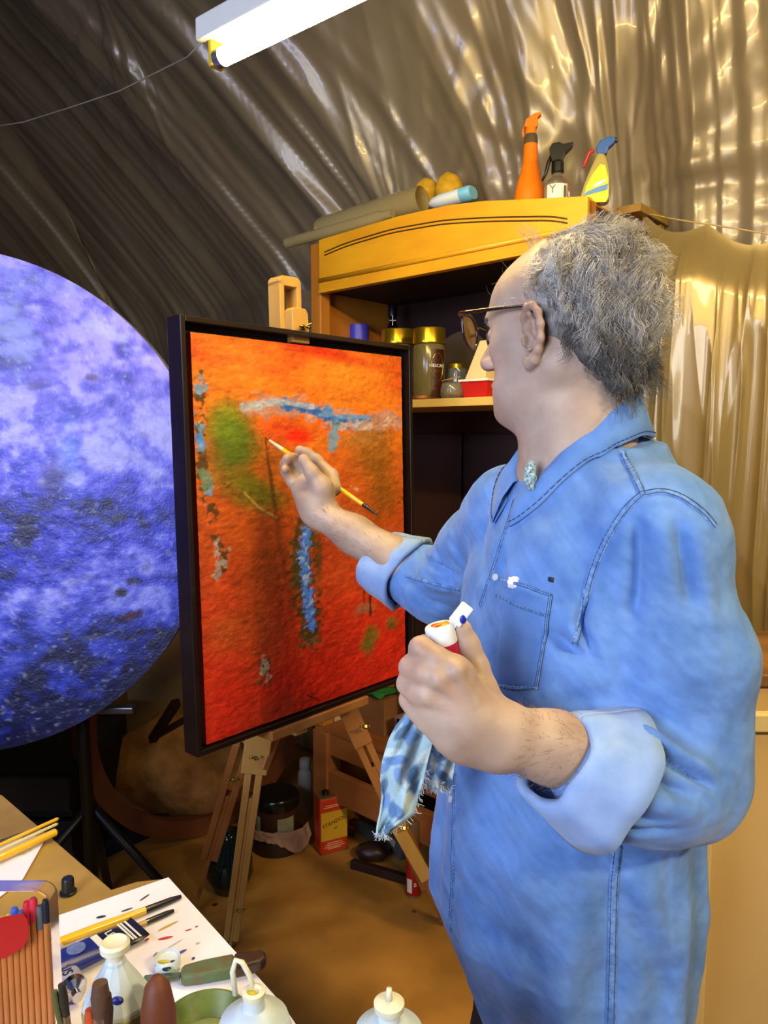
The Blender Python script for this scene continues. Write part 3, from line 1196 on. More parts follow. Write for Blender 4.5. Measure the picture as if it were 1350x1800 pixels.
G = g_ + A_[..., None] * UC * .07 + B_[..., None] * NC * .05 + ZZ * (.006 + .022 * fbm(A_ * 2 + 5, B_ * 2 + 3, 8, 3) * (1.1 - .5 * A_ ** 2))[..., None]
o = obj('cloth', MB().grid(G), M_green, smooth=True, solid=.002)
tag(o, 'crumpled green cloth on top of the cardboard box', 'cloth')
s4 = hc(585, 1275, .12)[0]
o = obj('paper_stack', MB().box(CB(s4, .12, zb_ + .012), (.16, .13, .024), RCAB).box(CB(s4 + .01, .12, zb_ + .028), (.15, .12, .008), RCAB), mat('yellowed_paper', '#cdb27e', .8))
tag(o, 'low stack of yellowed paper on the cabinet board behind the frame', 'paper')
s5 = hc(760, 1095, .20)[0]
o = obj('wicker_basket', MB().lathe([(.07, 0), (.09, .02), (.10, .17), (.094, .17), (.085, .02)], CB(s5, .20, zb_), n=36), mat('pale_wicker', '#b8965a', .8, scale=120, bump=.6, bscale=150), smooth=True, angle=50)
tag(o, 'pale woven basket on the low board behind the red bottle', 'basket')

# ------------------------------------------------------------------ under the cabinet, on the floor
c = FLR(590, 1512)
a = FLR(564, 1507)
b = FLR(613, 1494)
M_tiny = mat('tin_yellow', '#d8a82c', .4, var=.12)
M_tinr = mat('tin_red', '#cf3a1a', .4, var=.15)
wd = np.linalg.norm(b - a)
ux = nrm(b - a)
uy = np.cross(ZZ, ux)
if uy[1] < 0:
    uy = -uy
RT_ = np.array([ux, uy, ZZ])
tb = (a + b) / 2 + uy * .035
hgt = 0.205
tin = thing('oil_tin', tb, 'yellow and red rectangular oil tin on the floor by the cabinet leg', 'tin')
obj('tin_body', MB().box(tb + ZZ * hgt / 2, (wd, .06, hgt), RT_), M_tinr, tin, bevel=.008)
lp = obj('label_panel', MB().box(tb - uy * .0302 + ZZ * (hgt * .50), (wd * .93, .0016, hgt * .50), RT_), M_tiny, tin)
text_mesh('lettering', 'STANDOL', .0195, tb - uy * .0315 + ZZ * hgt * .56, nrm(ux + ZZ * .25), ZZ, mat('dark_print', '#2a120a', .5), lp)
text_mesh('lettering', 'oil', .013, tb - uy * .0315 + ZZ * hgt * .45 + ux * .004, nrm(ux + ZZ * .2), ZZ, MATS['dark_print'], lp)
M_pr = mat('cream_print', '#e6c9a0', .5)
ln_ = MB()
for k, z in enumerate((.20, .165, .13, .10, .86, .83)):
    obj('print_line', MB().box(tb - uy * .0308 + ZZ * hgt * z, (wd * (.5 + .12 * ((k * 7) % 3)), .001, .0022), RT_), M_pr, tin)
obj('spout', MB().lathe([(.012, 0), (.012, .012), (.010, .014)], tb + ZZ * hgt - ux * .02), M_blackp, tin, smooth=True, angle=40)
obj('rim', MB().box(tb + ZZ * (hgt - .001), (wd + .002, .062, .004), RT_).box(tb + ZZ * .002, (wd + .002, .062, .004), RT_), mat('tin_metal', '#b09070', .35, metal=.8), tin, bevel=.001)

# big lidded pot with a label, and the rag round it
c = FLR(488, 1508) + np.array([.0, .10, 0])
c = FLR(484, 1497)
d = pix(c)[2]
R1 = 42 * d / 1300
pot = thing('lidded_pot', c + [0, .05, 0], 'round dark brown lidded pot with a pale label on the floor', 'pot')
pc = c + np.array([0, .05, 0])
M_pot = mat('brown_pot', '#4a2a18', .35, var=.2)
obj('pot_foot', MB().lathe([(R1 * 1.12, 0), (R1 * 1.15, .01), (R1 * 1.1, .05), (R1 * .9, .052)], pc), mat('dark_tin', '#2c1c14', .5), pot, smooth=True, angle=40)
obj('pot_body', MB().lathe([(R1 * .86, .052), (R1 * .9, .06), (R1 * .9, .155)], pc), M_pot, pot, smooth=True, angle=40)
obj('lid', MB().lathe([(R1 * .95, .152), (R1 * .96, .185), (R1 * .9, .192), (0, .194)], pc), mat('black_brown_lid', '#1b1512', .22, var=.2), pot, smooth=True, angle=40)
vd = nrm(-np.array([pc[0], pc[1], 0]))
rt = np.cross(ZZ, vd)
for a0, a1, lb in ((.02, .85, 'pale label'), (-1.25, -.85, 'pale label')):
    A = np.linspace(a0, a1, 10)
    obj('label_panel', MB().grid(np.array([[pc + R1 * .912 * (math.cos(q) * vd + math.sin(q) * rt) + ZZ * z for z in (.07, .10, .13)] for q in A])), mat('aged_label', '#b5ac80', .6, scale=30, var=.2), pot, smooth=True)
# rag
A_, B_ = np.meshgrid(np.linspace(-1.4, 1.35, 70), np.linspace(0, 1, 24), indexing='ij')
rr = R1 * (1.08 + .22 * np.maximum(0, A_ * .8) + .10 * ridged(A_ * 3.5, B_ * 1.4, 4, 3) * (0.4 + B_))
drop = .03 + .055 * np.exp(-((A_ - .75) / .5) ** 2)
zr = .085 + .012 * fbm(A_ * 2, B_, 6) - B_ * drop
zr = np.maximum(zr, .006)
G = pc + (rr * np.cos(A_))[..., None] * vd + (rr * np.sin(A_))[..., None] * rt + zr[..., None] * ZZ
o = obj('rag', MB().grid(G), mat('pink_beige_rag', '#b08c74', .9, var=.2, bump=.5, bscale=250), smooth=True, solid=.003)
tag(o, 'crumpled pinkish beige rag draped round the foot of the brown pot', 'rag')

# small white bottle behind the pot
c = FLR(531, 1462)
j = thing('bottle', c + [0, .12, 0], 'small white bottle in the shadow left of the cabinet leg', 'bottle')
c = c + np.array([0, .12, 0])
M_w2 = mat('dull_white_plastic', '#a8a498', .5)
obj('bottle_body', MB().lathe([(.026, 0), (.027, .01), (.027, .17), (.018, .19)], c), M_w2, j, smooth=True, angle=40)
obj('cap', MB().lathe([(.020, .185), (.022, .20), (.020, .225), (.01, .23)], c), M_w2, j, smooth=True, angle=40)

# bottles and bits lying in the dark
c = FLR(640, 1492)
a, b = FLR(620, 1482) + [0, .10, .035], FLR(652, 1510) + [0, .10, .035]
o = obj('bottle', MB().lathe([(.008, 0), (.010, .03), (.026, .06), (.027, np.linalg.norm(b - a) + .05), (.02, np.linalg.norm(b - a) + .055)], a, axis=nrm(b - a), n=24), mat('grey_green_glass', '#5a6258', .2, trans=.3), smooth=True, angle=50)
tag(o, 'grey-green bottle lying on the floor right of the oil tin', 'bottle')
a, b = FLR(665, 1490) + [0, .06, .05], FLR(712, 1530) + [0, .06, .02]
j = thing('torch', (a + b) / 2, 'grey and cream hand tool lying among the clutter under the cabinet', 'tool')
ab = nrm(b - a)
obj('tool_body', MB().beam(a, b, .05, .03), mat('grey_plastic', '#565350', .5), j, bevel=.004)
obj('cream_side', MB().beam(a + (b - a) * .15 + [0, -.014, .012], a + (b - a) * .7 + [0, -.014, .012], .022, .02), mat('cream_plastic', '#b8a888', .5), j, bevel=.003)
for k, (px, py, cc, lb) in enumerate(((690, 1500, '#2a3034', 'dark glass jar lying behind the grey tool'), (655, 1535, '#3a2420', 'dark lump of dried paint on the floor edge'))):
    p_ = FLR(px, py) + [0, .08, .03]
    o = obj('jar' if k == 0 else 'paint_lump', MB().ellipsoid(p_, (.06, .04, .03), fn=bump_fn), mat('clutter%d' % k, cc, .4, var=.3), smooth=True)
    tag(o, lb, 'jar' if k == 0 else 'lump')
o = obj('floor_batten', MB().beam(FLR(618, 1530) + [0, .02, .012], FLR(735, 1592) + [0, .10, .012], .03, .024), M_cabi, bevel=.002)
tag(o, 'dark low batten lying along the floor in front of the clutter', 'batten')

# red spray can
c = FLR(727, 1580)
d = pix(c)[2]
R1 = 13 * d / 1300
c = c + [0, R1, 0]
j = thing('spray_can', c, 'slim red aerosol can with grey top standing behind the right easel leg', 'spray can')
obj('can_body', MB().lathe([(R1, .006), (R1, .165), (R1 * .8, .175)], c), mat('red_can', '#a81c14', .35), j, smooth=True, angle=40)
obj('cap', MB().lathe([(R1 * .95, .17), (R1 * .95, .245), (R1 * .85, .25)], c), mat('brown_grey_cap', '#6d5238', .45), j, smooth=True, angle=40)
obj('base_rim', MB().lathe([(R1 * .9, 0), (R1 * 1.03, .002), (R1 * 1.03, .007)], c), mat('steel', '#b0aca4', .3, metal=.9), j, smooth=True, angle=40)
vd = nrm(-np.array([c[0], c[1], 0]))
rt = np.cross(ZZ, vd)
br = MB()
for k in range(9):
    q = -.95 + k * .085
    br.box(c + R1 * 1.005 * (math.cos(q) * vd + math.sin(q) * rt) + ZZ * .04, (.0006, .0016 * (1 + (k % 3) * .5), .045), np.array([math.cos(q) * vd + math.sin(q) * rt, -math.sin(q) * vd + math.cos(q) * rt, ZZ]))
obj('stripe_marks', br, M_white, j)
text_mesh('lettering', 'B', .018, c + R1 * 1.01 * (math.cos(.25) * vd + math.sin(.25) * rt) + ZZ * .045, -math.sin(.25) * vd + math.cos(.25) * rt, ZZ, M_white, j)

# ================================================================== FRAMED PICTURE ON THE EASEL
K = 1.36
cTL, cBL, cTR, cBR = P(310, 547, K), P(353, 1327, K * 1.063), P(721, 611, K * 1.362), P(735, 1190, K * 1.425)
PW = nrm((cTR - cTL) + (cBR - cBL))
PW[2] = 0
PW = nrm(PW)
PH = nrm((cTL - cBL) + (cTR - cBR))
PH = nrm(PH - PW * np.dot(PH, PW))
PN = np.cross(PW, PH)
if PN[1] > 0:
    PN = -PN                        # out of the picture, towards the painter
PO = (cBL + cTL) / 2
RP = np.array([PW, PH, PN])


def cuv(px, py, rec=0.010):
    p = hit(px, py, PO - PN * rec, PN) - PO
    return np.array([np.dot(p, PW), np.dot(p, PH)])


def cpt(u, v, n=0.0):
    return PO + PW * u + PH * v + PN * n


q = [cuv(310, 547, 0), cuv(353, 1327, 0), cuv(721, 611, 0), cuv(735, 1190, 0)]
fu0, fu1 = (q[0][0] + q[1][0]) / 2, (q[2][0] + q[3][0]) / 2
fv0, fv1 = (q[1][1] + q[3][1]) / 2, (q[0][1] + q[2][1]) / 2
q = [cuv(331, 578), cuv(365, 1295), cuv(704, 631), cuv(714, 1192)]
iu0, iu1 = (q[0][0] + q[1][0]) / 2, (q[2][0] + q[3][0]) / 2
iv0, iv1 = (q[1][1] + q[3][1]) / 2, (q[0][1] + q[2][1]) / 2
print('frame', fu1 - fu0, fv1 - fv0, 'canvas', iu1 - iu0, iv1 - iv0)
pic = thing('framed_painting', cpt((fu0 + fu1) / 2, fv0, -.02), 'large orange and red abstract painting in a deep dark frame on the easel', 'painting')
M_frame = mat('dark_walnut_frame', '#1d100c', 0.35, col2='#120a08', scale=10, coat=0.2)
FD = 0.046
lw = 0.011
for nm, u0, u1, v0, v1 in (('l', fu0, fu0 + lw, fv0, fv1), ('r', fu1 - lw, fu1, fv0, fv1), ('b', fu0 + lw, fu1 - lw, fv0, fv0 + lw), ('t', fu0 + lw, fu1 - lw, fv1 - lw, fv1)):
    obj('frame_side', MB().box(cpt((u0 + u1) / 2, (v0 + v1) / 2, -FD / 2), (u1 - u0, v1 - v0, FD), RP), M_frame, pic, bevel=.0015)
obj('frame_back', MB().box(cpt((fu0 + fu1) / 2, (fv0 + fv1) / 2, -FD + .004), (fu1 - fu0 - .02, fv1 - fv0 - .02, .008), RP), mat('black_rebate', '#0a0706', .7), pic)

# --- paint ---


class Paint:
    def __init__(s, U, V, base):
        s.U, s.V = U, V
        s.c = base.copy()
        s.h = np.zeros_like(U)

    def mixin(s, m, col, hgt=0.0):
        col = np.array(rgb(col))
        s.c = s.c * (1 - m[..., None]) + col * m[..., None]
        s.h += m * hgt

    def blob(s, c, r, ang, col, a=1.0, soft=0.5, rag=0.25, rs=14, seed=1, hgt=0):
        du, dv = s.U - c[0], s.V - c[1]
        ca, sa = math.cos(ang), math.sin(ang)
        x = (du * ca + dv * sa) / r[0]
        y = (-du * sa + dv * ca) / r[1]
        d = np.hypot(x, y) + rag * 2 * (fbm(s.U * rs, s.V * rs * 1.6, seed, 4) - .5)
        s.mixin(a * (1 - sstep(1 - soft, 1 + soft * .4, d)), col, hgt)

    def stroke(s, pts, w, col, a=1.0, rag=.5, rs=40, seed=2, hgt=0, gate=None):
        D_ = np.full(s.U.shape, 1e9)
        for p, q_ in zip(pts[:-1], pts[1:]):
            ab = q_ - p
            t_ = np.clip(((s.U - p[0]) * ab[0] + (s.V - p[1]) * ab[1]) / (ab @ ab + 1e-12), 0, 1)
            D_ = np.minimum(D_, np.hypot(s.U - p[0] - t_ * ab[0], s.V - p[1] - t_ * ab[1]))
        d = D_ / w + rag * 2 * (fbm(s.U * rs, s.V * rs * 1.4, seed, 4) - .5)
        m = a * (1 - sstep(.55, 1.1, d))
        if gate is not None:
            m = m * sstep(gate - .06, gate + .06, fbm(s.U * 70, s.V * 70, seed + 9, 3))
        s.mixin(m, col, hgt)


nu, nv = 380, 560
U, V = np.meshgrid(np.linspace(iu0, iu1, nu), np.linspace(iv0, iv1, nv), indexing='ij')
PXU = (iu1 - iu0) / 375.0       # about one photograph pixel across
PXV = (iv1 - iv0) / 640.0
vf = (V - iv0) / (iv1 - iv0)
n1_ = fbm(U * 9, V * 14, 31, 5)
n2_ = fbm(U * 30, V * 60, 32, 4)
stops = [(0, '#c22412'), (.12, '#cc2a12'), (.3, '#c43a14'), (.45, '#bb4a14'), (.62, '#cc5c18'), (.78, '#e0761c'), (.88, '#e57a1c'), (.94, '#d84a14'), (1.0, '#e06a1c')]
tvals = np.clip(vf + .16 * (n1_ - .5), 0, 1)
cols = np.array([rgb(c) for _, c in stops])
base = np.stack([np.interp(tvals, [s for s, _ in stops], cols[:, k]) for k in range(3)], -1)
pt = Paint(U, V, base)


def B(px, py, rx, ry, col, ang=0, **k):
    pt.blob(cuv(px, py), (rx * PXU * 1.0, ry * PXV), ang, col, **k)


B(610, 655, 120, 34, '#ee8f26', soft=.9, a=.8, seed=3)
B(430, 640, 70, 40, '#ec8626', soft=.9, a=.6, seed=4)
B(560, 616, 130, 14, '#d42c0c', ang=-.12, soft=.8, a=.8, seed=5)
B(380, 600, 50, 22, '#e6741c', soft=.9, a=.6, seed=6)
B(530, 690, 150, 22, '#e8801e', soft=.9, a=.6, seed=7)
B(495, 760, 60, 34, '#d83210', soft=.8, a=.8, seed=8)
B(528, 766, 26, 15, '#ee2008', soft=.7, a=.9, seed=9)
B(590, 745, 40, 24, '#d24010', soft=.8, a=.7, seed=10)
B(410, 780, 52, 66, '#4a6612', ang=.25, soft=.7, a=.95, rag=.3, seed=11, hgt=.0003)
B(400, 740, 30, 40, '#6f8a1c', soft=.8, a=.7, seed=12)
B(450, 865, 62, 34, '#5d6a12', ang=-.3, soft=.7, a=.85, seed=13)
B(480, 810, 30, 50, '#a8641a', soft=.9, a=.6, seed=14)
B(655, 800, 62, 62, '#8f5a14', soft=.8, a=.9, seed=15)
B(672, 870, 40, 60, '#86520f', soft=.8, a=.85, seed=16)
B(640, 770, 60, 18, '#a87a3a', ang=.1, soft=.8, a=.6, seed=17)
B(700, 720, 16, 60, '#e06c1c', soft=.9, a=.5, seed=18)
B(385, 1000, 24, 60, '#d04c16', soft=.9, a=.6, seed=19)
B(395, 1110, 34, 40, '#a8541c', soft=.9, a=.6, seed=20)
B(450, 1090, 44, 120, '#8a4414', soft=.9, a=.5, seed=21)  # mainly the hand's cast shadow put into the colour, with slight brown pigment
B(600, 960, 70, 50, '#a8340f', soft=.9, a=.6, seed=22)
B(560, 1190, 90, 40, '#cc2410', soft=.9, a=.6, seed=23)
B(480, 1250, 70, 30, '#b03a18', soft=.9, a=.5, seed=24)
B(365, 1230, 16, 80, '#d83a1c', soft=.9, a=.5, seed=25)
B(650, 1125, 18, 34, '#5a6420', ang=-.5, soft=.7, a=.85, rag=.5, rs=30, seed=26)
B(690, 1095, 14, 18, '#5e5c22', soft=.7, a=.8, rag=.5, rs=30, seed=27)
B(640, 1070, 22, 12, '#86684a', soft=.7, a=.7, rag=.6, rs=40, seed=28)
B(520, 1000, 14, 60, '#4b4a18', soft=.8, a=.85, rag=.6, rs=40, seed=29)
B(545, 1120, 18, 22, '#5c6440', soft=.8, a=.7, rag=.6, rs=40, seed=30)
B(560, 985, 10, 50, '#3c4014', soft=.8, a=.8, rag=.6, rs=40, seed=33)


def ST_(pts, w, col, **k):
    pt.stroke([cuv(*p) for p in pts], w * PXU, col, **k)


ST_([(436, 718), (470, 710), (505, 712), (545, 722), (585, 734), (640, 744), (698, 738)], 15, '#b08f86', rag=1.0, rs=40, seed=41, a=.7, hgt=.0004)
ST_([(500, 708), (540, 717), (570, 727), (600, 740), (640, 742)], 9, '#4a84d0', rag=1.1, rs=55, seed=42, a=.95, hgt=.0006, gate=.42)
ST_([(505, 714), (550, 724), (580, 736), (610, 744)], 6, '#2e68c0', rag=1.0, rs=60, seed=142, a=.95)
ST_([(450, 708), (500, 706), (550, 716)], 4, '#9fb6d8', rag=1.2, rs=60, seed=143, a=.8)
ST_([(580, 750), (640, 752), (690, 738)], 5, '#d0c0bc', rag=1.3, rs=60, seed=144, a=.8, gate=.5)
ST_([(560, 728), (600, 732), (650, 734)], 3, '#6a9ad8', rag=1.3, rs=60, seed=145, a=.9)
ST_([(430, 716), (470, 712)], 6, '#9fb6c8', rag=1.2, rs=60, seed=43, a=.7)
ST_([(600, 748), (650, 748)], 7, '#c0a8a0', rag=1.2, rs=50, seed=44, a=.8)
ST_([(590, 745), (584, 782)], 10, '#6a94b4', rag=.9, rs=60, seed=45, a=.9)
ST_([(538, 932), (532, 975), (536, 1030), (544, 1075), (548, 1108)], 22, '#4a4218', rag=1.3, rs=80, seed=46, a=.9)
ST_([(538, 938), (533, 975), (538, 1035), (545, 1078), (548, 1098)], 10, '#4f86e6', rag=1.1, rs=110, seed=47, a=1, hgt=.0014)
ST_([(538, 948), (534, 975), (539, 1035), (545, 1075)], 7, '#9fbdf0', rag=1.2, rs=110, seed=48, a=.9, gate=.55)
ST_([(352, 665), (350, 700), (352, 760), (357, 830), (366, 885), (378, 935), (392, 975), (388, 1000)], 9, '#4a3818', rag=1.0, rs=60, seed=49, a=.9, gate=.5, hgt=.0006)
ST_([(352, 665), (350, 700), (352, 760), (357, 830), (366, 885)], 8, '#6c9ac0', rag=1.2, rs=80, seed=50, a=.95, gate=.56, hgt=.0006)
ST_([(386, 955), (392, 985), (384, 1005)], 10, '#a89c90', rag=1.3, rs=90, seed=51, a=.9, gate=.48)
ST_([(358, 835), (362, 850)], 9, '#6f8a6c', rag=.9, rs=60, seed=52, a=.9)
ST_([(349, 768), (353, 775)], 6, '#4f8ad8', rag=.6, rs=60, seed=53)
ST_([(462, 1160), (468, 1185), (460, 1196)], 12, '#6a4a24', rag=1.2, rs=90, seed=54, a=.95, gate=.45, hgt=.0009)
ST_([(464, 1165), (468, 1190)], 8, '#b09a78', rag=1.2, rs=100, seed=55, a=.9, gate=.55)
ST_([(650, 1010), (651, 1080)], 3, '#3a1608', rag=.8, seed=56, a=.8)
ST_([(640, 1010), (640, 1060)], 2, '#4a1a08', rag=.8, seed=57, a=.6)
ST_([(430, 868), (455, 893), (487, 911)], 2.2, '#b88a3a', rag=.3, seed=58, hgt=.0016)
ST_([(622, 860), (622, 895)], 7, '#b8a898', rag=1.3, rs=100, seed=59, gate=.6)
ST_([(540, 1222), (560, 1230)], 3, '#8a1408', seed=60)
ST_([(386, 830), (410, 862), (420, 870)], 5, '#8a5a1a', rag=.9, rs=80, seed=61, gate=.45, hgt=.0008)
n4_ = fbm(U * 120, V * 200, 35, 3)
pt.c = pt.c * (0.50 + .50 * n2_ + .34 * n4_)[..., None]
pt.c = np.clip(pt.c, 0, 1)
h_ = .0026 * (fbm(U * 60, V * 110, 71, 4) - .5) + .0009 * ridged(U * 45, V * 80, 72, 3) * .5 + pt.h * (.5 + fbm(U * 90, V * 90, 73, 3))
G = PO + U[..., None] * PW + V[..., None] * PH + (-.010 + h_)[..., None] * PN
q = (np.arange(nu - 1)[:, None] * nv + np.arange(nv - 1)[None]).ravel()
F = np.stack([q, q + nv, q + nv + 1, q + 1], 1)
M_paint = mat('oil_paint', (1, 1, 1), 0.42, col2=(.80, .78, .76), scale=60, bump=0.55, bscale=260, attr='col', bdist=.0015, spec=.45)
link_mesh('painted_canvas', G.reshape(-1, 3), F, M_paint, pic, True, colors=pt.c.reshape(-1, 3))
obj('canvas_edge', MB().box(cpt((iu0 + iu1) / 2, (iv0 + iv1) / 2, -.022), (iu1 - iu0 - .001, iv1 - iv0 - .001, .020), RP), mat('canvas_edge_red', '#a8401a', .6), pic)

# ------------------------------------------------------------------ easel
M_ease = mat('pale_easel_wood', '#c39a54', 0.5, col2='#a57c3c', scale=9, bump=0.1, stretch=(1, 1, .15))
M_easd = mat('orange_easel_wood', '#a8703a', 0.5, col2='#8a5426', scale=9, bump=0.1, stretch=(1, 1, .15))
M_brass = mat('brass_screw', '#c8b26a', 0.25, metal=1.0)
uc = (cuv(505, 560, .06)[0])
eas = thing('easel', FLR(470, 1640), 'wooden studio easel with brass wing nuts holding the orange painting', 'easel')


def wing(mb, c, ax, up, k=1.0):
    ax = nrm(ax)
    up = nrm(np.asarray(up) - ax * np.dot(up, ax))
    sd = np.cross(ax, up)
    mb.lathe([(.006 * k, 0), (.006 * k, .010 * k), (.004 * k, .013 * k)], c, axis=ax, n=12)
    for sg in (-1, 1):
        mb.ellipsoid(c + ax * .014 * k + sd * sg * .010 * k, (.007 * k, .003 * k, .006 * k), np.array([sd, up, ax]), 10, 8)
    return mb


# mast with window-shaped top piece
NB_ = -FD - .020
mu = uc
mw = .062
mt = cuv(503, 484, FD + .0)[1]
ob_ = cuv(505, 560, FD)[1]
def mpt(u, v, n):
    return cpt(u, v, n)
zmt = mt
prof = []
for k in range(9):
    q_ = math.pi - math.pi * k / 8
    prof.append((mu + (mw / 2 - .014) * (1 if math.cos(q_) > 0 else -1) + .014 * math.cos(q_), zmt - .014 + .014 * math.sin(q_)))
win0, win1 = zmt - .022, zmt - .075
# the mast top built as four bars round its window
mast = MB()
mast.box(mpt(mu - mw / 2 + .0065, (zmt - .010 + win1 - .60) / 2, NB_), (.013, zmt - .010 - (win1 - .60), .040), RP)
mast.box(mpt(mu + mw / 2 - .0065, (zmt - .010 + win1 - .60) / 2, NB_), (.013, zmt - .010 - (win1 - .60), .040), RP)
mast.prism([mpt(u_, v_, NB_ - .020) for u_, v_ in prof + [(mu + mw / 2, win0), (mu - mw / 2, win0)]][::-1], PN * .040)
mast.box(mpt(mu, (win1 + fv0) / 2 - .03, NB_), (mw - .026, win1 - fv0 + .06, .034), RP)
obj('mast', mast, M_ease, eas, bevel=.0015)
cl = MB()
c0 = win1 + .004
cl.prism([mpt(mu - .022 + .004, c0, NB_ + .02 + d_) if False else mpt(mu + x, c0 + y, NB_ + .020) for x, y in ((-.020, -.006), (-.014, .0), (.020, .0), (.026, -.010), (.029, -.075), (-.020, -.075))][::-1], PN * .026)
obj('top_clamp', cl, M_ease, eas, bevel=.002)
w_ = wing(MB(), mpt(mu + .004, c0 - .042, NB_ + .046), PN, PH, 1.0)
w_.tube([mpt(mu + .004, c0 - .042, NB_ + .050), mpt(mu + .024, c0 - .032, NB_ + .058)], .002, 8)
obj('wing_nut', w_, M_brass, eas, smooth=True, angle=50)
# canvas tray under the frame
obj('tray', MB().box(cpt(mu + .02, fv0 - .013, -.030), (.30, .022, .070), RP), M_easd, eas, bevel=.003)
obj('mast_foot', MB().beam(cpt(mu, fv0 + .01, NB_), cpt(mu, fv0 - .05, NB_), .035, .04, PW), M_ease, eas, bevel=.002)
obj('leg_brace', MB().beam(P(486, 1286, 1.76), P(462, 1352, 1.735), .020, .02, PW), M_easd, eas, bevel=.002)

# legs: each a pair of rails over a slim sliding foot
sideA = nrm(np.cross(ray(430, 1450), [0, 0, 1]))


def leg(top, foot, w, t_, gap, m, split, label=None):
    d_ = nrm(foot - top)
    sd = nrm(np.cross(d_, nrm((top + foot) / 2 - CAM)))
    ln_ = np.linalg.norm(foot - top)
    mb_ = MB()
    e = top + d_ * ln_ * split
    for sg in (-1, 1):
        o_ = sd * sg * (gap + w) / 2
        mb_.beam(top + o_, e + o_, w, t_, sd)
    lg = obj('leg', mb_, m, eas, bevel=.002)
    sl = MB().beam(top + d_ * ln_ * .25, foot, gap * .98 if gap > .008 else .02, t_ * .8, sd)
    obj('leg_slide', sl, m, lg, bevel=.0015)
    return d_, sd, ln_, lg


fA = FLR(404, 1668)
tA = P(456, 1288, 1.72)
dA, sA, lA, LA = leg(tA, fA, .017, .030, .009, M_ease, .93)
nA = nrm(CAM - (tA + fA) / 2)
obj('leg_block', MB().beam(tA - dA * .03, tA + dA * .12, .062, .034, sA), M_ease, LA, bevel=.003)
obj('wing_nut', wing(MB(), tA + dA * .085 + nA * .02, nA, ZZ), M_brass, LA, smooth=True, angle=50)
obj('wing_nut', wing(MB(), P(421, 1600, pix(tA + dA * lA * .82)[2] - .03), nA, ZZ), M_brass, LA, smooth=True, angle=50)
fC = FLR(338, 1612)
tC = P(428, 1305, 1.80)
dC, sC, lC, LC = leg(tC, fC, .018, .028, .012, M_easd, .60)
obj('wing_nut', wing(MB(), P(409, 1371, 1.86), nA, ZZ), M_brass, LC, smooth=True, angle=50)
fB = FLR(781, 1622)
tB = P(606, 1236, 1.88)
dB, sB, lB, LB = leg(tB, fB, .018, .030, .008, M_easd, .80)
obj('leg_block', MB().beam(tB, tB + dB * .13, .05, .045, sB), M_easd, LB, bevel=.003)
obj('wing_nut', wing(MB(), P(642, 1278, 1.86), nA, ZZ), M_brass, LB, smooth=True, angle=50)
obj('leg_sleeve', MB().beam(P(698, 1452, 2.02), P(748, 1540, 2.07), .036, .036, sB), M_ease, LB, bevel=.002)
obj('wing_nut', wing(MB(), P(709, 1456, 1.985), nA, ZZ), M_brass, LB, smooth=True, angle=50)
obj('cross_head', MB().beam(P(425, 1290, 1.76), P(612, 1232, 1.90), .05, .022, ZZ), M_easd, eas, bevel=.002)

# ================================================================== ROUND BLUE PICTURE
TN = nrm([0.10, -1.0, 0.03])
TX = nrm(np.cross(ZZ, TN))
if TX[0] < 0:
    TX = -TX
TY = nrm(np.cross(TN, TX))
if TY[2] < 0:
    TY = -TY
TC = P(-75, 889, 1.68)


def tpt(px, py):
    p = hit(px, py, TC, TN) - TC
    return np.array([np.dot(p, TX), np.dot(p, TY)])


R_t = np.mean([np.linalg.norm(tpt(x, y)) for x, y in ((0, 453), (150, 500), (290, 600), (0, 1310), (150, 1238), (300, 1115))])
print('tondo r', R_t, [round(float(np.linalg.norm(tpt(x, y))), 3) for x, y in ((0, 453), (150, 500), (290, 600), (0, 1310), (150, 1238), (300, 1115))])
ton = thing('round_painting', TC + TY * -R_t, 'huge round blue and violet abstract painting at the left edge', 'painting')
nr, na = 190, 620
rr_, aa_ = np.meshgrid(np.linspace(0, 1, nr), np.linspace(0, 2 * math.pi, na + 1)[:-1], indexing='ij')
U = R_t * rr_ * np.cos(aa_)
V = R_t * rr_ * np.sin(aa_)
n1_ = fbm(U * 7 + 3, V * 9, 101, 6, .6)
n2_ = fbm(U * 26, V * 34, 102, 5, .6)
n3_ = fbm(U * 3 + 9, V * 2.4, 103, 3)
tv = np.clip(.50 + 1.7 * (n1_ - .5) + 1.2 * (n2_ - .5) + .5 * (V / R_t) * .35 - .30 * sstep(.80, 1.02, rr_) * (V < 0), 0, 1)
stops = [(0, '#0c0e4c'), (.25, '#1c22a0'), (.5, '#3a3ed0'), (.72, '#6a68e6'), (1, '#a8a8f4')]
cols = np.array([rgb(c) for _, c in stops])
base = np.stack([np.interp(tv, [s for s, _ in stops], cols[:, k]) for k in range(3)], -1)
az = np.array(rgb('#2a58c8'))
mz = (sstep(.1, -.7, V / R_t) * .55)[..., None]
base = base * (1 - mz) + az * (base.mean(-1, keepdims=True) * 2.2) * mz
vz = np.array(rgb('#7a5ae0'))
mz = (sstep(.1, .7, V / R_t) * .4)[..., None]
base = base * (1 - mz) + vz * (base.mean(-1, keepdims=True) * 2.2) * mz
pt = Paint(U, V, base)
k_ = 1.68 / 1300


def BT(px, py, rx, ry, col, **k):
    pt.blob(tpt(px, py), (rx * k_, ry * k_), k.pop('ang', 0), col, **k)


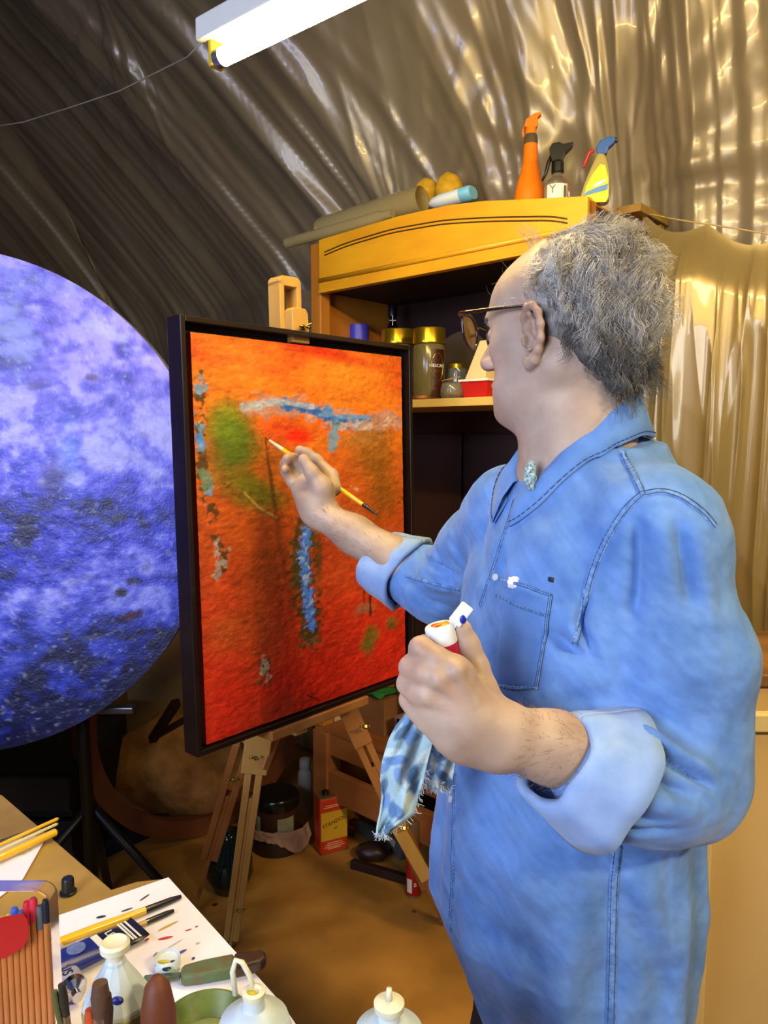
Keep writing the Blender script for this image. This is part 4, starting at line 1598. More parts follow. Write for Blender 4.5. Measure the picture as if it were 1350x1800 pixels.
BT(100, 860, 26, 60, '#14165e', soft=.8, a=.75, rag=.5, rs=30, seed=111)
BT(218, 1038, 12, 9, '#1a1020', soft=.4, a=.95, seed=112)
BT(240, 1018, 14, 7, '#141038', soft=.4, a=.9, rag=.6, rs=60, seed=113)
BT(225, 1082, 42, 10, '#1c1428', soft=.6, a=.85, rag=.6, rs=50, seed=114, ang=.25)
BT(235, 1078, 20, 5, '#5a1a24', soft=.6, a=.8, rag=.6, rs=60, seed=115, ang=.25)
BT(168, 665, 14, 8, '#3c1a58', soft=.6, a=.8, rag=.5, rs=60, seed=116)
BT(75, 680, 24, 14, '#2a1a6a', soft=.8, a=.6, rag=.6, rs=40, seed=117)
BT(130, 800, 22, 70, '#5a86e0', soft=.9, a=.55, rag=.5, rs=26, seed=118)
BT(30, 590, 40, 70, '#a9bcf8', soft=.9, a=.45, rag=.9, rs=40, seed=119)
BT(200, 590, 50, 14, '#b9c0fa', soft=.9, a=.6, rag=1.0, rs=50, seed=120, ang=-.5)
BT(60, 500, 80, 18, '#7f86e0', soft=.9, a=.5, rag=.6, rs=30, seed=121, ang=-.2)
m = sstep(.60, .88, fbm(U * 90, V * 130, 130, 4, .6)) * .32
pt.mixin(m, '#c9d4ff', .0008)
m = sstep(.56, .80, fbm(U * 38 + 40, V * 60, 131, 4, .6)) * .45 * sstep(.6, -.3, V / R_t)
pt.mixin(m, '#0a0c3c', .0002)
m = sstep(.965, .985, rr_) * sstep(.3, -.2, V / R_t)  # lower rim darkened: shade on the bottom edge put into the colour
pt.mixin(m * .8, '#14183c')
h_ = .0022 * (fbm(U * 36, V * 50, 141, 5, .6) - .5) + pt.h
G = TC + U[..., None] * TX + V[..., None] * TY + (.025 + h_)[..., None] * TN
F = []
i, j = np.meshgrid(np.arange(nr - 1), np.arange(na), indexing='ij')
j2 = (j + 1) % na
F = np.stack([(i * na + j).ravel(), ((i + 1) * na + j).ravel(), ((i + 1) * na + j2).ravel(), (i * na + j2).ravel()], 1)
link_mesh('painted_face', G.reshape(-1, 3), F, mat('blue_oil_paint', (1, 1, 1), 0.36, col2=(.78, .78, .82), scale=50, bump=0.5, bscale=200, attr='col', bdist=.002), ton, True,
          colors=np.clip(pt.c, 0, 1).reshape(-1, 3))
obj('edge', MB().lathe([(R_t * .98, .0175), (R_t * 1.0, .020), (R_t * 1.003, .017), (R_t * 1.003, -.022), (R_t * .98, -.024), (0, -.024)], TC, axis=TN, n=160, xdir=TX), mat('raw_panel_edge', '#6a6a90', .6, var=.3), ton, smooth=True, angle=40)

# black metal stand under it
M_blk = mat('black_metal', '#0e0e10', .4, metal=.3)
zb = TC[2] - R_t
sc_ = P(150, 1300, 1.95)
std = thing('metal_stand', (P(120, 1480, 1.9)[0], 1.85, 0), 'black metal stand carrying the round blue painting', 'stand')
px0 = P(128, 1260, 1.80)[0]
obj('post', MB().tube([(px0, 1.82, .05), (px0 - .01, 1.80, 1.18)], .016, 12), M_blk, std, smooth=True)
obj('cross_arm', MB().beam((px0 - .55, 1.745, .80), (px0 + .16, 1.745, .885), .03, .03), M_blk, std, bevel=.003)
for dx, dy in ((-.42, -.12), (.30, .12), (-.12, .40)):
    obj('leg', MB().tube([(px0, 1.82, .50), (px0 + dx, 1.82 + dy, .015)], .012, 10), M_blk, std, smooth=True)
obj('clamp', MB().box(P(205, 1246, 1.79), (.09, .03, .016)), mat('steel_clamp', '#5a5a60', .3, metal=.8), std, bevel=.003)
tg = obj('name_plate', MB().box(P(214, 1196, 1.84), (.055, .004, .022)), M_blk, std)
text_mesh('lettering', 'ION', .014, P(214, 1196, 1.835), (1, 0, 0), ZZ, M_white, tg)

# ------------------------------------------------------------------ big wooden hoop, sack, board, planks
M_hoop = mat('brown_hoop_wood', '#7a4526', .45, col2='#5a2e18', scale=6, bump=.1)
HN = nrm([0.66, -0.74, 0.10])
HX = nrm(np.cross(ZZ, HN))
HY = nrm(np.cross(HN, HX))
if HY[2] < 0:
    HY = -HY
HR = .45
hb_ = FLR(368, 1461)
hc0 = hb_ + HY * HR
hc0[2] = HR * HY[2] + .006
ring_o = [(HR, -.03), (HR, .03), (HR - .062, .03), (HR - .062, -.03), (HR, -.03)]
o = obj('wooden_hoop', MB().lathe(ring_o, hc0, axis=HN, n=96, cap=False), M_hoop, smooth=True, angle=40)
tag(o, 'large brown wooden hoop standing on the floor behind the easel', 'hoop')
M_sack = mat('burlap_sack', '#d29a58', .9, col2='#94622e', scale=14, bump=.6, bscale=120, bdist=.006)
sk = P(318, 1345, 2.86)
sk[2] = 0
fn_ = lambda l: 1 + .08 * math.sin(5 * l[0] + 2 * l[2]) + .06 * math.cos(7 * l[1] + 3 * l[2]) - (.0 if l[2] > -.5 else .0)
o = obj('sack', MB().ellipsoid(sk + [0, 0, .19], (.27, .20, .20), n=36, m=24, fn=fn_), M_sack, smooth=True)
V_ = o.data.vertices
for v_ in V_:
    wz = v_.co[2] + o.location[2]
    if wz < 0.004:
        v_.co[2] = .004 - o.location[2]
tag(o, 'lumpy brown burlap sack on the floor inside the wooden hoop', 'sack')
bd = P(300, 1200, 3.0)
o = obj('panel_board', MB().box((bd[0], bd[1] + .1, .62), (.50, .03, 1.24), np.array([[.94, -.34, 0], [.34, .94, 0], [0, 0, 1]])), mat('beige_board', '#ecd09a', .7, var=.08, scale=2), bevel=.003)
tag(o, 'plain beige board standing behind the hoop and sack', 'board')
o = obj('wooden_strut', MB().beam(P(268, 1300, 2.3), P(310, 1235, 2.1), .022, .022).beam(P(272, 1296, 2.3), P(330, 1262, 2.1), .016, .016), M_cabi)
tag(o, 'pair of crossed dark wooden struts in front of the sack', 'strut')
o = obj('blue_plank', MB().beam(FLR(130, 1520) + [0, .0, .03], FLR(285, 1448) + [0, 0, .03], .10, .06, (0, 1, 0)), mat('dark_blue_plank', '#16202e', .6), bevel=.004)
tag(o, 'dark blue plank lying on the floor beneath the round painting', 'plank')
ob = thing('crate', (-1.35, 2.5, 0), 'dark wooden crate in the shadow under the round painting', 'crate')
for z in (.06, .2, .34):
    obj('slat', MB().box((-1.35, 2.20, z), (.75, .02, .11)), M_dark, ob, bevel=.003)
obj('crate_body', MB().box((-1.35, 2.48, .2), (.73, .5, .38)), M_dark, ob)
vs_ = P(395, 1420, 2.3)
o = obj('glass_vase', MB().lathe([(.05, 0), (.075, .05), (.07, .12), (.03, .17), (.035, .19)], (vs_[0], vs_[1] + .05, 0.003), n=28), mat('dark_green_glass', '#12261e', .1, trans=.3), smooth=True)
tag(o, 'dark green glass vase on the floor inside the lower hoop', 'vase')

# ================================================================== RIGHT SIDE
M_ledge = mat('weathered_worktop', '#9a6c34', .5, col2='#5c3a1c', scale=12, bump=.4, stretch=(.3, 1, 1))
lt = hit(1310, 1112, (0, 0, 0.96), (0, 0, 1))
lf = P(1330, 1196, 1.62)
LZ = .985
a = hit(1300, 1108, (0, 0, LZ), (0, 0, 1))
b = hit(1330, 1185, (0, 0, LZ), (0, 0, 1))
wk = thing('side_bench', (1.15, (a[1] + b[1]) / 2, 0), 'dark stained wooden side bench behind the man at right', 'bench')
yc, yd = (a[1] + b[1]) / 2, (a[1] - b[1])
xl = .72
obj('top', MB().box((xl + .45, yc, LZ - .014), (.9, yd, .028)), M_ledge, wk, bevel=.004)
obj('apron', MB().box((xl + .46, b[1] + .03, LZ - .07), (.86, .025, .09)), M_cabi, wk)
for lx, ly in ((xl + .04, b[1] + .04), (xl + .86, b[1] + .04), (xl + .04, a[1] - .04), (xl + .86, a[1] - .04)):
    obj('leg', MB().box((lx, ly, (LZ - .03) / 2), (.05, .05, LZ - .03)), M_cabi, wk, bevel=.003)
cs = [hit(x, y, (0, 0, LZ + .002), (0, 0, 1)) for x, y in ((1290, 1111), (1322, 1109), (1342, 1168), (1296, 1162))]
pcx = np.array(cs)
A_, B_ = np.meshgrid(np.linspace(0, 1, 60), np.linspace(0, 1, 60), indexing='ij')
G = ((1 - A_) * (1 - B_))[..., None] * pcx[0] + (A_ * (1 - B_))[..., None] * pcx[1] + (A_ * B_)[..., None] * pcx[2] + ((1 - A_) * B_)[..., None] * pcx[3]
base = np.array(rgb('#d8c23a')) * np.ones(G.shape)
pt = Paint(A_, B_, base)
pt.mixin(sstep(.5, .58, fbm(A_ * 5, B_ * 5, 201)), '#3c7a2c')
pt.mixin(sstep(.6, .66, fbm(A_ * 6, B_ * 6, 202)), '#3a6ea8')
pt.mixin(sstep(.62, .68, fbm(A_ * 8, B_ * 8, 203)), '#ece6d0')
q = (np.arange(59)[:, None] * 60 + np.arange(59)[None]).ravel()
Fq = np.stack([q, q + 1, q + 61, q + 60], 1)
o = link_mesh('postcard', G.reshape(-1, 3), Fq, mat('printed_card', (1, 1, 1), .5, var=0, attr='col'), None, False, colors=pt.c.reshape(-1, 3), solid=.001)
tag(o, 'yellow and green printed card lying on the side bench', 'postcard')

M_beige = mat('beige_painted_panel', '#cfae74', .6, col2='#bf9e66', scale=2.5, bump=.1)
M_beige2 = mat('beige_frame_strip', '#dcc48e', .55, var=.08, scale=8)
xb = .545
zb = P(1335, 1258, 1.25)[2]
bp_ = thing('cupboard', (xb + .35, 1.40, 0), 'beige painted cupboard with a pale edge strip at lower right', 'cupboard')
obj('front_panel', MB().box((xb + .36, 1.2285, zb / 2 - .004), (.68, .012, zb - .06)), M_beige, bp_, bevel=.002)
obj('edge_strip', MB().box((xb + .012, 1.225, zb / 2), (.024, .022, zb)), M_beige2, bp_, bevel=.003)
obj('top_strip', MB().box((xb + .37, 1.222, zb - .016), (.69, .020, .032)), M_beige2, bp_, bevel=.003)
obj('edge_strip', MB().box((xb + .70, 1.225, zb / 2), (.024, .022, zb)), M_beige2, bp_, bevel=.003)
obj('side_panel', MB().box((xb + .008, 1.33, zb / 2), (.014, .19, zb - .01)), M_cabi, bp_)
obj('back_panel', MB().box((xb + .36, 1.42, zb / 2), (.69, .012, zb - .01)), M_beige, bp_)
o = obj('yellow_cloth', MB().ellipsoid(P(1242, 1482, 1.5), (.05, .03, .05), fn=bump_fn), mat('lime_cloth', '#a8a81c', .8), smooth=True)
bpos = o
tag(o, 'scrap of lime yellow cloth tucked behind the cupboard edge', 'cloth')
o = obj('dark_shelf_unit', MB().box((P(1232, 1600, 1.55)[0] - .02, 1.62, .42), (.16, .24, .84)), M_cabi, bevel=.003)
tag(o, 'low dark wooden unit between the man and the cupboard', 'shelf')
bpos.location = (o.location[0] + .03, 1.60, .845)

# ================================================================== WORK TABLE IN FRONT
TZ = .83
M_tab = mat('paint_stained_tabletop', '#b08c3c', .5, col2='#7c6020', scale=7, bump=.15, bscale=60)
poly_px = [(-420, 1190), (5, 1398), (196, 1563), (240, 1549), (297, 1543), (497, 1768), (560, 1850), (760, 2010), (760, 2500), (-900, 2500), (-1300, 1600)]
poly = [FLR(x, y, TZ) for x, y in poly_px]
tab = thing('work_table', (np.mean([p[0] for p in poly]), np.mean([p[1] for p in poly]), 0), 'paint-stained ochre work table covered with papers and brushes in front', 'table')
obj('tabletop', MB().prism(poly, (0, 0, -.024)), M_tab, tab, bevel=.002)
for lx, ly in ((-.45, .30), (-.02, .40), (-1.15, .45), (-.50, .92)):
    obj('leg', MB().box((lx, ly, (TZ - .024) / 2), (.045, .045, TZ - .024)), M_cabr, tab, bevel=.003)
M_paper = mat('white_paper', '#e8e2e8', .7, var=.03, scale=30)


def sheet(name, pxs, z, label, curl=0.0, m=M_paper):
    pts = [FLR(x, y, z) for x, y in pxs]
    o = obj(name, MB().prism(pts, (0, 0, -.0006)), m)
    return tag(o, label, 'paper')


sheet('paper_sheet', [(296, 1542), (492, 1760), (520, 1800), (560, 1900), (-60, 1990), (-60, 1660), (100, 1610)], TZ + .0022, 'large white paper with paint dabs under the brushes and the knife')
sheet('paper_sheet', [(-10, 1478), (84, 1467), (40, 1545), (-30, 1600), (-60, 1500)], TZ + .0022, 'white paper corner beneath the bundle of yellow brush handles')
ZP = TZ + .0032
dabs = [((246, 1583), (262, 1572), '#2a2a30', 1.3), ((214, 1602), (232, 1596), '#26262c', 1.6), ((170, 1613), (185, 1610), '#1e2430', 2.6),
        ((278, 1636), (312, 1619), '#b89a20', 1.8), ((279, 1651), (303, 1646), '#b02a3a', 2.2), ((246, 1645), (254, 1641), '#c23a4a', 1.4), ((257, 1652), (261, 1650), '#c03048', 2.4),
        ((326, 1636), (336, 1633), '#9a4a5a', 1.2), ((344, 1629), (347, 1628), '#6a5a6a', 1.2), ((293, 1668), (320, 1651), '#b0b0b8', 1.0), ((310, 1678), (327, 1669), '#3c3c9a', 2.2),
        ((339, 1686), (341, 1683), '#26304a', 2.0), ((345, 1659), (350, 1657), '#a0a0b4', 1.2), ((276, 1674), (270, 1680), '#7a80a0', 1.0), ((31, 1503), (46, 1500), '#b8a830', 1.2),
        ((50, 1497), (55, 1494), '#9aa030', 1.0)]
for k, (a, b, cc, w_) in enumerate(dabs):
    p, q_ = FLR(*a, ZP), FLR(*b, ZP)
    m_ = (p + q_) / 2
    dd_ = q_ - p
    L_ = np.linalg.norm(dd_) / 2 + .001
    x_ = nrm(dd_)
    o = obj('paint_dab', MB().ellipsoid(m_, (L_, w_ * .0009, .0006), np.array([x_, np.cross(ZZ, x_), ZZ]), 14, 8), mat('dab' + cc, cc, .4, var=.0), smooth=True)
    nm = {'#2a2a30': 'black', '#26262c': 'black', '#1e2430': 'blue-black', '#b89a20': 'yellow', '#b02a3a': 'red', '#c23a4a': 'pale red', '#c03048': 'red', '#9a4a5a': 'dull pink',
          '#6a5a6a': 'grey', '#b0b0b8': 'pale grey', '#3c3c9a': 'blue', '#26304a': 'dark blue', '#a0a0b4': 'faint grey', '#7a80a0': 'grey-blue', '#b8a830': 'lime', '#9aa030': 'olive'}[cc]
    wh = ['above the big yellow brush, rightmost', 'just above the big yellow brush', 'left of the other black dabs', 'long stroke right of the small brush', 'stroke below the long yellow one',
          'short one near the small brush tip', 'dot left of the red stroke', 'short one near the paper right edge', 'dot nearest the paper right edge', 'thin faint stroke above the blue one',
          'stroke right of the round lid', 'dot right of the blue stroke', 'faint speck above the knife', 'small tick above the round lid', 'stroke beside the bundle of brushes', 'speck beside the bundle of brushes'][k]
    tag(o, '%s paint dab on the white paper, %s' % (nm, wh), 'paint dab')

M_by = mat('yellow_lacquer', '#e0ac14', .3, var=.08, coat=.4)
M_bk = mat('black_lacquer', '#1a1416', .25, coat=.4)
M_cream = mat('cream_lacquer', '#d8c890', .35)
M_ferr = mat('ferrule', '#c8c0a8', .25, metal=.9)
M_brist = mat('bristle', '#3a2414', .8, bump=.5, bscale=300, stretch=(1, 1, .1))


def brush(name, segs, label, cat='brush', group=None):
    """segs: list of (part name, [(point, radius)...], material)"""
    allp = np.array([p for _, s, _ in segs for p, _ in s])
    t = thing(name, (allp[:, 0].mean(), allp[:, 1].mean(), allp[:, 2].min()), label, cat, group)
    for nm, s, m in segs:
        obj(nm, MB().tube([p for p, _ in s], [r for _, r in s], 14), m, t, smooth=True, angle=60)
    return t


def on(px, py, r, z=None):
    return FLR(px, py, (TZ + .003 if z is None else z) + r)


a, m_, b = on(70, 1668, .0052), on(256, 1600, .0048), on(318, 1576, .003)
brush('paintbrush', [('handle', [(a, .0045), ((a + m_) / 2, .0056), (m_, .0046)], M_by), ('handle_end', [(m_, .0047), (m_ + (b - m_) * .7, .0042), (b, .0026)], M_bk)],
      'long yellow paintbrush with black handle end lying across the white paper')
a, m_, b = on(215, 1638, .0036), on(257, 1621, .0036), on(305, 1601, .0024)
brush('paintbrush', [('handle', [(a, .0028), (m_, .0034)], mat('tan_lacquer', '#b89a54', .35)), ('handle_end', [(m_, .0036), (m_ + (b - m_) * .7, .0036), (b, .0024)], M_bk)],
      'small tan paintbrush with dark end below the long yellow brush')
for (p0, p1, r_, lb, cc) in (((-60, 1535), (97, 1463), .0062, 'thickest yellow brush handle over the table edge at left', M_by), ((-60, 1512), (100, 1440), .0030, 'thin yellow brush handle, uppermost of the bundle at left', M_by),
                             ((-60, 1522), (99, 1449), .0026, 'thin cream brush handle in the middle of the bundle', M_cream), ((-60, 1500), (60, 1458), .0022, 'thin dark-ended brush handle behind the yellow bundle', M_bk)):
    a, b = on(*p0, r_ + .002), on(*p1, r_ + .002)
    brush('paintbrush', [('handle', [(a, r_ * .8), ((a + b) / 2, r_), (b, r_ * .95)], cc), ('handle_tip', [(b, r_ * .95), (b + (b - a) * .02, r_ * .6)], M_pine)], lb)
# black cap
c = FLR(120, 1570, TZ)
j = thing('tube_cap', c, 'small black screw cap standing on the bare tabletop', 'cap')
obj('cap_body', MB().lathe([(.0085, .002), (.0080, .020), (.0070, .022)], c), M_blackp, j, smooth=True, angle=40)
obj('cap_flange', MB().lathe([(.0110, 0), (.0110, .003), (.0086, .004)], c), M_blackp, j, smooth=True, angle=40)

# blue paint tube with striped crimped end
M_tb = mat('tube_blue', '#16247a', .3, var=.08)
M_tk = mat('tube_black', '#15141a', .3)


def flat_tube(a, b, wa, wb, ha, hb, n=12, lift=0.0, curl=0.0):
    mb_ = MB()
    d_ = nrm(b - a)
    sd = nrm(np.cross(ZZ, d_))
    vs = []
    for i in range(n + 1):
        t_ = i / n
        c_ = a + (b - a) * t_ + ZZ * (curl * t_ * t_)
        w_, h_ = wa + (wb - wa) * t_, ha + (hb - ha) * t_
        for k in range(20):
            q_ = 2 * math.pi * k / 20
            vs.append(c_ + sd * math.copysign(abs(math.cos(q_)) ** .6, math.cos(q_)) * w_ + ZZ * (math.sin(q_) * h_ + h_))
    fs = []
    for i in range(n):
        for k in range(20):
            k2 = (k + 1) % 20
            fs.append((i * 20 + k, i * 20 + k2, (i + 1) * 20 + k2, (i + 1) * 20 + k))
    fs.append(tuple(range(20))[::-1])
    fs.append(tuple(n * 20 + k for k in range(20)))
    return mb_.add(vs, fs)


zt_ = TZ + .0035
a, m_, m2, b = FLR(98, 1716, zt_), FLR(178, 1673, zt_), FLR(212, 1655, zt_), FLR(243, 1650, zt_)
pt_ = thing('paint_tube', (a + b) / 2, 'dark blue paint tube with a black and white striped end on the paper', 'paint tube')
obj('tube_body', flat_tube(a, m_, .020, .021, .011, .008), M_tb, pt_, smooth=True, angle=60)
bk = obj('black_band', flat_tube(m_, m2, .0212, .022, .0081, .0055), M_tk, pt_, smooth=True, angle=60)
dd_ = nrm(m2 - m_)
sd_ = nrm(np.cross(ZZ, dd_))
text_mesh('lettering', 'LIT', .013, (m_ + m2) / 2 + ZZ * .0155 - dd_ * .0, sd_ * -1, dd_, M_white, bk)
b2 = m2 + (m2 - m_) * 1.05
ed = obj('crimped_end', flat_tube(m2, b2, .022, .024, .0055, .0012, curl=.006), M_tk, pt_, smooth=True, angle=60)
stp = MB()
for f_ in (.25, .40, .62):
    c_ = m2 + (b2 - m2) * f_ + ZZ * (2 * (.0055 - .0043 * f_) + .006 * f_ * f_ + .0004)
    stp.box(c_, (.0022, .040, .0008), np.array([dd_, sd_, ZZ]))
obj('white_stripe', stp, M_white, ed)
c_ = a + (m_ - a) * .45 + ZZ * .0203
obj('pale_disc', MB().lathe([(.0105, 0), (.0105, .0012)], c_, axis=ZZ, n=28), mat('pale_blue_print', '#6a7cb0', .4, var=.25, scale=200), pt_, smooth=True, angle=40)
obj('price_label', MB().box(m_ + ZZ * .0168 - dd_ * .004, (.008, .022, .001), np.array([dd_, sd_, ZZ])), M_white, pt_)
# silver tube
a, b = FLR(84, 1672, zt_), FLR(128, 1752, zt_)
st_ = thing('paint_tube', (a + b) / 2, 'silver-white paint tube with black letters beside the plastic case', 'paint tube')
bo = obj('tube_body', flat_tube(a, b, .016, .016, .004, .010), mat('silver_white_tube', '#c4c8d0', .3, metal=.3), st_, smooth=True, angle=60)
d2 = nrm(b - a)
s2_ = nrm(np.cross(ZZ, d2))
text_mesh('lettering', 'SUS', .016, a + (b - a) * .72 + ZZ * .0182, d2, s2_, M_tk, bo)
obj('tube_shoulder', MB().lathe([(.016, 0), (.015, .006), (.006, .010), (.006, .018)], b + ZZ * .010, axis=d2, n=24, sx=.9), mat('foil', '#d0d0d4', .15, metal=1.0), st_, smooth=True, angle=50)

# round lid with mixed paint
c = FLR(295, 1703, TZ + .0024)
R1 = 22.5 * pix(c)[2] / 1300
ld = thing('mixing_lid', c, 'small round white lid with yellow and dark green paint on the paper', 'lid')
obj('lid_body', MB().lathe([(R1 * .95, 0), (R1, .003), (R1, .014), (R1 * .93, .016), (R1 * .86, .012), (0, .011)], c), mat('milky_white_plastic', '#d4dcdc', .35, var=.1, scale=60), ld, smooth=True, angle=50)
for (px, py, r1, r2, cc, nm) in ((293, 1703, .0052, .0042, '#16241c', 'dark_paint'), (281, 1696, .006, .003, '#b8b020', 'yellow_paint'), (288, 1690, .007, .0022, '#c8bc2c', 'yellow_paint'), (304, 1690, .003, .002, '#2a3a5a', 'blue_paint'), (303, 1706, .004, .0022, '#6a8a5a', 'green_paint')):
    c_ = FLR(px, py, TZ + .0145)
    obj(nm, MB().ellipsoid(c_, (r1, r2, .0012), None, 14, 8), mat('paint' + cc, cc, .3), ld, smooth=True)

# painted palette knife
a, b, e = FLR(252, 1722, TZ + .008), FLR(318, 1716, TZ + .010), FLR(468, 1686, TZ + .014)
M_kn = mat('paint_crusted_wood', '#4c6a4a', .5, col2='#5c4a24', scale=55, bump=.5, bscale=120)
kn = thing('palette_knife', (a + e) / 2 - ZZ * .008, 'palette knife with a paint-crusted green and brown handle over the paper edge', 'palette knife')
obj('blade', MB().beam(a, b, .012, .0025, np.cross(ZZ, nrm(b - a))), mat('crusted_steel', '#6f7d62', .4, metal=.4, col2='#3a4a3a', scale=80), kn, bevel=.0008)
sd_ = nrm(np.cross(ZZ, nrm(e - b)))
dd_ = nrm(e - b)
Lh = np.linalg.norm(e - b)
ou = [(0, -.006), (.004, -.010), (.25 * Lh, -.0125), (.7 * Lh, -.0125), (.93 * Lh, -.010), (Lh, -.004), (Lh, .004), (.93 * Lh, .010), (.7 * Lh, .0125), (.25 * Lh, .0125), (.004, .010), (0, .006)]
cut = .62 * Lh
obj('handle', MB().prism([b + dd_ * x + sd_ * y - ZZ * .007 for x, y in ou if x <= cut] [:3] + [b + dd_ * cut + sd_ * -.0125 - ZZ * .007, b + dd_ * cut + sd_ * .0125 - ZZ * .007] +
                        [b + dd_ * x + sd_ * y - ZZ * .007 for x, y in ou if x <= cut][3:], (0, 0, .014)), M_kn, kn, bevel=.003)
obj('handle_end', MB().prism([b + dd_ * cut + sd_ * -.0125 - ZZ * .007] + [b + dd_ * x + sd_ * y - ZZ * .007 for x, y in ou if x > cut] + [b + dd_ * cut + sd_ * .0125 - ZZ * .007], (0, 0, .014)),
    mat('dark_brown_handle', '#3a2418', .3, coat=.3, var=.2), kn, bevel=.003)

# olive green dish
c = FLR(362, 1838, TZ + .003)
R1 = .046
ds_ = thing('mixing_dish', c, 'round olive green mixing dish streaked with paint at the bottom edge', 'dish')
obj('dish_body', MB().lathe([(R1 * .7, 0), (R1, .020), (R1, .026), (R1 * .95, .026), (R1 * .66, .005), (0, .004)], c, n=48), mat('olive_dish', '#6b7a34', .4, col2='#3f4a1c', scale=30), ds_, smooth=True, angle=50)
obj('paint_film', MB().lathe([(0, .0065), (R1 * .62, .0065), (R1 * .64, .005)], c, n=40), mat('pale_green_film', '#9aa67a', .3, col2='#7a8a4c', scale=60), ds_, smooth=True)

# squeeze bottles
M_bw = mat('milky_bottle_plastic', '#c9d6dc', .35, var=.12, scale=25, trans=.05)
M_bc = mat('cream_bottle_plastic', '#dcd8bc', .4, var=.12, scale=30)
M_by2 = mat('blue_paint_bottle', '#4c56b8', .35)
M_band = mat('painty_band', '#a39c6a', .5, col2='#767448', scale=50)


def squeeze(px, py, dtop, label, body, rr, kind):
    tp = P(px, py, dtop)
    c = np.array([tp[0], tp[1], TZ + .0025])
    H = tp[2] - c[2]
    j = thing('paint_bottle', c, label, 'paint bottle')
    if kind == 0:
        obj('bottle_body', MB().lathe([(rr * .9, 0), (rr, .004), (rr, H - .064), (rr * .97, H - .060)], c), body, j, smooth=True, angle=40)
        obj('collar_band', MB().lathe([(rr * .98, H - .064), (rr * 1.02, H - .050), (rr * .99, H - .048)], c, n=12), M_band, j, bevel=.001)
        cn = obj('cone_top', MB().lathe([(rr * 1.0, H - .049), (rr * .97, H - .045), (rr * .62, H - .028), (rr * .32, H - .014), (rr * .28, H - .010)], c, n=12), M_bw, j, bevel=.0015)
        obj('nozzle', MB().lathe([(.0068, H - .014), (.0066, H - .003), (.0120, H - .002), (.0122, H + .003), (.010, H + .005), (.006, H + .003), (0, H + .003)], c, n=20), M_bc, j, smooth=True, angle=40)
        vd_ = nrm(CAM - c)
        s_ = MB().ellipsoid(c + ZZ * (H - .034) + nrm([vd_[0], vd_[1], 0]) * rr * .70, (.0055, .003, .0035), None, 12, 8)
        obj('blue_spot', s_, mat('blue_spot_paint', '#1c2a8a', .4), cn, smooth=True)
    else:
        obj('bottle_body', MB().lathe([(rr * .9, 0), (rr, .004), (rr, H - .034), (rr * .9, H - .024), (rr * .55, H - .019), (rr * .40, H - .014)], c, n=40), body, j, smooth=True, angle=60)
        obj('neck', MB().lathe([(.0098, H - .020), (.0085, H - .010), (.0078, H - .006)], c, n=24), M_bw, j, smooth=True, angle=40)
        if kind == 1:
            obj('nozzle_ring', MB().lathe([(.0085, H - .006), (.0092, H - .003), (.0092, H), (.006, H + .001), (.0035, H - .002)], c, n=24), M_bc, j, smooth=True, angle=50)
            obj('dried_paint', MB().ellipsoid(c + ZZ * (H - .0005) + [-.002, -.002, 0], (.0050, .0035, .0013), None, 12, 8), mat('yellow_dried_paint', '#c8b428', .4), j, smooth=True)
            sp = [c + ZZ * (H - .010) + [.000, 0.006, 0], c + ZZ * (H + .008) + [-.004, .006, 0], c + ZZ * (H + .020) + [-.010, .006, 0], c + ZZ * (H + .022) + [-.015, .006, 0], c + ZZ * (H + .012) + [-.018, .006, 0], c + ZZ * (H - .008) + [-.016, .006, 0]]
            obj('cap_strap', MB().tube(sp, .0022, 10), M_bc, j, smooth=True)
        else:
            obj('flip_cap', MB().lathe([(.008, H - .010), (.0120, H - .005), (.0122, H), (.008, H + .002), (0, H + .0025)], c, n=28), M_bc, j, smooth=True, angle=50)
            obj('nib', MB().tube([c + ZZ * (H + .001), c + ZZ * (H + .012)], [.0028, .0022], 12), M_bc, j, smooth=True)
    return j


squeeze(202, 1664, .62, 'paint bottle with faceted pale cone top, blue spot and blue body', M_by2, .028, 0)
squeeze(446, 1742, .59, 'pale paint bottle with a looped cap strap and yellow-crusted nozzle', M_bw, .030, 1)
squeeze(684, 1762, .585, 'pale paint bottle with a flat round cap nearest the man', M_bw, .030, 2)
c = P(276, 1722, .60)
cc_ = np.array([c[0], c[1], TZ + .0025])
o = obj('brown_bottle', MB().lathe([(.013, 0), (.014, .004), (.014, c[2] - TZ - .030), (.010, c[2] - TZ - .008), (.004, c[2] - TZ)], cc_ + [0.0, 0, 0], n=28), mat('brown_plastic', '#6a3416', .6), smooth=True)
tag(o, 'rounded brown bottle right of the cone-topped paint bottle', 'bottle')

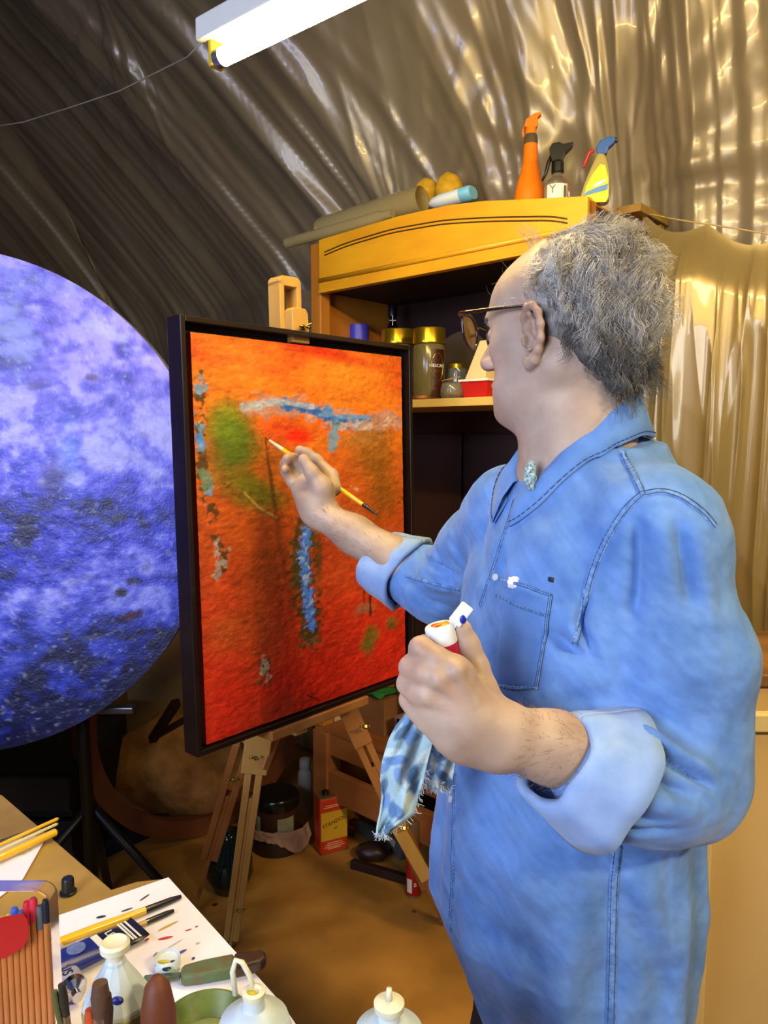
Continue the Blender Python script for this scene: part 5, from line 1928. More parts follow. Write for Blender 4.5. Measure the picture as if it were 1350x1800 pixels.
# jar of brushes in front of the case
jc = np.array([P(165, 1800, .575)[0], P(165, 1800, .575)[1], TZ + .0025])
jr = thing('brush_jar', jc, 'short glass jar full of brushes at the bottom left', 'jar')
obj('jar_glass', MB().lathe([(.026, 0), (.030, .004), (.030, .075), (.027, .075), (.027, .006), (0, .006)], jc, n=36), mat('jar_glass_grey', '#5f6a60', .1, trans=.7), jr, smooth=True, angle=50)
for k, (px, py, dx, w_, lb, hc_) in enumerate(((176, 1727, .010, .0075, 'flat wide brown-bristled brush, head up, in the jar', '#c8601c'), (186, 1748, .016, .0055, 'round dark-bristled brush with orange handle in the jar', '#d0781c'),
                                               (158, 1775, .000, .0050, 'short orange-handled brush at the jar front', '#c24a12'), (108, 1730, -.012, .0035, 'slim dark-pointed brush leaning left in the jar', '#c88a3a'),
                                               (96, 1742, -.018, .003, 'thin olive brush leaning furthest left in the jar', '#8a8a3a'))):
    tp = P(px, py, .58)
    bt = jc + np.array([dx * .6, .004 * k - .008, .008])
    ax = nrm(bt - tp)
    l_ = np.linalg.norm(bt - tp)
    m1_, m2_ = tp + ax * .026, tp + ax * .042
    sg = [('bristles', [(tp, w_ * .75), (tp + ax * .012, w_), (m1_, w_ * .8)], mat('bristle%d' % k, ['#5a3c26', '#3a1e10', '#c24a12', '#2c2214', '#5a5a2c'][k], .8, bump=.4, bscale=400)), ('ferrule', [(m1_, w_ * .85), (m2_, w_ * .7)], M_ferr),
          ('handle', [(m2_, w_ * .65), (tp + ax * l_, w_ * .5)], mat('handle' + hc_, hc_, .35))]
    brush('paintbrush', sg, lb)

# clear case of colour-capped pens
Fd = .74
pc0 = P(48, 1670, Fd)
cx0, cx1 = P(-40, 1670, Fd)[0], P(99, 1670, Fd)[0]
yb = pc0[1]
zc1 = P(60, 1549, Fd)[2]
cs_ = thing('plastic_case', ((cx0 + cx1) / 2, yb, TZ + .0025), 'clear rounded plastic case of wooden pens with a red panel at lower left', 'case')
M_case = mat('clear_case_plastic', '#f0e4d4', .12, trans=.95, var=.02, ior=1.15)
hw = (cx1 - cx0) / 2
hh = (zc1 - TZ - .003) / 2
cz0 = TZ + .0028 + hh
rc_ = .014
ou = []
for (sx, sz, a0) in ((1, 1, 0), (-1, 1, 90), (-1, -1, 180), (1, -1, 270)):
    for k in range(7):
        q_ = math.radians(a0 + 15 * k)
        ou.append(((cx0 + cx1) / 2 + sx * (hw - rc_) + rc_ * math.cos(q_), cz0 + sz * (hh - rc_) + rc_ * math.sin(q_)))
nO = len(ou)
vs = []
for (yy, sc__) in ((yb - .009, 1), (yb + .009, 1), (yb + .009, .985), (yb - .009, .985)):
    for x, z in ou:
        cxm = (cx0 + cx1) / 2
        vs.append((cxm + (x - cxm) * sc__, yy, cz0 + (z - cz0) * (sc__ + .01 * (sc__ < 1))))
fs = []
for s_ in range(4):
    for k in range(nO):
        k2 = (k + 1) % nO
        fs.append((s_ * nO + k, s_ * nO + k2, ((s_ + 1) % 4) * nO + k2, ((s_ + 1) % 4) * nO + k))
obj('case_wall', MB().add(vs, fs), M_case, cs_, smooth=True, angle=50)
# red panel on the front
rp_ = [P(x, y, Fd - .0135) for x, y in ((-40, 1640), (-40, 1625), (12, 1606), (44, 1600), (52, 1612), (53, 1640), (44, 1662), (10, 1684), (-40, 1690))]
obj('red_panel', MB().prism([(p[0], yb - .0132, p[2]) for p in rp_], (0, -.0006, 0)), mat('red_film', '#b01414', .35), cs_)
yl = [((cx0 + cx1) / 2 + (hw - .006) * math.cos(q_), yb + .004, cz0 + hh - .022 + .018 * math.sin(q_)) for q_ in np.linspace(0, math.pi, 24)]  # amber arc along the top of the case
obj('yellow_top_arc', MB().tube(yl, .0022, 8), mat('amber_arc', '#e09a1c', .3), cs_, smooth=True)
caps = ['#e08a1c', '#e6b428', '#3c5cc8', '#d8a41c', '#e8c83a', '#3a64d0', '#4468d4', '#c8283a', '#d03048', '#5a5c60', '#1c2230']
cn = ['orange', 'amber', 'deep blue', 'ochre', 'yellow', 'blue', 'bright blue', 'crimson', 'red', 'grey', 'black']
M_wood = mat('pen_wood', '#c07a3c', .5, col2='#a35f28', scale=30, stretch=(1, 1, .1))
for k in range(11):
    x = cx0 + .008 + k * (cx1 - cx0 - .016) / 10
    ztp = [1625, 1620, 1612, 1608, 1604, 1590, 1596, 1578, 1572, 1586, 1574][k]
    zt_k = P(40, ztp, Fd)[2]
    p0 = np.array([x, yb, TZ + .006])
    p1 = np.array([x, yb, zt_k - .024])
    p2 = np.array([x, yb, zt_k])
    t_ = thing('pen', p0, 'wooden pen with %s cap in the clear case, between its neighbours' % cn[k], 'pen', 'pens in the clear case')
    t_['label'] = 'wooden-barrelled pen with the %s cap standing in the clear plastic case' % cn[k]
    obj('barrel', MB().tube([p0, p1], .0034, 10), M_wood, t_, smooth=True, angle=50)
    obj('cap', MB().lathe([(.0038, 0), (.0040, .002), (.0040, .020), (.0030, .0235), (0, .024)], p1, n=14), mat('cap' + caps[k], caps[k], .4), t_, smooth=True, angle=50)

# ================================================================== THE PAINTER
M_skin = mat('skin', '#bba391', .5, col2='#9a806e', scale=14, bump=.18, bscale=240, attr='col', sss=.12, bdist=.0012)
# ---- head frame
HF = nrm([-.77, .63, -.10])
HS = nrm(np.cross(ZZ, HF))              # his left, towards the camera
HU = nrm(np.cross(HF, HS))
if HU[2] < 0:
    HU = -HU
HC = P(988, 578, .98)
RH = np.array([HF, HS, HU])


def H(f, s, u):
    return HC + HF * f + HS * s + HU * u


# ---- torso frame
TF = nrm([-.94, -.34, 0])
TSd = nrm([.34, -.94, 0])               # his left
T0 = np.array([.268, .99, 0])
NB0 = np.array([.262, 1.0, 1.42])

LS, LE, LW = P(1150, 925, .87), P(1210, 1372, .865), P(872, 1290, .778)
RS, RE, RW = P(905, 905, 1.10), P(775, 1035, 1.31), P(562, 902, 1.425)

body = SDF()
# head
k0 = .02
body.ell(H(-.014, 0, .034), (.097, .075, .086), RH, k=k0)
body.ell(H(-.038, 0, -.010), (.066, .062, .065), RH, k=.03)
body.ell(H(.048, 0, .030), (.046, .058, .055), RH, k=.03)
body.ell(H(.034, 0, -.030), (.052, .055, .080), RH, k=.03)
for sg in (1, -1):
    body.cone(H(-.010, sg * .050, -.055), H(.068, sg * .022, -.096), .023, .021, k=.035)
    body.ell(H(.040, sg * .032, -.072), (.044, .030, .032), RH, k=.03)
    body.ell(H(.054, sg * .042, -.020), (.028, .022, .024), RH, k=.025)
body.ell(H(.084, 0, -.100), (.021, .024, .019), RH, k=.022)
body.cone(H(.083, -.032, .022), H(.083, .032, .022), .011, .011, k=.016)
for sg in (1, -1):
    body.ell(H(.101, sg * .033, .001), (.018, .018, .014), RH, k=.015, op='s')
    body.ell(H(.079, sg * .032, .000), (.0130, .0130, .0125), RH, k=.004)
    body.cone(H(.089, sg * .020, .006), H(.083, sg * .045, .004), .0035, .0035, k=.005)
body.cone(H(.090, 0, .012), H(.115, 0, -.026), .0085, .0125, k=.016)
for sg in (1, -1):
    body.ell(H(.103, sg * .012, -.031), (.012, .008, .008), RH, k=.008)
    body.ell(H(.106, sg * .007, -.040), (.005, .0035, .005), RH, k=.004, op='s')
body.ell(H(.088, 0, -.060), (.015, .026, .013), RH, k=.014)
body.ell(H(.0985, 0, -.0625), (.008, .021, .0055), RH, k=.006)
body.ell(H(.0960, 0, -.0735), (.009, .019, .0060), RH, k=.006)
body.ell(H(.105, 0, -.0680), (.010, .023, .0016), RH, k=.003, op='s')
# soft flesh under the chin and the neck
body.cone(H(.040, 0, -.090), H(-.010, 0, -.115), .034, .040, k=.03)
body.cone(H(-.030, 0, -.060), NB0 - TF * .006 - ZZ * .03, .054, .056, k=.035)
body.cone(H(-.002, .022, -.115), NB0 + TF * .026 + TSd * .02 - ZZ * .03, .030, .032, k=.03)
body.cone(H(-.002, -.022, -.115), NB0 + TF * .026 - TSd * .02 - ZZ * .03, .030, .032, k=.03)
# ears


def ear(sg):
    def E(f, u, s):
        # flare outwards towards the back
        return H(.006 + f * .92, sg * (.0755 + s - f * .35), -.016 + u * .90)
    hel = [(.012, .012, .0), (.010, .028, .003), (.0, .039, .006), (-.012, .038, .008), (-.021, .027, .009), (-.024, .010, .009), (-.021, -.008, .007), (-.013, -.022, .005), (-.003, -.034, .003), (.006, -.038, .001), (.011, -.032, -.001)]
    rad = [.0030, .0038, .0042, .0042, .0040, .0040, .0038, .0040, .0058, .0062, .0045]
    body.ell(E(-.005, .004, -.003), (.017, .0035, .032), np.array([nrm(HF - HS * sg * .33), nrm(HS * sg + HF * .33), HU]), k=.006)
    body.chain([(E(*p), r) for p, r in zip(hel, rad)], k=.006)
    body.chain([(E(-.002, .028, .004), .0028), (E(-.011, .016, .007), .0034), (E(-.012, .0, .007), .0034), (E(-.006, -.014, .005), .0030), (E(.004, -.018, .004), .0030)], k=.005)
    body.cone(E(.012, -.002, .003), E(.011, -.008, .003), .0045, .0042, k=.006)
    body.ell(E(.0005, -.003, .008), (.0085, .012, .0130), RH, k=.004, op='s')


ear(1)
ear(-1)
# torso core, hips and legs (under the clothes)
HIP = T0 + ZZ * .90
body.cone(NB0, T0 + ZZ * 1.20, .07, .10, k=.05)
body.cone(T0 + ZZ * 1.20, HIP, .10, .11, k=.05)
for S_, sg in ((LS, 1), (RS, -1)):
    body.cone(NB0 - ZZ * .05, S_, .05, .045, k=.04)
    kn = HIP + TSd * sg * .10 - ZZ * .42 + TF * .02
    ft = HIP + TSd * sg * .11 - ZZ * .84
    body.cone(HIP + TSd * sg * .085 - ZZ * .02, kn, .075, .05, k=.04)
    body.cone(kn, ft, .05, .035, k=.02)
# arms
body.cone(LS, LE, .045, .038, k=.03)
body.chain([(LE, .040), (LE + (LW - LE) * .35, .043), (LE + (LW - LE) * .72, .0365), (LW, .0325)], k=.02)
body.cone(RS, RE, .045, .038, k=.03)
body.chain([(RE, .040), (RE + (RW - RE) * .35, .041), (RE + (RW - RE) * .7, .034), (RW, .0275)], k=.02)


def PP(*l):
    return [(P(x, y, d), r) for x, y, d, r in l]


# left hand, round the red bottle: back of the hand to the camera
kk = .013
body.chain(PP((872, 1290, .778, .0285), (838, 1262, .770, .0250), (800, 1178, .757, .0150)), k=.02)
body.chain(PP((872, 1290, .778, .0285), (820, 1262, .766, .0240), (770, 1197, .756, .0140)), k=.018)
body.chain(PP((872, 1292, .780, .0285), (812, 1272, .770, .0240), (750, 1224, .763, .0140)), k=.018)
body.chain(PP((870, 1300, .785, .0260), (815, 1290, .782, .0250), (757, 1258, .775, .0170)), k=.018)
body.chain(PP((808, 1186, .760, .0150), (766, 1160, .757, .0122), (740, 1140, .764, .0120)), k=.010)
body.chain(PP((740, 1140, .764, .0118), (748, 1134, .790, .0102), (774, 1136, .806, .0090)), k=.006)
body.chain(PP((772, 1199, .759, .0145), (745, 1183, .756, .0122), (722, 1173, .766, .0116)), k=.008)
body.chain(PP((722, 1173, .766, .0114), (732, 1168, .792, .0100), (762, 1172, .808, .0088)), k=.006)
body.chain(PP((750, 1228, .765, .0140), (733, 1214, .762, .0118), (717, 1202, .772, .0110)), k=.008)
body.chain(PP((717, 1202, .772, .0108), (730, 1198, .795, .0095), (760, 1204, .808, .0085)), k=.006)
body.chain(PP((752, 1258, .775, .0140), (733, 1244, .774, .0112), (720, 1230, .782, .0102)), k=.008)
body.chain(PP((720, 1230, .782, .0100), (733, 1228, .800, .0090), (758, 1232, .808, .0080)), k=.006)
body.chain(PP((858, 1262, .783, .0210), (846, 1212, .790, .0160), (835, 1172, .794, .0135), (822, 1135, .794, .0118), (813, 1106, .788, .0100)), k=.010)
body.ell(P(809, 1100, .781), (.006, .003, .007), None, k=.003)
# knuckle bumps and tendons
for x, y, d in ((803, 1176, .742), (771, 1192, .742), (750, 1222, .750), (748, 1252, .762)):
    body.ell(P(x, y, d + .0005), (.0080, .0080, .0080), None, k=.009)
for (x, y, d) in ((800, 1180, .744), (771, 1198, .744), (753, 1228, .752)):
    body.cone(P(x, y, d - .003), P(x * .35 + 852 * .65, y * .35 + 1262 * .65, .7455), .0030, .0036, k=.008)
# right hand, holding the brush: inner side towards the camera
body.chain(PP((562, 902, 1.425, .0285), (556, 880, 1.43, .0270), (560, 855, 1.455, .0240)), k=.02)
body.chain(PP((556, 880, 1.43, .0270), (540, 850, 1.46, .0210)), k=.018)
body.chain(PP((550, 895, 1.435, .0255), (528, 862, 1.455, .0180)), k=.018)
body.chain(PP((573, 888, 1.420, .0200), (566, 858, 1.412, .0180), (549, 832, 1.408, .0128), (534, 808, 1.414, .0112)), k=.012)
body.ell(P(566, 862, 1.413), (.017, .014, .024), np.array([nrm(P(566, 862, 1.4) - P(550, 862, 1.4)), nrm(ray(566, 862)), ZZ]), k=.016)
body.chain(PP((586, 858, 1.445, .0165), (583, 836, 1.455, .0125), (556, 808, 1.468, .0108), (540, 797, 1.468, .0098), (527, 791, 1.462, .0092)), k=.008)
body.chain(PP((560, 850, 1.470, .0150), (534, 822, 1.490, .0110), (516, 806, 1.480, .0100), (505, 805, 1.462, .0092)), k=.007)
body.chain(PP((540, 855, 1.475, .0150), (514, 830, 1.492, .0106), (501, 816, 1.480, .0098), (502, 812, 1.466, .0088)), k=.006)
body.chain(PP((530, 868, 1.465, .0140), (512, 846, 1.474, .0100), (502, 830, 1.468, .0092), (501, 825, 1.458, .0084)), k=.006)
Vb, Fb = sdf_mesh(body, .0023)
Nb = vnormals(Vb, Fb)
print('body', len(Vb))
vol = np.einsum('ij,ij->i', Vb[Fb[:, 0]], np.cross(Vb[Fb[:, 1]], Vb[Fb[:, 2]])).sum()
print('vol', vol)
if vol < 0:
    Fb = Fb[:, ::-1].copy()
    Nb = -Nb
# skin colours: redder ears, nose, lips, knuckles
colr = np.ones((len(Vb), 3))


def tint(c, r, col, a):
    global colr
    d = np.linalg.norm(Vb - c, axis=1)
    m = (a * np.exp(-(d / r) ** 2))[:, None]
    colr = colr * (1 - m) + np.array(col) * m


for sg in (1, -1):
    tint(H(-.012, sg * .08, .0), .03, (1.0, .74, .68), .6)
    tint(H(.07, sg * .045, -.03), .03, (1.0, .80, .76), .5)
tint(H(.112, 0, -.03), .018, (1.0, .74, .70), .7)
tint(H(.1, 0, -.067), .014, (.86, .52, .50), .8)
for x, y, d in ((739, 1136, .75), (722, 1173, .752), (717, 1202, .76), (720, 1230, .77), (790, 1220, .74)):
    tint(P(x, y, d), .016, (1.0, .78, .72), .6)
for x, y, d in ((505, 803, 1.455), (501, 812, 1.455), (501, 825, 1.45)):
    tint(P(x, y, d), .012, (1.0, .76, .70), .6)
# veins and forearm hair shade
nz = fbm(Vb[:, 0] * 30 + Vb[:, 2] * 20, Vb[:, 1] * 30 + Vb[:, 2] * 25, 5, 4)
colr *= (.90 + .2 * nz)[:, None]
person = link_mesh('person', Vb, Fb, M_skin, None, True, loc=(T0[0], T0[1], 0), colors=np.clip(colr, 0, 1.2))
tag(person, 'grey-haired man in glasses and a faded denim shirt painting at the easel', 'person')

# ------------------------------------------------------------------ shirt
secs = np.array([   # z, front, back, half width
    (.56, .100, .105, .170), (.70, .150, .120, .188), (.79, .188, .128, .194), (.85, .190, .130, .196), (.95, .188, .124, .190), (1.05, .176, .120, .186), (1.15, .160, .125, .188),
    (1.25, .143, .124, .186), (1.32, .120, .120, .172), (1.375, .092, .110, .135), (1.42, .07, .10, .08)])


def torso(p):
    z = p[:, 2]
    f = (p[:, 0] - T0[0]) * TF[0] + (p[:, 1] - T0[1]) * TF[1]
    s = (p[:, 0] - T0[0]) * TSd[0] + (p[:, 1] - T0[1]) * TSd[1]
    fa = np.interp(z, secs[:, 0], secs[:, 1])
    ba = np.interp(z, secs[:, 0], secs[:, 2])
    w = np.interp(z, secs[:, 0], secs[:, 3])
    a = np.where(f > 0, fa, ba)
    n = (np.abs(f / a) ** 2.3 + np.abs(s / w) ** 2.3) ** (1 / 2.3)
    d = (n - 1) * np.minimum(a, w) * .9
    # slow vertical folds in the loose cloth
    an = np.arctan2(s, f)
    fold = .004 * np.sin(an * 9 + z * 4) * sm(1.15, .9, z) + .003 * np.sin(an * 17 - z * 9 + 2) * sm(1.1, .8, z)
    d = d + fold
    cap = np.maximum(z - 1.43, .585 - z)
    return np.maximum(d, cap).astype(np.float32)


def sm(a, b, x):
    t = np.clip((x - a) / (b - a), 0, 1)
    return t * t * (3 - 2 * t)


shirt = SDF()
shirt.fn(torso, (T0[0] - .27, T0[1] - .27, .56), (T0[0] + .27, T0[1] + .27, 1.44), k=.03)
NS_ = NB0 + ZZ * -.060
shirt.cone(NS_ - TF * .03, LS + ZZ * .004 - TF * .0, .056, .060, k=.05)
shirt.cone(NS_ - TF * .03, RS + ZZ * .004, .056, .056, k=.05)
shirt.cone(NS_ - TF * .02 + ZZ * .01, NS_ - ZZ * .06, .060, .09, k=.05)
shirt.ell(NB0 - TF * .072 - ZZ * .032, (.060, .075, .056), None, k=.04)
shirt.cone(LS - TF * .015 - ZZ * .01, T0 + ZZ * 1.25 - TF * .03, .058, .085, k=.06)
Lm = P(1202, 1150, .865)
shirt.chain([(LS, .066), (Lm, .074), (LE + ZZ * .015, .068)], k=.03)
shirt.chain([(LE, .066), (P(1160, 1380, .835), .063), (P(1090, 1370, .818), .061), (P(1045, 1358, .806), .054)], k=.025)
Rm = P(842, 970, 1.20)
shirt.chain([(RS, .070), (Rm, .062), (RE, .060)], k=.03)
shirt.chain([(RE, .060), (P(752, 1022, 1.330), .055), (P(722, 1010, 1.350), .050)], k=.02)
Vs, Fs = sdf_mesh(shirt, .0036)
vol = np.einsum('ij,ij->i', Vs[Fs[:, 0]], np.cross(Vs[Fs[:, 1]], Vs[Fs[:, 2]])).sum()
if vol < 0:
    Fs = Fs[:, ::-1].copy()
Ns = vnormals(Vs, Fs)
print('shirt', len(Vs))
bvh = BVHTree.FromPolygons([tuple(v) for v in Vs], [tuple(int(i) for i in f) for f in Fs])


def onshirt(px, py, lift=0.0):
    r = ray(px, py)
    l, n, i, d = bvh.ray_cast(Vector(CAM), Vector(r).normalized())
    if l is None:
        return None
    n = np.array(n)
    if np.dot(n, r) > 0:
        n = -n
    return np.array(l) + n * lift


def path(pts, lift=0.0, step=6.0):
    out = []
    for (a, b) in zip(pts[:-1], pts[1:]):
        n = max(2, int(math.hypot(b[0] - a[0], b[1] - a[1]) / step))
        for k in range(n):
            t = k / n
            p = onshirt(a[0] + (b[0] - a[0]) * t, a[1] + (b[1] - a[1]) * t, lift)
            if p is not None:
                out.append(p)
    p = onshirt(*pts[-1], lift)
    if p is not None:
        out.append(p)
    # drop jumps to another surface
    res = [out[0]]
    for p in out[1:]:
        if np.linalg.norm(p - res[-1]) < .05:
            res.append(p)
    return res


def smooth_px(pts, n=4):
    pts = np.array(pts, float)
    t = np.arange(len(pts))
    tt = np.linspace(0, len(pts) - 1, (len(pts) - 1) * n + 1)
    out = []
    for q in tt:
        i = min(int(q), len(pts) - 2)
        u = q - i
        p0, p1, p2, p3 = pts[max(i - 1, 0)], pts[i], pts[i + 1], pts[min(i + 2, len(pts) - 1)]
        out.append(.5 * (2 * p1 + (p2 - p0) * u + (2 * p0 - 5 * p1 + 4 * p2 - p3) * u * u + (-p0 + 3 * p1 - 3 * p2 + p3) * u ** 3))
    return [tuple(o) for o in out]


# creases and folds of the cloth: (points in the photograph, width m, depth m; negative = ridge)
folds = [
    ([(1082, 1275), (1120, 1300), (1170, 1335), (1230, 1368), (1265, 1388)], .0048, .012),
    ([(1095, 1262), (1150, 1304), (1220, 1348), (1270, 1368)], .012, -.008),
    ([(1096, 1290), (1112, 1330), (1160, 1375), (1230, 1405)], .006, .007),
    ([(1085, 1330), (1120, 1380), (1180, 1420), (1250, 1430)], .014, -.005),
    ([(1070, 1400), (1120, 1440), (1190, 1452)], .008, .005),
    ([(1066, 1455), (1130, 1468), (1210, 1462)], .006, .004),
    ([(1112, 900), (1120, 960), (1118, 1040), (1105, 1110)], .009, .008),
    ([(1150, 890), (1165, 960), (1175, 1060)], .014, -.004),
    ([(1185, 900), (1205, 980), (1218, 1080)], .008, .007),
    ([(1215, 930), (1240, 1020), (1255, 1130)], .012, -.003),
    ([(1035, 1040), (1020, 1090), (1035, 1130), (1048, 1165)], .005, .012),
    ([(950, 1100), (1000, 1140), (1045, 1168)], .008, .009),
    ([(985, 1060), (1010, 1110), (1030, 1150)], .012, -.004),
    ([(960, 1215), (1010, 1235), (1070, 1250)], .016, .006),
    ([(880, 1245), (930, 1268), (960, 1275)], .012, .005),
    ([(800, 1380), (860, 1400), (960, 1440)], .018, .003),
    ([(830, 1480), (920, 1560), (1000, 1620)], .020, -.004),
    ([(800, 1560), (870, 1640), (960, 1700)], .018, .004),
    ([(1100, 1520), (1150, 1600), (1190, 1700)], .018, -.004),
    ([(1120, 1490), (1180, 1530), (1225, 1600)], .014, .005),
    ([(1095, 1600), (1150, 1680), (1180, 1780)], .016, .004),
    ([(920, 900), (960, 960), (985, 1030)], .018, -.003),
    ([(890, 950), (880, 1010), (868, 1050)], .008, .004),
    ([(1035, 800), (1070, 850), (1100, 880)], .012, -.002),
    ([(1150, 770), (1190, 830), (1230, 880)], .014, .003),
    ([(1000, 880), (970, 1000)], .012, -.002),
    # far sleeve
    ([(765, 960), (775, 1000), (800, 1040)], .007, .009),
    ([(790, 950), (810, 990), (850, 1010)], .010, -.006),
    ([(750, 985), (790, 1010), (845, 1025)], .006, .009),
    ([(735, 1020), (790, 1035), (850, 1045)], .010, -.005),
    ([(735, 955), (748, 990), (742, 1040)], .006, .005),
    ([(860, 900), (840, 950), (850, 1000)], .012, .006),
    ([(880, 930), (862, 990)], .008, -.004),
    ([(745, 1050), (800, 1068), (860, 1060)], .008, .004),
]
Dv = np.zeros(len(Vs))
for pts, w, dep in folds:
    pp = path(smooth_px(pts), 0, 8)
    if len(pp) < 2:
        continue
    pp = np.array(pp)
    lo, hi = pp.min(0) - 3 * w, pp.max(0) + 3 * w
    idx = np.nonzero(((Vs > lo) & (Vs < hi)).all(1))[0]
    if len(idx) == 0:
        continue
    d = polydist(Vs[idx], pp)
    # fade towards both ends
    e = np.minimum(np.linalg.norm(Vs[idx] - pp[0], axis=1), np.linalg.norm(Vs[idx] - pp[-1], axis=1))
    fade = sstep(-.005, .035, e)
    Dv[idx] -= 1.5 * dep * np.exp(-(d / w) ** 2) * fade
a_ = Vs @ TF * 1.0
b_ = Vs @ TSd
nzv = fbm(a_ * 9 + Vs[:, 2] * 3, b_ * 9 - Vs[:, 2] * 5, 51, 4)
nz2 = fbm(b_ * 22 + a_ * 8, Vs[:, 2] * 20, 52, 4)
Dv += .015 * (nzv - .5) + .0065 * (nz2 - .5)
Vs = Vs + Ns * Dv[:, None]
Ns = vnormals(Vs, Fs)
bvh = BVHTree.FromPolygons([tuple(v) for v in Vs], [tuple(int(i) for i in f) for f in Fs])
# worn, faded patches of the denim itself
wear = fbm(a_ * 16 + 3, b_ * 16 + Vs[:, 2] * 14, 61, 5)
wear2 = fbm(a_ * 120 + 9, b_ * 120 + Vs[:, 2] * 150, 62, 3)
cs = .62 + .42 * wear + .34 * wear2
col = np.stack([cs, cs, cs], 1)
M_denim = mat('faded_denim', '#688ec8', .82, col2='#5077b4', scale=22, bump=.35, bscale=900, attr='col', sheen=.15, bdist=.0006, spec=.25)
M_denl = mat('denim_inside', '#8fa9d4', .85, col2='#7b98c8', scale=30, bump=.35, bscale=900, sheen=.15, bdist=.0006, spec=.2)
M_seam = mat('denim_seam', '#4f74ac', .85, col2='#7c9ccc', scale=160, bump=.5, bscale=500, spec=.2)
M_stch = mat('dark_stitching', '#2a4a80', .8, spec=.2)
sh = link_mesh('shirt', Vs, Fs, M_denim, person, True, colors=np.clip(col, 0, 1.3))
sh['label'] = 'faded blue denim shirt with rolled sleeves'


def ribbon(name, pts, w, m, h=.0012, parent=sh, step=6, lift=.0004, stitch=True, px_smooth=True):
    pp = path(smooth_px(pts) if px_smooth else pts, 0, step)
    if len(pp) < 3:
        print('short ribbon', name)
        return None
    pp = np.array(pp)
    for _ in range(2):
        pp[1:-1] = (pp[:-2] + pp[2:] + 2 * pp[1:-1]) / 4
    vs, fs = [], []
    n = len(pp)
    prof = [(-1, -.3), (-.9, 1), (0, 1.25), (.9, 1), (1, -.3)]
    cl = []
    for i in range(n):
        t = nrm(pp[min(i + 1, n - 1)] - pp[max(i - 1, 0)])
        l, nn, ii, dd = bvh.find_nearest(Vector(pp[i]))
        nn = np.array(nn)
        if np.dot(nn, pp[i] - CAM) > 0:
            nn = -nn
        sd = nrm(np.cross(t, nn))
        cl.append((pp[i], nn, sd, t))
        for x, z in prof:
            q = pp[i] + sd * x * w / 2
            l2, n2, _, _ = bvh.find_nearest(Vector(q))
            vs.append(np.array(l2) + nn * (h * z + lift))
    k = len(prof)
    for i in range(n - 1):
        for j in range(k - 1):
            fs.append((i * k + j, i * k + j + 1, (i + 1) * k + j + 1, (i + 1) * k + j))
    o = link_mesh(name, vs, fs, m, parent, True)
    if stitch:
        st = MB()
        for sg in (-.62, .62):
            for i in range(0, n - 1):
                p, nn, sd, t = cl[i]
                q = p + sd * sg * w / 2 + nn * (h * 1.25 + lift)
                st.box(q, (.0042, .0007, .0005), np.array([t, sd, nn]))
        so = obj('stitching', st, M_stch, parent)
        so['kind'] = 'stuff'
    return o


ribbon('armhole_seam', [(1012, 1130), (1022, 1080), (1040, 1010), (1065, 950), (1100, 895), (1130, 868)], .009, M_seam)
ribbon('shoulder_seam', [(1130, 868), (1112, 830), (1090, 790), (1078, 757)], .009, M_seam)
ribbon('yoke_seam', [(1132, 868), (1165, 864), (1200, 875), (1235, 900), (1256, 925)], .009, M_seam)
ribbon('side_seam', [(1086, 1486), (1080, 1540), (1077, 1620), (1076, 1700), (1074, 1799)], .011, M_seam)
ribbon('sleeve_seam', [(714, 1012), (740, 1020), (780, 1030), (830, 1042)], .006, M_seam)
ribbon('front_placket', [(918, 870), (900, 900), (880, 945), (862, 1000), (848, 1050), (838, 1100), (832, 1150)], .022, M_denl if False else M_denim, h=.0016) if False else None
ribbon('placket_edge', [(905, 880), (898, 905), (884, 950), (868, 1000), (852, 1045), (846, 1065)], .006, M_seam)
ribbon('placket_edge', [(802, 1335), (800, 1400), (797, 1480), (796, 1560), (790, 1650)], .007, M_seam)


# pocket: slightly raised panel with welt and stitched outline
def quadpatch(name, cornersa, m, parent, h=.0022, n=14):
    (a, b, c, d) = cornersa
    G = np.zeros((n, n, 3))
    ok = True
    for i in range(n):
        for j in range(n):
            u, v = i / (n - 1), j / (n - 1)
            px = (1 - u) * (1 - v) * a[0] + u * (1 - v) * b[0] + u * v * c[0] + (1 - u) * v * d[0]
            py = (1 - u) * (1 - v) * a[1] + u * (1 - v) * b[1] + u * v * c[1] + (1 - u) * v * d[1]
            p = onshirt(px, py)
            if p is None:
                ok = False
                p = G[i - 1, j]
            edge = min(i, j, n - 1 - i, n - 1 - j)
            G[i, j] = p + nrm(CAM - p) * (h if edge > 0 else -.001)
    mb_ = MB().grid(G)
    return link_mesh(name, mb_.v, mb_.f, m, parent, True)


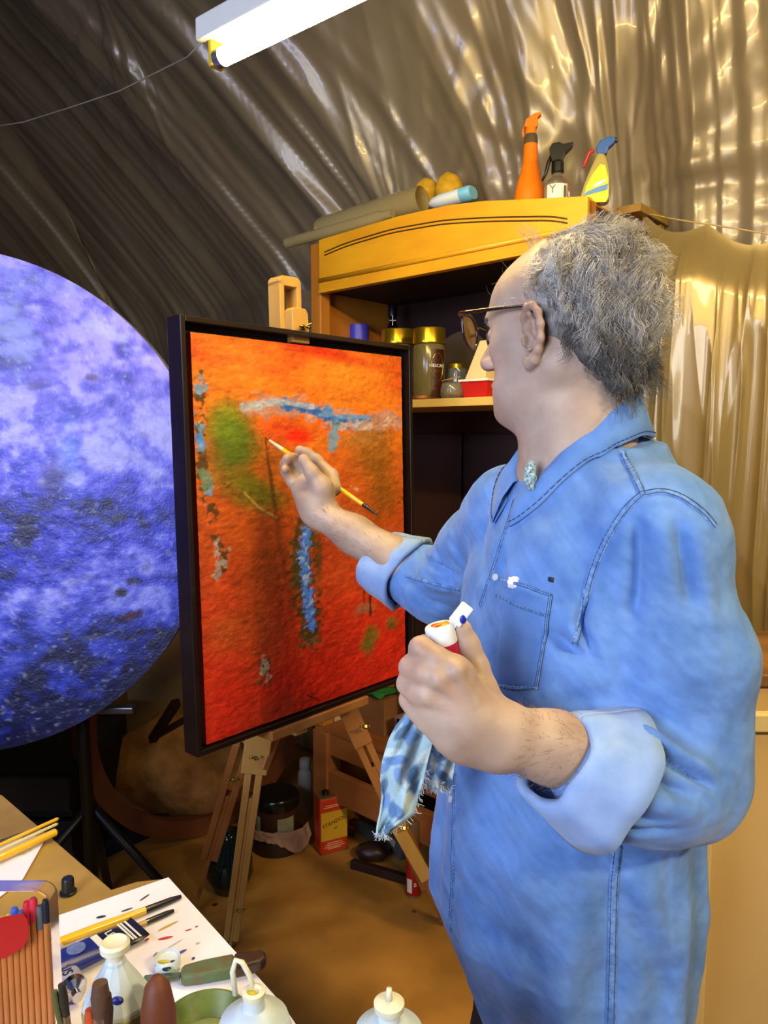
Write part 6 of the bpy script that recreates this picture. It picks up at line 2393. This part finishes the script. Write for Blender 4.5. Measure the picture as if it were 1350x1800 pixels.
pk = quadpatch('pocket', [(884, 1018), (970, 1048), (944, 1210), (866, 1200)], M_denim, sh)
ribbon('pocket_seam', [(884, 1020), (925, 1030), (970, 1048)], .004, M_seam, lift=.0028, px_smooth=False)
ribbon('pocket_seam', [(878, 1048), (920, 1068), (964, 1082)], .003, M_seam, lift=.0028, px_smooth=False)
ribbon('pocket_seam', [(970, 1048), (957, 1130), (944, 1210)], .004, M_seam, lift=.0028, px_smooth=False)
ribbon('pocket_seam', [(868, 1203), (905, 1210), (944, 1208)], .004, M_seam, lift=.0028, px_smooth=False)
tg = quadpatch('brand_tab', [(962, 1012), (977, 1014), (974, 1027), (961, 1022)], mat('navy_tab', '#14182a', .6), sh, h=.001, n=5)
tg.name = 'small_tab'
M_btn = mat('pale_button', '#c8ccd4', .3)
for px, py in ((872, 1015), (905, 895), (793, 1405)):
    p = onshirt(px, py)
    if p is not None:
        l, nn, _, _ = bvh.find_nearest(Vector(p))
        nn = np.array(nn)
        nn = nn if np.dot(nn, CAM - p) > 0 else -nn
        obj('button', MB().lathe([(.0045, 0), (.0045, .0022), (.003, .0026), (0, .002)], p, axis=nn, n=18), M_btn, sh, smooth=True, angle=40)

# tissue in the pocket
p = onshirt(905, 1024)
R_ = np.random.RandomState(2)
o = obj('paper_tissue', MB().ellipsoid(p + nrm(CAM - p) * .001, (.009, .004, .008), None, 18, 12, fn=lambda l: 1 + .25 * math.sin(6 * l[0] + 4 * l[2]) * math.cos(5 * l[2])), mat('white_tissue', '#f0f0f2', .8), smooth=True)
tag(o, 'scrap of white tissue poking out of the shirt pocket', 'tissue')

# ---- collar
_l, _n, _, _ = bvh.find_nearest(Vector(T0 + TSd * .6 + ZZ * 1.2))
NSG = 1.0 if np.dot(np.array(_n), T0 + TSd * .6 + ZZ * 1.2 - np.array(_l)) > 0 else -1.0
cz = [(-.08, 1.508), (-.06, 1.506), (-.03, 1.499), (0, 1.486), (.03, 1.463), (.053, 1.437), (.075, 1.392), (.09, 1.372)]
cz = np.array(cz)
phs = np.linspace(math.radians(-168), math.radians(168), 90)
rows = []
for ph in phs:
    f_, s_ = -math.cos(ph), math.sin(ph)
    zf = float(np.interp(f_ * .078, cz[:, 0], cz[:, 1]))
    fr = sstep(.35, 1.0, f_)
    base_ = np.array([NB0[0], NB0[1], 0])
    r_in = .066 + .004 * fr
    col_ = []
    wdt = .046 + .010 * fr + .014 * sstep(.2, 1.0, -f_)
    for (rr, dz) in ((r_in - .004, -.045), (r_in, -.010), (r_in + .004, 0.0), (r_in + .010, -.003), (r_in + .018, -wdt * .45), (r_in + .029 + .006 * fr, -wdt), (r_in + .026 + .006 * fr, -wdt - .001), (r_in + .012, -wdt * .5)):
        col_.append(base_ + TF * f_ * rr * (1.05 + .10 * fr) + TSd * s_ * rr * .98 + ZZ * (zf + dz))
    rows.append(col_)
G = np.array(rows)
for i in range(G.shape[0]):
    for j, up in ((4, .010), (5, .0045), (6, .002), (7, .001)):
        l, nn, _, _ = bvh.find_nearest(Vector(G[i, j]))
        nn = np.array(nn) * NSG
        l = np.array(l)
        if np.dot(G[i, j] - l, nn) < up:
            G[i, j] = l + nn * up
for _ in range(2):
    G[1:-1, 3:6] = (G[:-2, 3:6] + G[2:, 3:6] + 2 * G[1:-1, 3:6]) / 4
mb_ = MB().grid(G)
colr_o = link_mesh('collar', mb_.v, mb_.f, M_denim, sh, True, solid=.0016)
me = colr_o.data
ca = me.color_attributes.new('col', 'FLOAT_COLOR', 'POINT')
ca.data.foreach_set('color', np.full(len(me.vertices) * 4, 1.08, np.float32))
for o2 in (pk,):
    ca = o2.data.color_attributes.new('col', 'FLOAT_COLOR', 'POINT')
    ca.data.foreach_set('color', np.full(len(o2.data.vertices) * 4, .96, np.float32))
stc = MB()
for i in range(0, len(G) - 1):
    for row, fr_ in ((5, -.10),):
        p = G[i, 5] * .86 + G[i, 4] * .14
        q = G[i + 1, 5] * .86 + G[i + 1, 4] * .14
        ou_ = nrm(np.array([p[0] - NB0[0], p[1] - NB0[1], .015]))
        stc.beam(p + ou_ * .0016, p + (q - p) * .7 + ou_ * .0016, .0010, .0008)
so = obj('stitching', stc, M_stch, sh)
so['kind'] = 'stuff'
# patterned inner collar showing at the throat
ic = MB()
rows = []
for ph in np.linspace(math.radians(100), math.radians(175), 20):
    f_, s_ = -math.cos(ph), math.sin(ph)
    zf = float(np.interp(f_ * .078, cz[:, 0], cz[:, 1]))
    rows.append([np.array([NB0[0], NB0[1], 0]) + TF * f_ * (.070 + .010 * k_ / 4 + .012 * sstep(.6, 1, f_)) + TSd * s_ * .060 + ZZ * (zf - .004 - .012 * k_ + .003 * math.sin(ph * 40 + k_)) for k_ in range(5)])
mb_ = MB().grid(np.array(rows))
M_patt = mat('green_blue_pattern', '#c4dcd8', .8, col2='#12465c', scale=330)
link_mesh('patterned_facing', mb_.v, mb_.f, M_patt, sh, True, solid=.0015)
mb_ = MB().ellipsoid(P(932, 838, .928), (.008, .010, .019), None, 24, 16, fn=lambda l: 1 + .12 * math.sin(8 * l[2] + 3 * l[0]))
link_mesh('patterned_facing', mb_.v, mb_.f, M_patt, sh, True)


# ---- rolled cuffs
def cuff(a, b, ra, rb, up, seed, sq=1.0):
    ax = nrm(b - a)
    x = nrm(up - ax * np.dot(up, ax))
    y = np.cross(ax, x)
    L = np.linalg.norm(b - a)
    rows = []
    prof = [(.30, .82), (.04, .80), (0, .93), (.03, 1.0), (.25, 1.03), (.5, 1.02), (.75, 1.04), (.96, 1.06), (1.0, .99), (.96, .90)]
    for k in range(64):
        q = 2 * math.pi * k / 64
        wv = 1 + .05 * math.sin(2 * q + seed) + .03 * math.sin(5 * q + seed * 2) + .015 * math.sin(9 * q)
        sh_ = .010 * math.sin(q + seed) + .004 * math.sin(3 * q)
        rows.append([a + ax * (t * L + sh_) + (ra + (rb - ra) * t) * r * wv * (math.cos(q) * x + math.sin(q) * y * sq) for t, r in prof])
    rows.append(rows[0])
    mb_ = MB().grid(np.array(rows))
    c_ = link_mesh('cuff', mb_.v, mb_.f, M_denl, sh, True, solid=.002)
    c_['label'] = 'paler rolled-up cuff'
    return c_


cuff(P(975, 1336, .793), P(1064, 1368, .810), .050, .075, ZZ, 1.0)
cuff(P(664, 985, 1.385), P(722, 1010, 1.350), .056, .066, ZZ, 2.2)

# ------------------------------------------------------------------ trousers and shoes (below the frame)
tr = SDF()
for sg in (1, -1):
    kn = HIP + TSd * sg * .10 - ZZ * .42 + TF * .02
    ft = HIP + TSd * sg * .11 - ZZ * .84
    tr.cone(HIP + TSd * sg * .08 - ZZ * .02, kn, .098, .075, k=.04)
    tr.cone(kn, ft + ZZ * .04, .075, .062, k=.03)
Vt, Ft = sdf_mesh(tr, .009)
vol = np.einsum('ij,ij->i', Vt[Ft[:, 0]], np.cross(Vt[Ft[:, 1]], Vt[Ft[:, 2]])).sum()
if vol < 0:
    Ft = Ft[:, ::-1].copy()
t_ = link_mesh('trousers', Vt, Ft, mat('dark_trousers', '#23262e', .85), person, True)
for sg in (1, -1):
    ft = HIP + TSd * sg * .11 - ZZ * .84
    ft[2] = 0
    s_ = SDF()
    s_.ell(ft + TF * .05 + ZZ * .035, (.15, .052, .045), np.array([TF, TSd, ZZ]), k=.02)
    s_.ell(ft + ZZ * .055, (.06, .047, .06), np.array([TF, TSd, ZZ]), k=.03)
    Vt, Ft = sdf_mesh(s_, .007)
    Vt[:, 2] = np.maximum(Vt[:, 2], .003)
    vol = np.einsum('ij,ij->i', Vt[Ft[:, 0]], np.cross(Vt[Ft[:, 1]], Vt[Ft[:, 2]])).sum()
    if vol < 0:
        Ft = Ft[:, ::-1].copy()
    link_mesh('shoe', Vt, Ft, mat('dark_shoe', '#1a1613', .5), person, True)

# ------------------------------------------------------------------ hair
R_ = np.random.RandomState(11)


# under-layer so that the scalp reads grey beneath the strands
us = SDF()
us.ell(H(-.030, 0, .036), (.089, .0775, .082), RH, k=.02)
us.ell(H(-.045, 0, -.008), (.068, .0715, .062), RH, k=.03)
us.ell(H(-.060, 0, -.044), (.042, .057, .042), RH, k=.03)
Vt, Ft = sdf_mesh(us, .004)
vol = np.einsum('ij,ij->i', Vt[Ft[:, 0]], np.cross(Vt[Ft[:, 1]], Vt[Ft[:, 2]])).sum()
if vol < 0:
    Ft = Ft[:, ::-1].copy()
Nt = vnormals(Vt, Ft)
q3 = (Vt - HC) @ RH.T
nzh = fbm(q3[:, 0] * 60 + q3[:, 2] * 20, q3[:, 1] * 60 + q3[:, 2] * 60, 91, 4)
Vt = Vt + Nt * ((nzh - .45) * .008)[:, None]
# trim in front of the hairline
lim = .028 - .25 * np.maximum(0, .02 - q3[:, 2])
keep = (q3[:, 0] < lim)
fk = keep[Ft].all(1)
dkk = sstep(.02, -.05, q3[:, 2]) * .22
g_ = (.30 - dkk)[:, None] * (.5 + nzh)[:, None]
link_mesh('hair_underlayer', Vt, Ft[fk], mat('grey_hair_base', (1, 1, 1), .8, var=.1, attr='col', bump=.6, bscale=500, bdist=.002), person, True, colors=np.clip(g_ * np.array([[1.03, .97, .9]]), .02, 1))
_ux = RH[0]
ubvh = BVHTree.FromPolygons([tuple(v) for v in Vt], [tuple(int(i) for i in f) for f in Ft[fk]])
bbvh = BVHTree.FromPolygons([tuple(v) for v in Vb[(np.abs(Vb - HC) < .2).all(1)]], []) if False else None


def scalp(th, ph):
    """point on the skull; th from top, ph round (0 = front, + = his left)"""
    l = np.array([math.sin(th) * math.cos(ph), math.sin(th) * math.sin(ph), math.cos(th)])
    return l


def hair_density(l):
    f, s, u = l
    # bald forehead and thin crown; full at the sides and back
    az = abs(math.degrees(math.atan2(s, f)))
    el = math.degrees(math.asin(max(-1, min(1, u))))
    if el < -60:
        return 0
    front_lim = 33            # hairline azimuth
    if el > 25:
        front_lim = 33 - (el - 25) * .62
    if el < -6:
        front_lim = 72 if el > -20 else (80 if el > -36 else 96)
    if az < front_lim:
        return 0.0
    d = 1.0
    d *= min(1, (az - front_lim) / 22 + .12)
    # keep clear of the ear
    return d


hv, hf, hcol = [], [], []
shell_c = H(-.020, 0, .022)
SR = np.array([.101, .083, .092])
n_st = 0
NSEG = 9


def add_strand(pts, r, c):
    global n_st
    base = len(hv)
    n = len(pts)
    t = nrm(pts[1] - pts[0])
    a = nrm(np.cross(t, (0.3, .5, .8)))
    b = np.cross(t, a)
    for i, p in enumerate(pts):
        rr = r * (1 - .75 * i / (n - 1))
        for k in range(3):
            q = 2.094 * k
            hv.append(p + rr * (math.cos(q) * a + math.sin(q) * b))
            hcol.append(c)
    for i in range(n - 1):
        for k in range(3):
            k2 = (k + 1) % 3
            hf.append((base + i * 3 + k, base + i * 3 + k2, base + (i + 1) * 3 + k2, base + (i + 1) * 3 + k))
    n_st += 1


# locks: clusters share a direction and a curl
nlock = 300
locks = []
while len(locks) < nlock:
    l = nrm(R_.randn(3))
    if R_.rand() < hair_density(l):
        locks.append((l, R_.rand() * 6.28, .6 + .8 * R_.rand(), R_.randn(3), .65 + .7 * R_.rand()))
LK = np.array([l[0] for l in locks])
cnt = 0
tries = 0
while cnt < 8200 and tries < 60000:
    tries += 1
    l = nrm(R_.randn(3))
    if R_.rand() > hair_density(l):
        continue
    i = int(np.argmax(LK @ l))
    _, phs0, cs_, rv, lb_ = locks[i]
    root = shell_c + HF * l[0] * SR[0] * .95 + HS * l[1] * SR[1] * .93 + HU * l[2] * SR[2] * .95
    dl = nrm(HF * l[0] + HS * l[1] + HU * l[2])
    hl, hn, _, _ = ubvh.ray_cast(Vector(shell_c + dl * .25), Vector(-dl))
    if hl is not None and np.linalg.norm(np.array(hl) - shell_c) > .05:
        root = np.array(hl) - dl * .002
    # ear clearance
    de = root - H(.004, .078 * (1 if l[1] > 0 else -1), -.012)
    if abs(np.dot(de, HF)) < .024 and abs(np.dot(de, HU)) < .036 and np.dot(de, HU) < .030:
        continue
    n = nrm(HF * l[0] / SR[0] + HS * l[1] / SR[1] + HU * l[2] / SR[2])
    back = sstep(.2, -.6, l[0])
    low = sstep(.3, -.5, l[2])
    flow = -HF * (.9 - .4 * back) - HU * (.25 + .8 * back + .5 * low) + HU * .25 * sstep(.5, .9, l[2])
    flow = flow + HS * (l[1]) * .2
    flow = nrm(flow - n * np.dot(flow, n) * .9)
    flow = nrm(flow + .38 * rv)
    flow = nrm(flow - n * min(0, np.dot(flow, n)))
    L = (.022 + .026 * back + .010 * R_.rand()) * (.8 + .3 * cs_)
    if l[2] > .6:
        L *= 1.1
    lift = .06 + .12 * back + .04 * sstep(.6, .9, l[2]) + .12 * R_.rand()
    d0 = nrm(flow + n * lift * 1.6)
    side = np.cross(d0, n)
    ca = (.0038 + .0052 * back + .0016 * R_.rand()) * cs_
    fr = 1.3 + .8 * cs_
    ph0 = phs0 + .3 * R_.randn()
    pts = []
    p = root.copy()
    d = d0.copy()
    for k in range(NSEG):
        t = k / (NSEG - 1)
        wv = ca * t ** .7
        off = side * wv * math.sin(ph0 + t * 6.28 * fr) + n * wv * math.cos(ph0 + t * 6.28 * fr) * .8
        pts.append(p + off)
        p = p + d * L / (NSEG - 1)
        d = nrm(d - n * .09 - ZZ * .09 * (1 - .4 * R_.rand()))
    # colour: silver on top and front, darker towards the nape and behind the ear
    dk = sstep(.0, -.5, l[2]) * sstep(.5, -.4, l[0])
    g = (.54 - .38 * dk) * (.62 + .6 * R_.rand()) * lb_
    if R_.rand() < .22:
        g *= .38
    c = np.array([g * 1.03, g * .97, g * .90])
    add_strand(pts, .00036 + .00014 * R_.rand(), c)
    cnt += 1
# flyaway strands standing off the crown
for k in range(260):
    l = nrm(R_.randn(3))
    if l[2] < -.1 or hair_density(l) < .2 or (l[0] > .3 and R_.rand() < .5):
        continue
    n = nrm(HF * l[0] + HS * l[1] + HU * l[2])
    root = shell_c + HF * l[0] * SR[0] + HS * l[1] * SR[1] + HU * l[2] * SR[2]
    d = nrm(n * 1.0 - HF * .5 + R_.randn(3) * .5)
    sd = nrm(np.cross(d, R_.randn(3)))
    L = .022 + .022 * R_.rand()
    pts = [root + d * L * t + sd * .007 * math.sin(4.5 * t + k) + np.cross(d, sd) * .005 * math.cos(5 * t) for t in np.linspace(0, 1, NSEG)]
    g = .45 * (.6 + .6 * R_.rand())
    add_strand(pts, .00026, np.array([g * 1.05, g * .95, g * .82]))
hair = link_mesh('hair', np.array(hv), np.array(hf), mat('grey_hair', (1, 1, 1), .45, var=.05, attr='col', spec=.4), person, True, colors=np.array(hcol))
hair['label'] = 'tousled thinning silver-grey hair'
# eyebrow
eb = MB()
for sg in (1, -1):
    for k in range(60):
        s_ = sg * (.014 + .036 * R_.rand())
        p0_ = H(.092 - abs(s_) * .25 + .003, s_, .021 + .004 * R_.rand())
        eb.tube([p0_, p0_ + HS * sg * .006 + HF * .003 + HU * .003 * R_.randn()], .0003, 3)
o = obj('eyebrows', eb, mat('grey_brow', '#6a6460', .7), person)
o['kind'] = 'stuff'

# ------------------------------------------------------------------ glasses
gl = SDF()
M_gf = mat('dark_brown_spectacle_frame', '#2a1512', .2, coat=.5)
gm = MB()
for sg in (1, -1):
    cc_ = [(.020, .024), (.0, .026), (-.014, .020), (-.021, .004), (-.018, -.012), (-.008, -.020), (.006, -.020), (.018, -.010), (.022, .006), (.020, .024)]
    ring = [H(.124 - abs(.035 + x) * .10, sg * (.035 + x), .012 + y * .98) for x, y in [(a, b) for a, b in smooth_px([(c_[0], c_[1]) for c_ in cc_], 3)]]
    gm.tube(ring, .0022, 8)
    gm.tube([H(.1185, sg * .056, .034), H(.113, sg * .069, .034), H(.095, sg * .075, .032), H(.040, sg * .079, .026), H(.010, sg * .081, .022), H(-.006, sg * .081, .008)], [.0032, .0034, .0028, .0024, .0022, .0018], 8)
gm.tube([H(.122, -.016, .020), H(.126, 0, .024), H(.122, .016, .020)], .0022, 8)
gls = obj('glasses', gm, M_gf, person, smooth=True)
gls['label'] = 'dark-rimmed glasses with brown tinted lenses'
for sg in (1, -1):
    cc_ = smooth_px([(.020, .024), (.0, .026), (-.014, .020), (-.021, .004), (-.018, -.012), (-.008, -.020), (.006, -.020), (.018, -.010), (.022, .006), (.020, .024)], 3)[:-1]
    pts = [H(.124 - abs(.035 + x) * .10, sg * (.035 + x), .012 + y * .98) for x, y in cc_]
    ob2 = obj('lens', MB().prism(pts, HF * .0012), mat('tinted_lens', '#d8b060', .04, trans=.85, var=.02), gls)

# ================================================================== THINGS IN HIS HANDS
bt_t, bt_b = P(774, 1108, .785), P(802, 1222, .795)
bax = nrm(bt_t - bt_b)
bo_ = thing('paint_bottle', bt_b, 'small red paint bottle with open white flip cap held in his near hand', 'paint bottle')
Lb = np.linalg.norm(bt_t - bt_b)
obj('bottle_body', MB().lathe([(.0140, 0), (.0155, .003), (.0155, Lb - .018), (.0145, Lb - .012)], bt_b, axis=bax, n=32), mat('crimson_plastic', '#b01a3a', .35), bo_, smooth=True, angle=50)
obj('cap', MB().lathe([(.0155, Lb - .014), (.0160, Lb - .012), (.0160, Lb + .004), (.0150, Lb + .006), (0, Lb + .006)], bt_b, axis=bax, n=36), mat('white_cap_plastic', '#eceff2', .35), bo_, smooth=True, angle=40)
tp_ = bt_b + bax * (Lb + .0065)
tx_ = nrm(np.array([1, 0, 0]) - bax * bax[0])
ty_ = np.cross(bax, tx_)
for x, y, r1, r2, cc, nm in ((.002, -.001, .0095, .0062, '#f0a018', 'orange_paint'), (-.003, .002, .0060, .0040, '#d8341a', 'red_paint'), (.0, -.005, .0050, .0018, '#c02418', 'red_paint'), (.007, .002, .0035, .003, '#e88a18', 'orange_paint')):
    obj(nm, MB().ellipsoid(tp_ + tx_ * x + ty_ * y, (r1, r2, .0012), np.array([tx_, ty_, bax]), 14, 8), mat('paint' + cc, cc, .3), bo_, smooth=True)
fl0 = P(798, 1096, .778)
fl1 = P(823, 1064, .774)
fd_ = nrm(fl1 - fl0)
fs_ = nrm(np.cross(fd_, ray(810, 1080)))
lidb = obj('flip_lid', MB().beam(fl0, fl1, .0150, .0065, fs_), MATS['white_cap_plastic'], bo_, bevel=.0022)
obj('hinge', MB().beam(P(792, 1108, .780), P(801, 1094, .779), .006, .002, fs_), MATS['white_cap_plastic'], bo_, bevel=.0005)
pb = P(817, 1088, .7725)
obj('blue_paint_spot', MB().ellipsoid(P(814, 1089, .7725), (.0035, .0012, .0048), None, 12, 8), mat('ultramarine', '#1c2c9a', .35), lidb, smooth=True)

# brush in the right hand, tip on the canvas
tip = hit(466, 769, PO - PN * .009, PN)
be = P(663, 904, 1.400)
bx_ = nrm(be - tip)
Lr = np.linalg.norm(be - tip)
print('brush length', Lr)


def bp(px):
    # point on the brush axis seen at column px
    lo, hi = 0.0, Lr
    for _ in range(30):
        m = (lo + hi) / 2
        if pix(tip + bx_ * m)[0] < px:
            lo = m
        else:
            hi = m
    return tip + bx_ * lo


brush('paintbrush', [
    ('bristles', [(tip, .0006), (bp(470), .0014), (bp(474), .0018)], mat('red_brown_bristle', '#7a2a12', .8)),
    ('ferrule', [(bp(474), .0030), (bp(498), .0048)], mat('cream_ferrule', '#e8e0c0', .3, metal=.3)),
    ('handle', [(bp(498), .0050), (bp(530), .0058), (bp(580), .0052), (bp(638), .0040)], M_by),
    ('handle_end', [(bp(638), .0041), (bp(656), .0032), (be, .0016)], M_bk)],
    'yellow paintbrush in his raised hand touching the orange canvas')

# rag hanging from the left hand
M_rag = mat('rag_cloth', (1, 1, 1), .9, col2=(.86, .88, .88), scale=60, bump=.5, bscale=500, attr='col', spec=.2)


def hang(name, rows_px, d0, amp, seed, label):
    """rows_px: list of (y, xl, xr) outline rows in the photograph, hung at distance d0"""
    rows_px = np.array(rows_px, float)
    ny, nx = 90, 60
    yy = np.linspace(rows_px[0, 0], rows_px[-1, 0], ny)
    G = np.zeros((ny, nx, 3))
    Ug, Vg = np.zeros((ny, nx)), np.zeros((ny, nx))
    for i, y in enumerate(yy):
        xl, xr = np.interp(y, rows_px[:, 0], rows_px[:, 1]), np.interp(y, rows_px[:, 0], rows_px[:, 2])
        v = i / (ny - 1)
        for j in range(nx):
            u = j / (nx - 1)
            x = xl + (xr - xl) * u
            fr = math.sin(u * 6.5 + seed + 1.8 * math.sin(v * 3 + seed)) * amp * (.6 + .6 * v) + .25 * amp * math.sin(u * 17 + v * 9)
            p = P(x, y + (4 * math.sin(u * 40 + seed) * (v > .97)), d0 + fr + .02 * v)
            G[i, j] = p
            Ug[i, j], Vg[i, j] = u * (xr - xl) * .0006, y * .0006
    c0 = np.array(rgb('#a8c4cc'))
    Pn = Paint(Ug, Vg, np.ones(G.shape) * c0)
    # leaf print
    R2 = np.random.RandomState(seed * 7 + 1)
    for k in range(26):
        a_ = R2.rand() * 3.14
        cu_, cv_ = R2.rand() * Ug.max(), Vg.min() + R2.rand() * (Vg.max() - Vg.min())
        Pn.blob((cu_, cv_), (.0110, .0050), a_, ['#5a7fb0', '#4f6f8e', '#6f93c8', '#d4e2dc'][k % 4], a=.85, soft=.35, rag=.15, rs=60, seed=k)
    F = (np.arange(ny - 1)[:, None] * nx + np.arange(nx - 1)[None]).ravel()
    Fq = np.stack([F, F + 1, F + nx + 1, F + nx], 1)
    return G.reshape(-1, 3), Fq, Pn.c.reshape(-1, 3), G


g1 = hang('rag', [(1255, 712, 752), (1275, 696, 764), (1300, 684, 762), (1340, 672, 752), (1370, 668, 745), (1400, 672, 735), (1430, 668, 728), (1448, 664, 704), (1464, 662, 680)], .800, .009, 1, '')
g2 = hang('rag', [(1285, 748, 800), (1310, 746, 800), (1345, 742, 800), (1368, 738, 796), (1382, 752, 794)], .830, .007, 3, '')
Vr = np.concatenate([g1[0], g2[0]])
Fr = np.concatenate([g1[1], g2[1] + len(g1[0])])
Cr = np.concatenate([g1[2], g2[2]])
rg = thing('painting_rag', g1[3][0, 30], 'pale blue leaf-patterned rag hanging from the fist holding the bottle', 'rag')
link_mesh('cloth_fold', g1[0], g1[1], M_rag, rg, True, colors=g1[2], solid=.0022)
link_mesh('cloth_fold', g2[0], g2[1], M_rag, rg, True, colors=g2[2], solid=.0022)
fz = MB()
R2 = np.random.RandomState(9)
for G_, sides in ((g1[3], ('r', 'b')), (g2[3], ('b',))):
    for k in range(150):
        if 'b' in sides and k % 2 == 0:
            p = G_[-1, R2.randint(G_.shape[1])]
        else:
            p = G_[R2.randint(40, G_.shape[0]), -1] if 'r' in sides else G_[-1, R2.randint(G_.shape[1])]
        d_ = nrm(R2.randn(3) * .6 + [.2, 0, -.8])
        fz.tube([p, p + d_ * .004, p + d_ * .007 + R2.randn(3) * .001], .0003, 3)
o = obj('frayed_threads', fz, mat('thread', '#c8d4d4', .9), rg)
o['kind'] = 'stuff'

# forearm hair
ah = MB()
R3 = np.random.RandomState(4)
bb = BVHTree.FromPolygons([tuple(v) for v in Vb], [tuple(int(i) for i in f) for f in Fb])
for (A0, A1, n_) in ((LW, LE, 520), (RW, RE, 420)):
    dA_ = nrm(A1 - A0)
    for k in range(n_):
        c_ = A0 + (A1 - A0) * (.02 + .58 * R3.rand())
        v_ = R3.randn(3)
        v_ = nrm(v_ - dA_ * np.dot(v_, dA_))
        l, nn, _, _ = bb.ray_cast(Vector(c_ + v_ * .09), Vector(-v_))
        if l is None:
            continue
        p_ = np.array(l)
        d_ = nrm(-dA_ * .8 + v_ * .45 + R3.randn(3) * .25)
        ah.tube([p_ - v_ * .0005, p_ + d_ * .005, p_ + d_ * .010 - v_ * .001], .00016, 3)
o = obj('arm_hair', ah, mat('arm_hair_brown', '#806a58', .6), person)
o['kind'] = 'stuff'
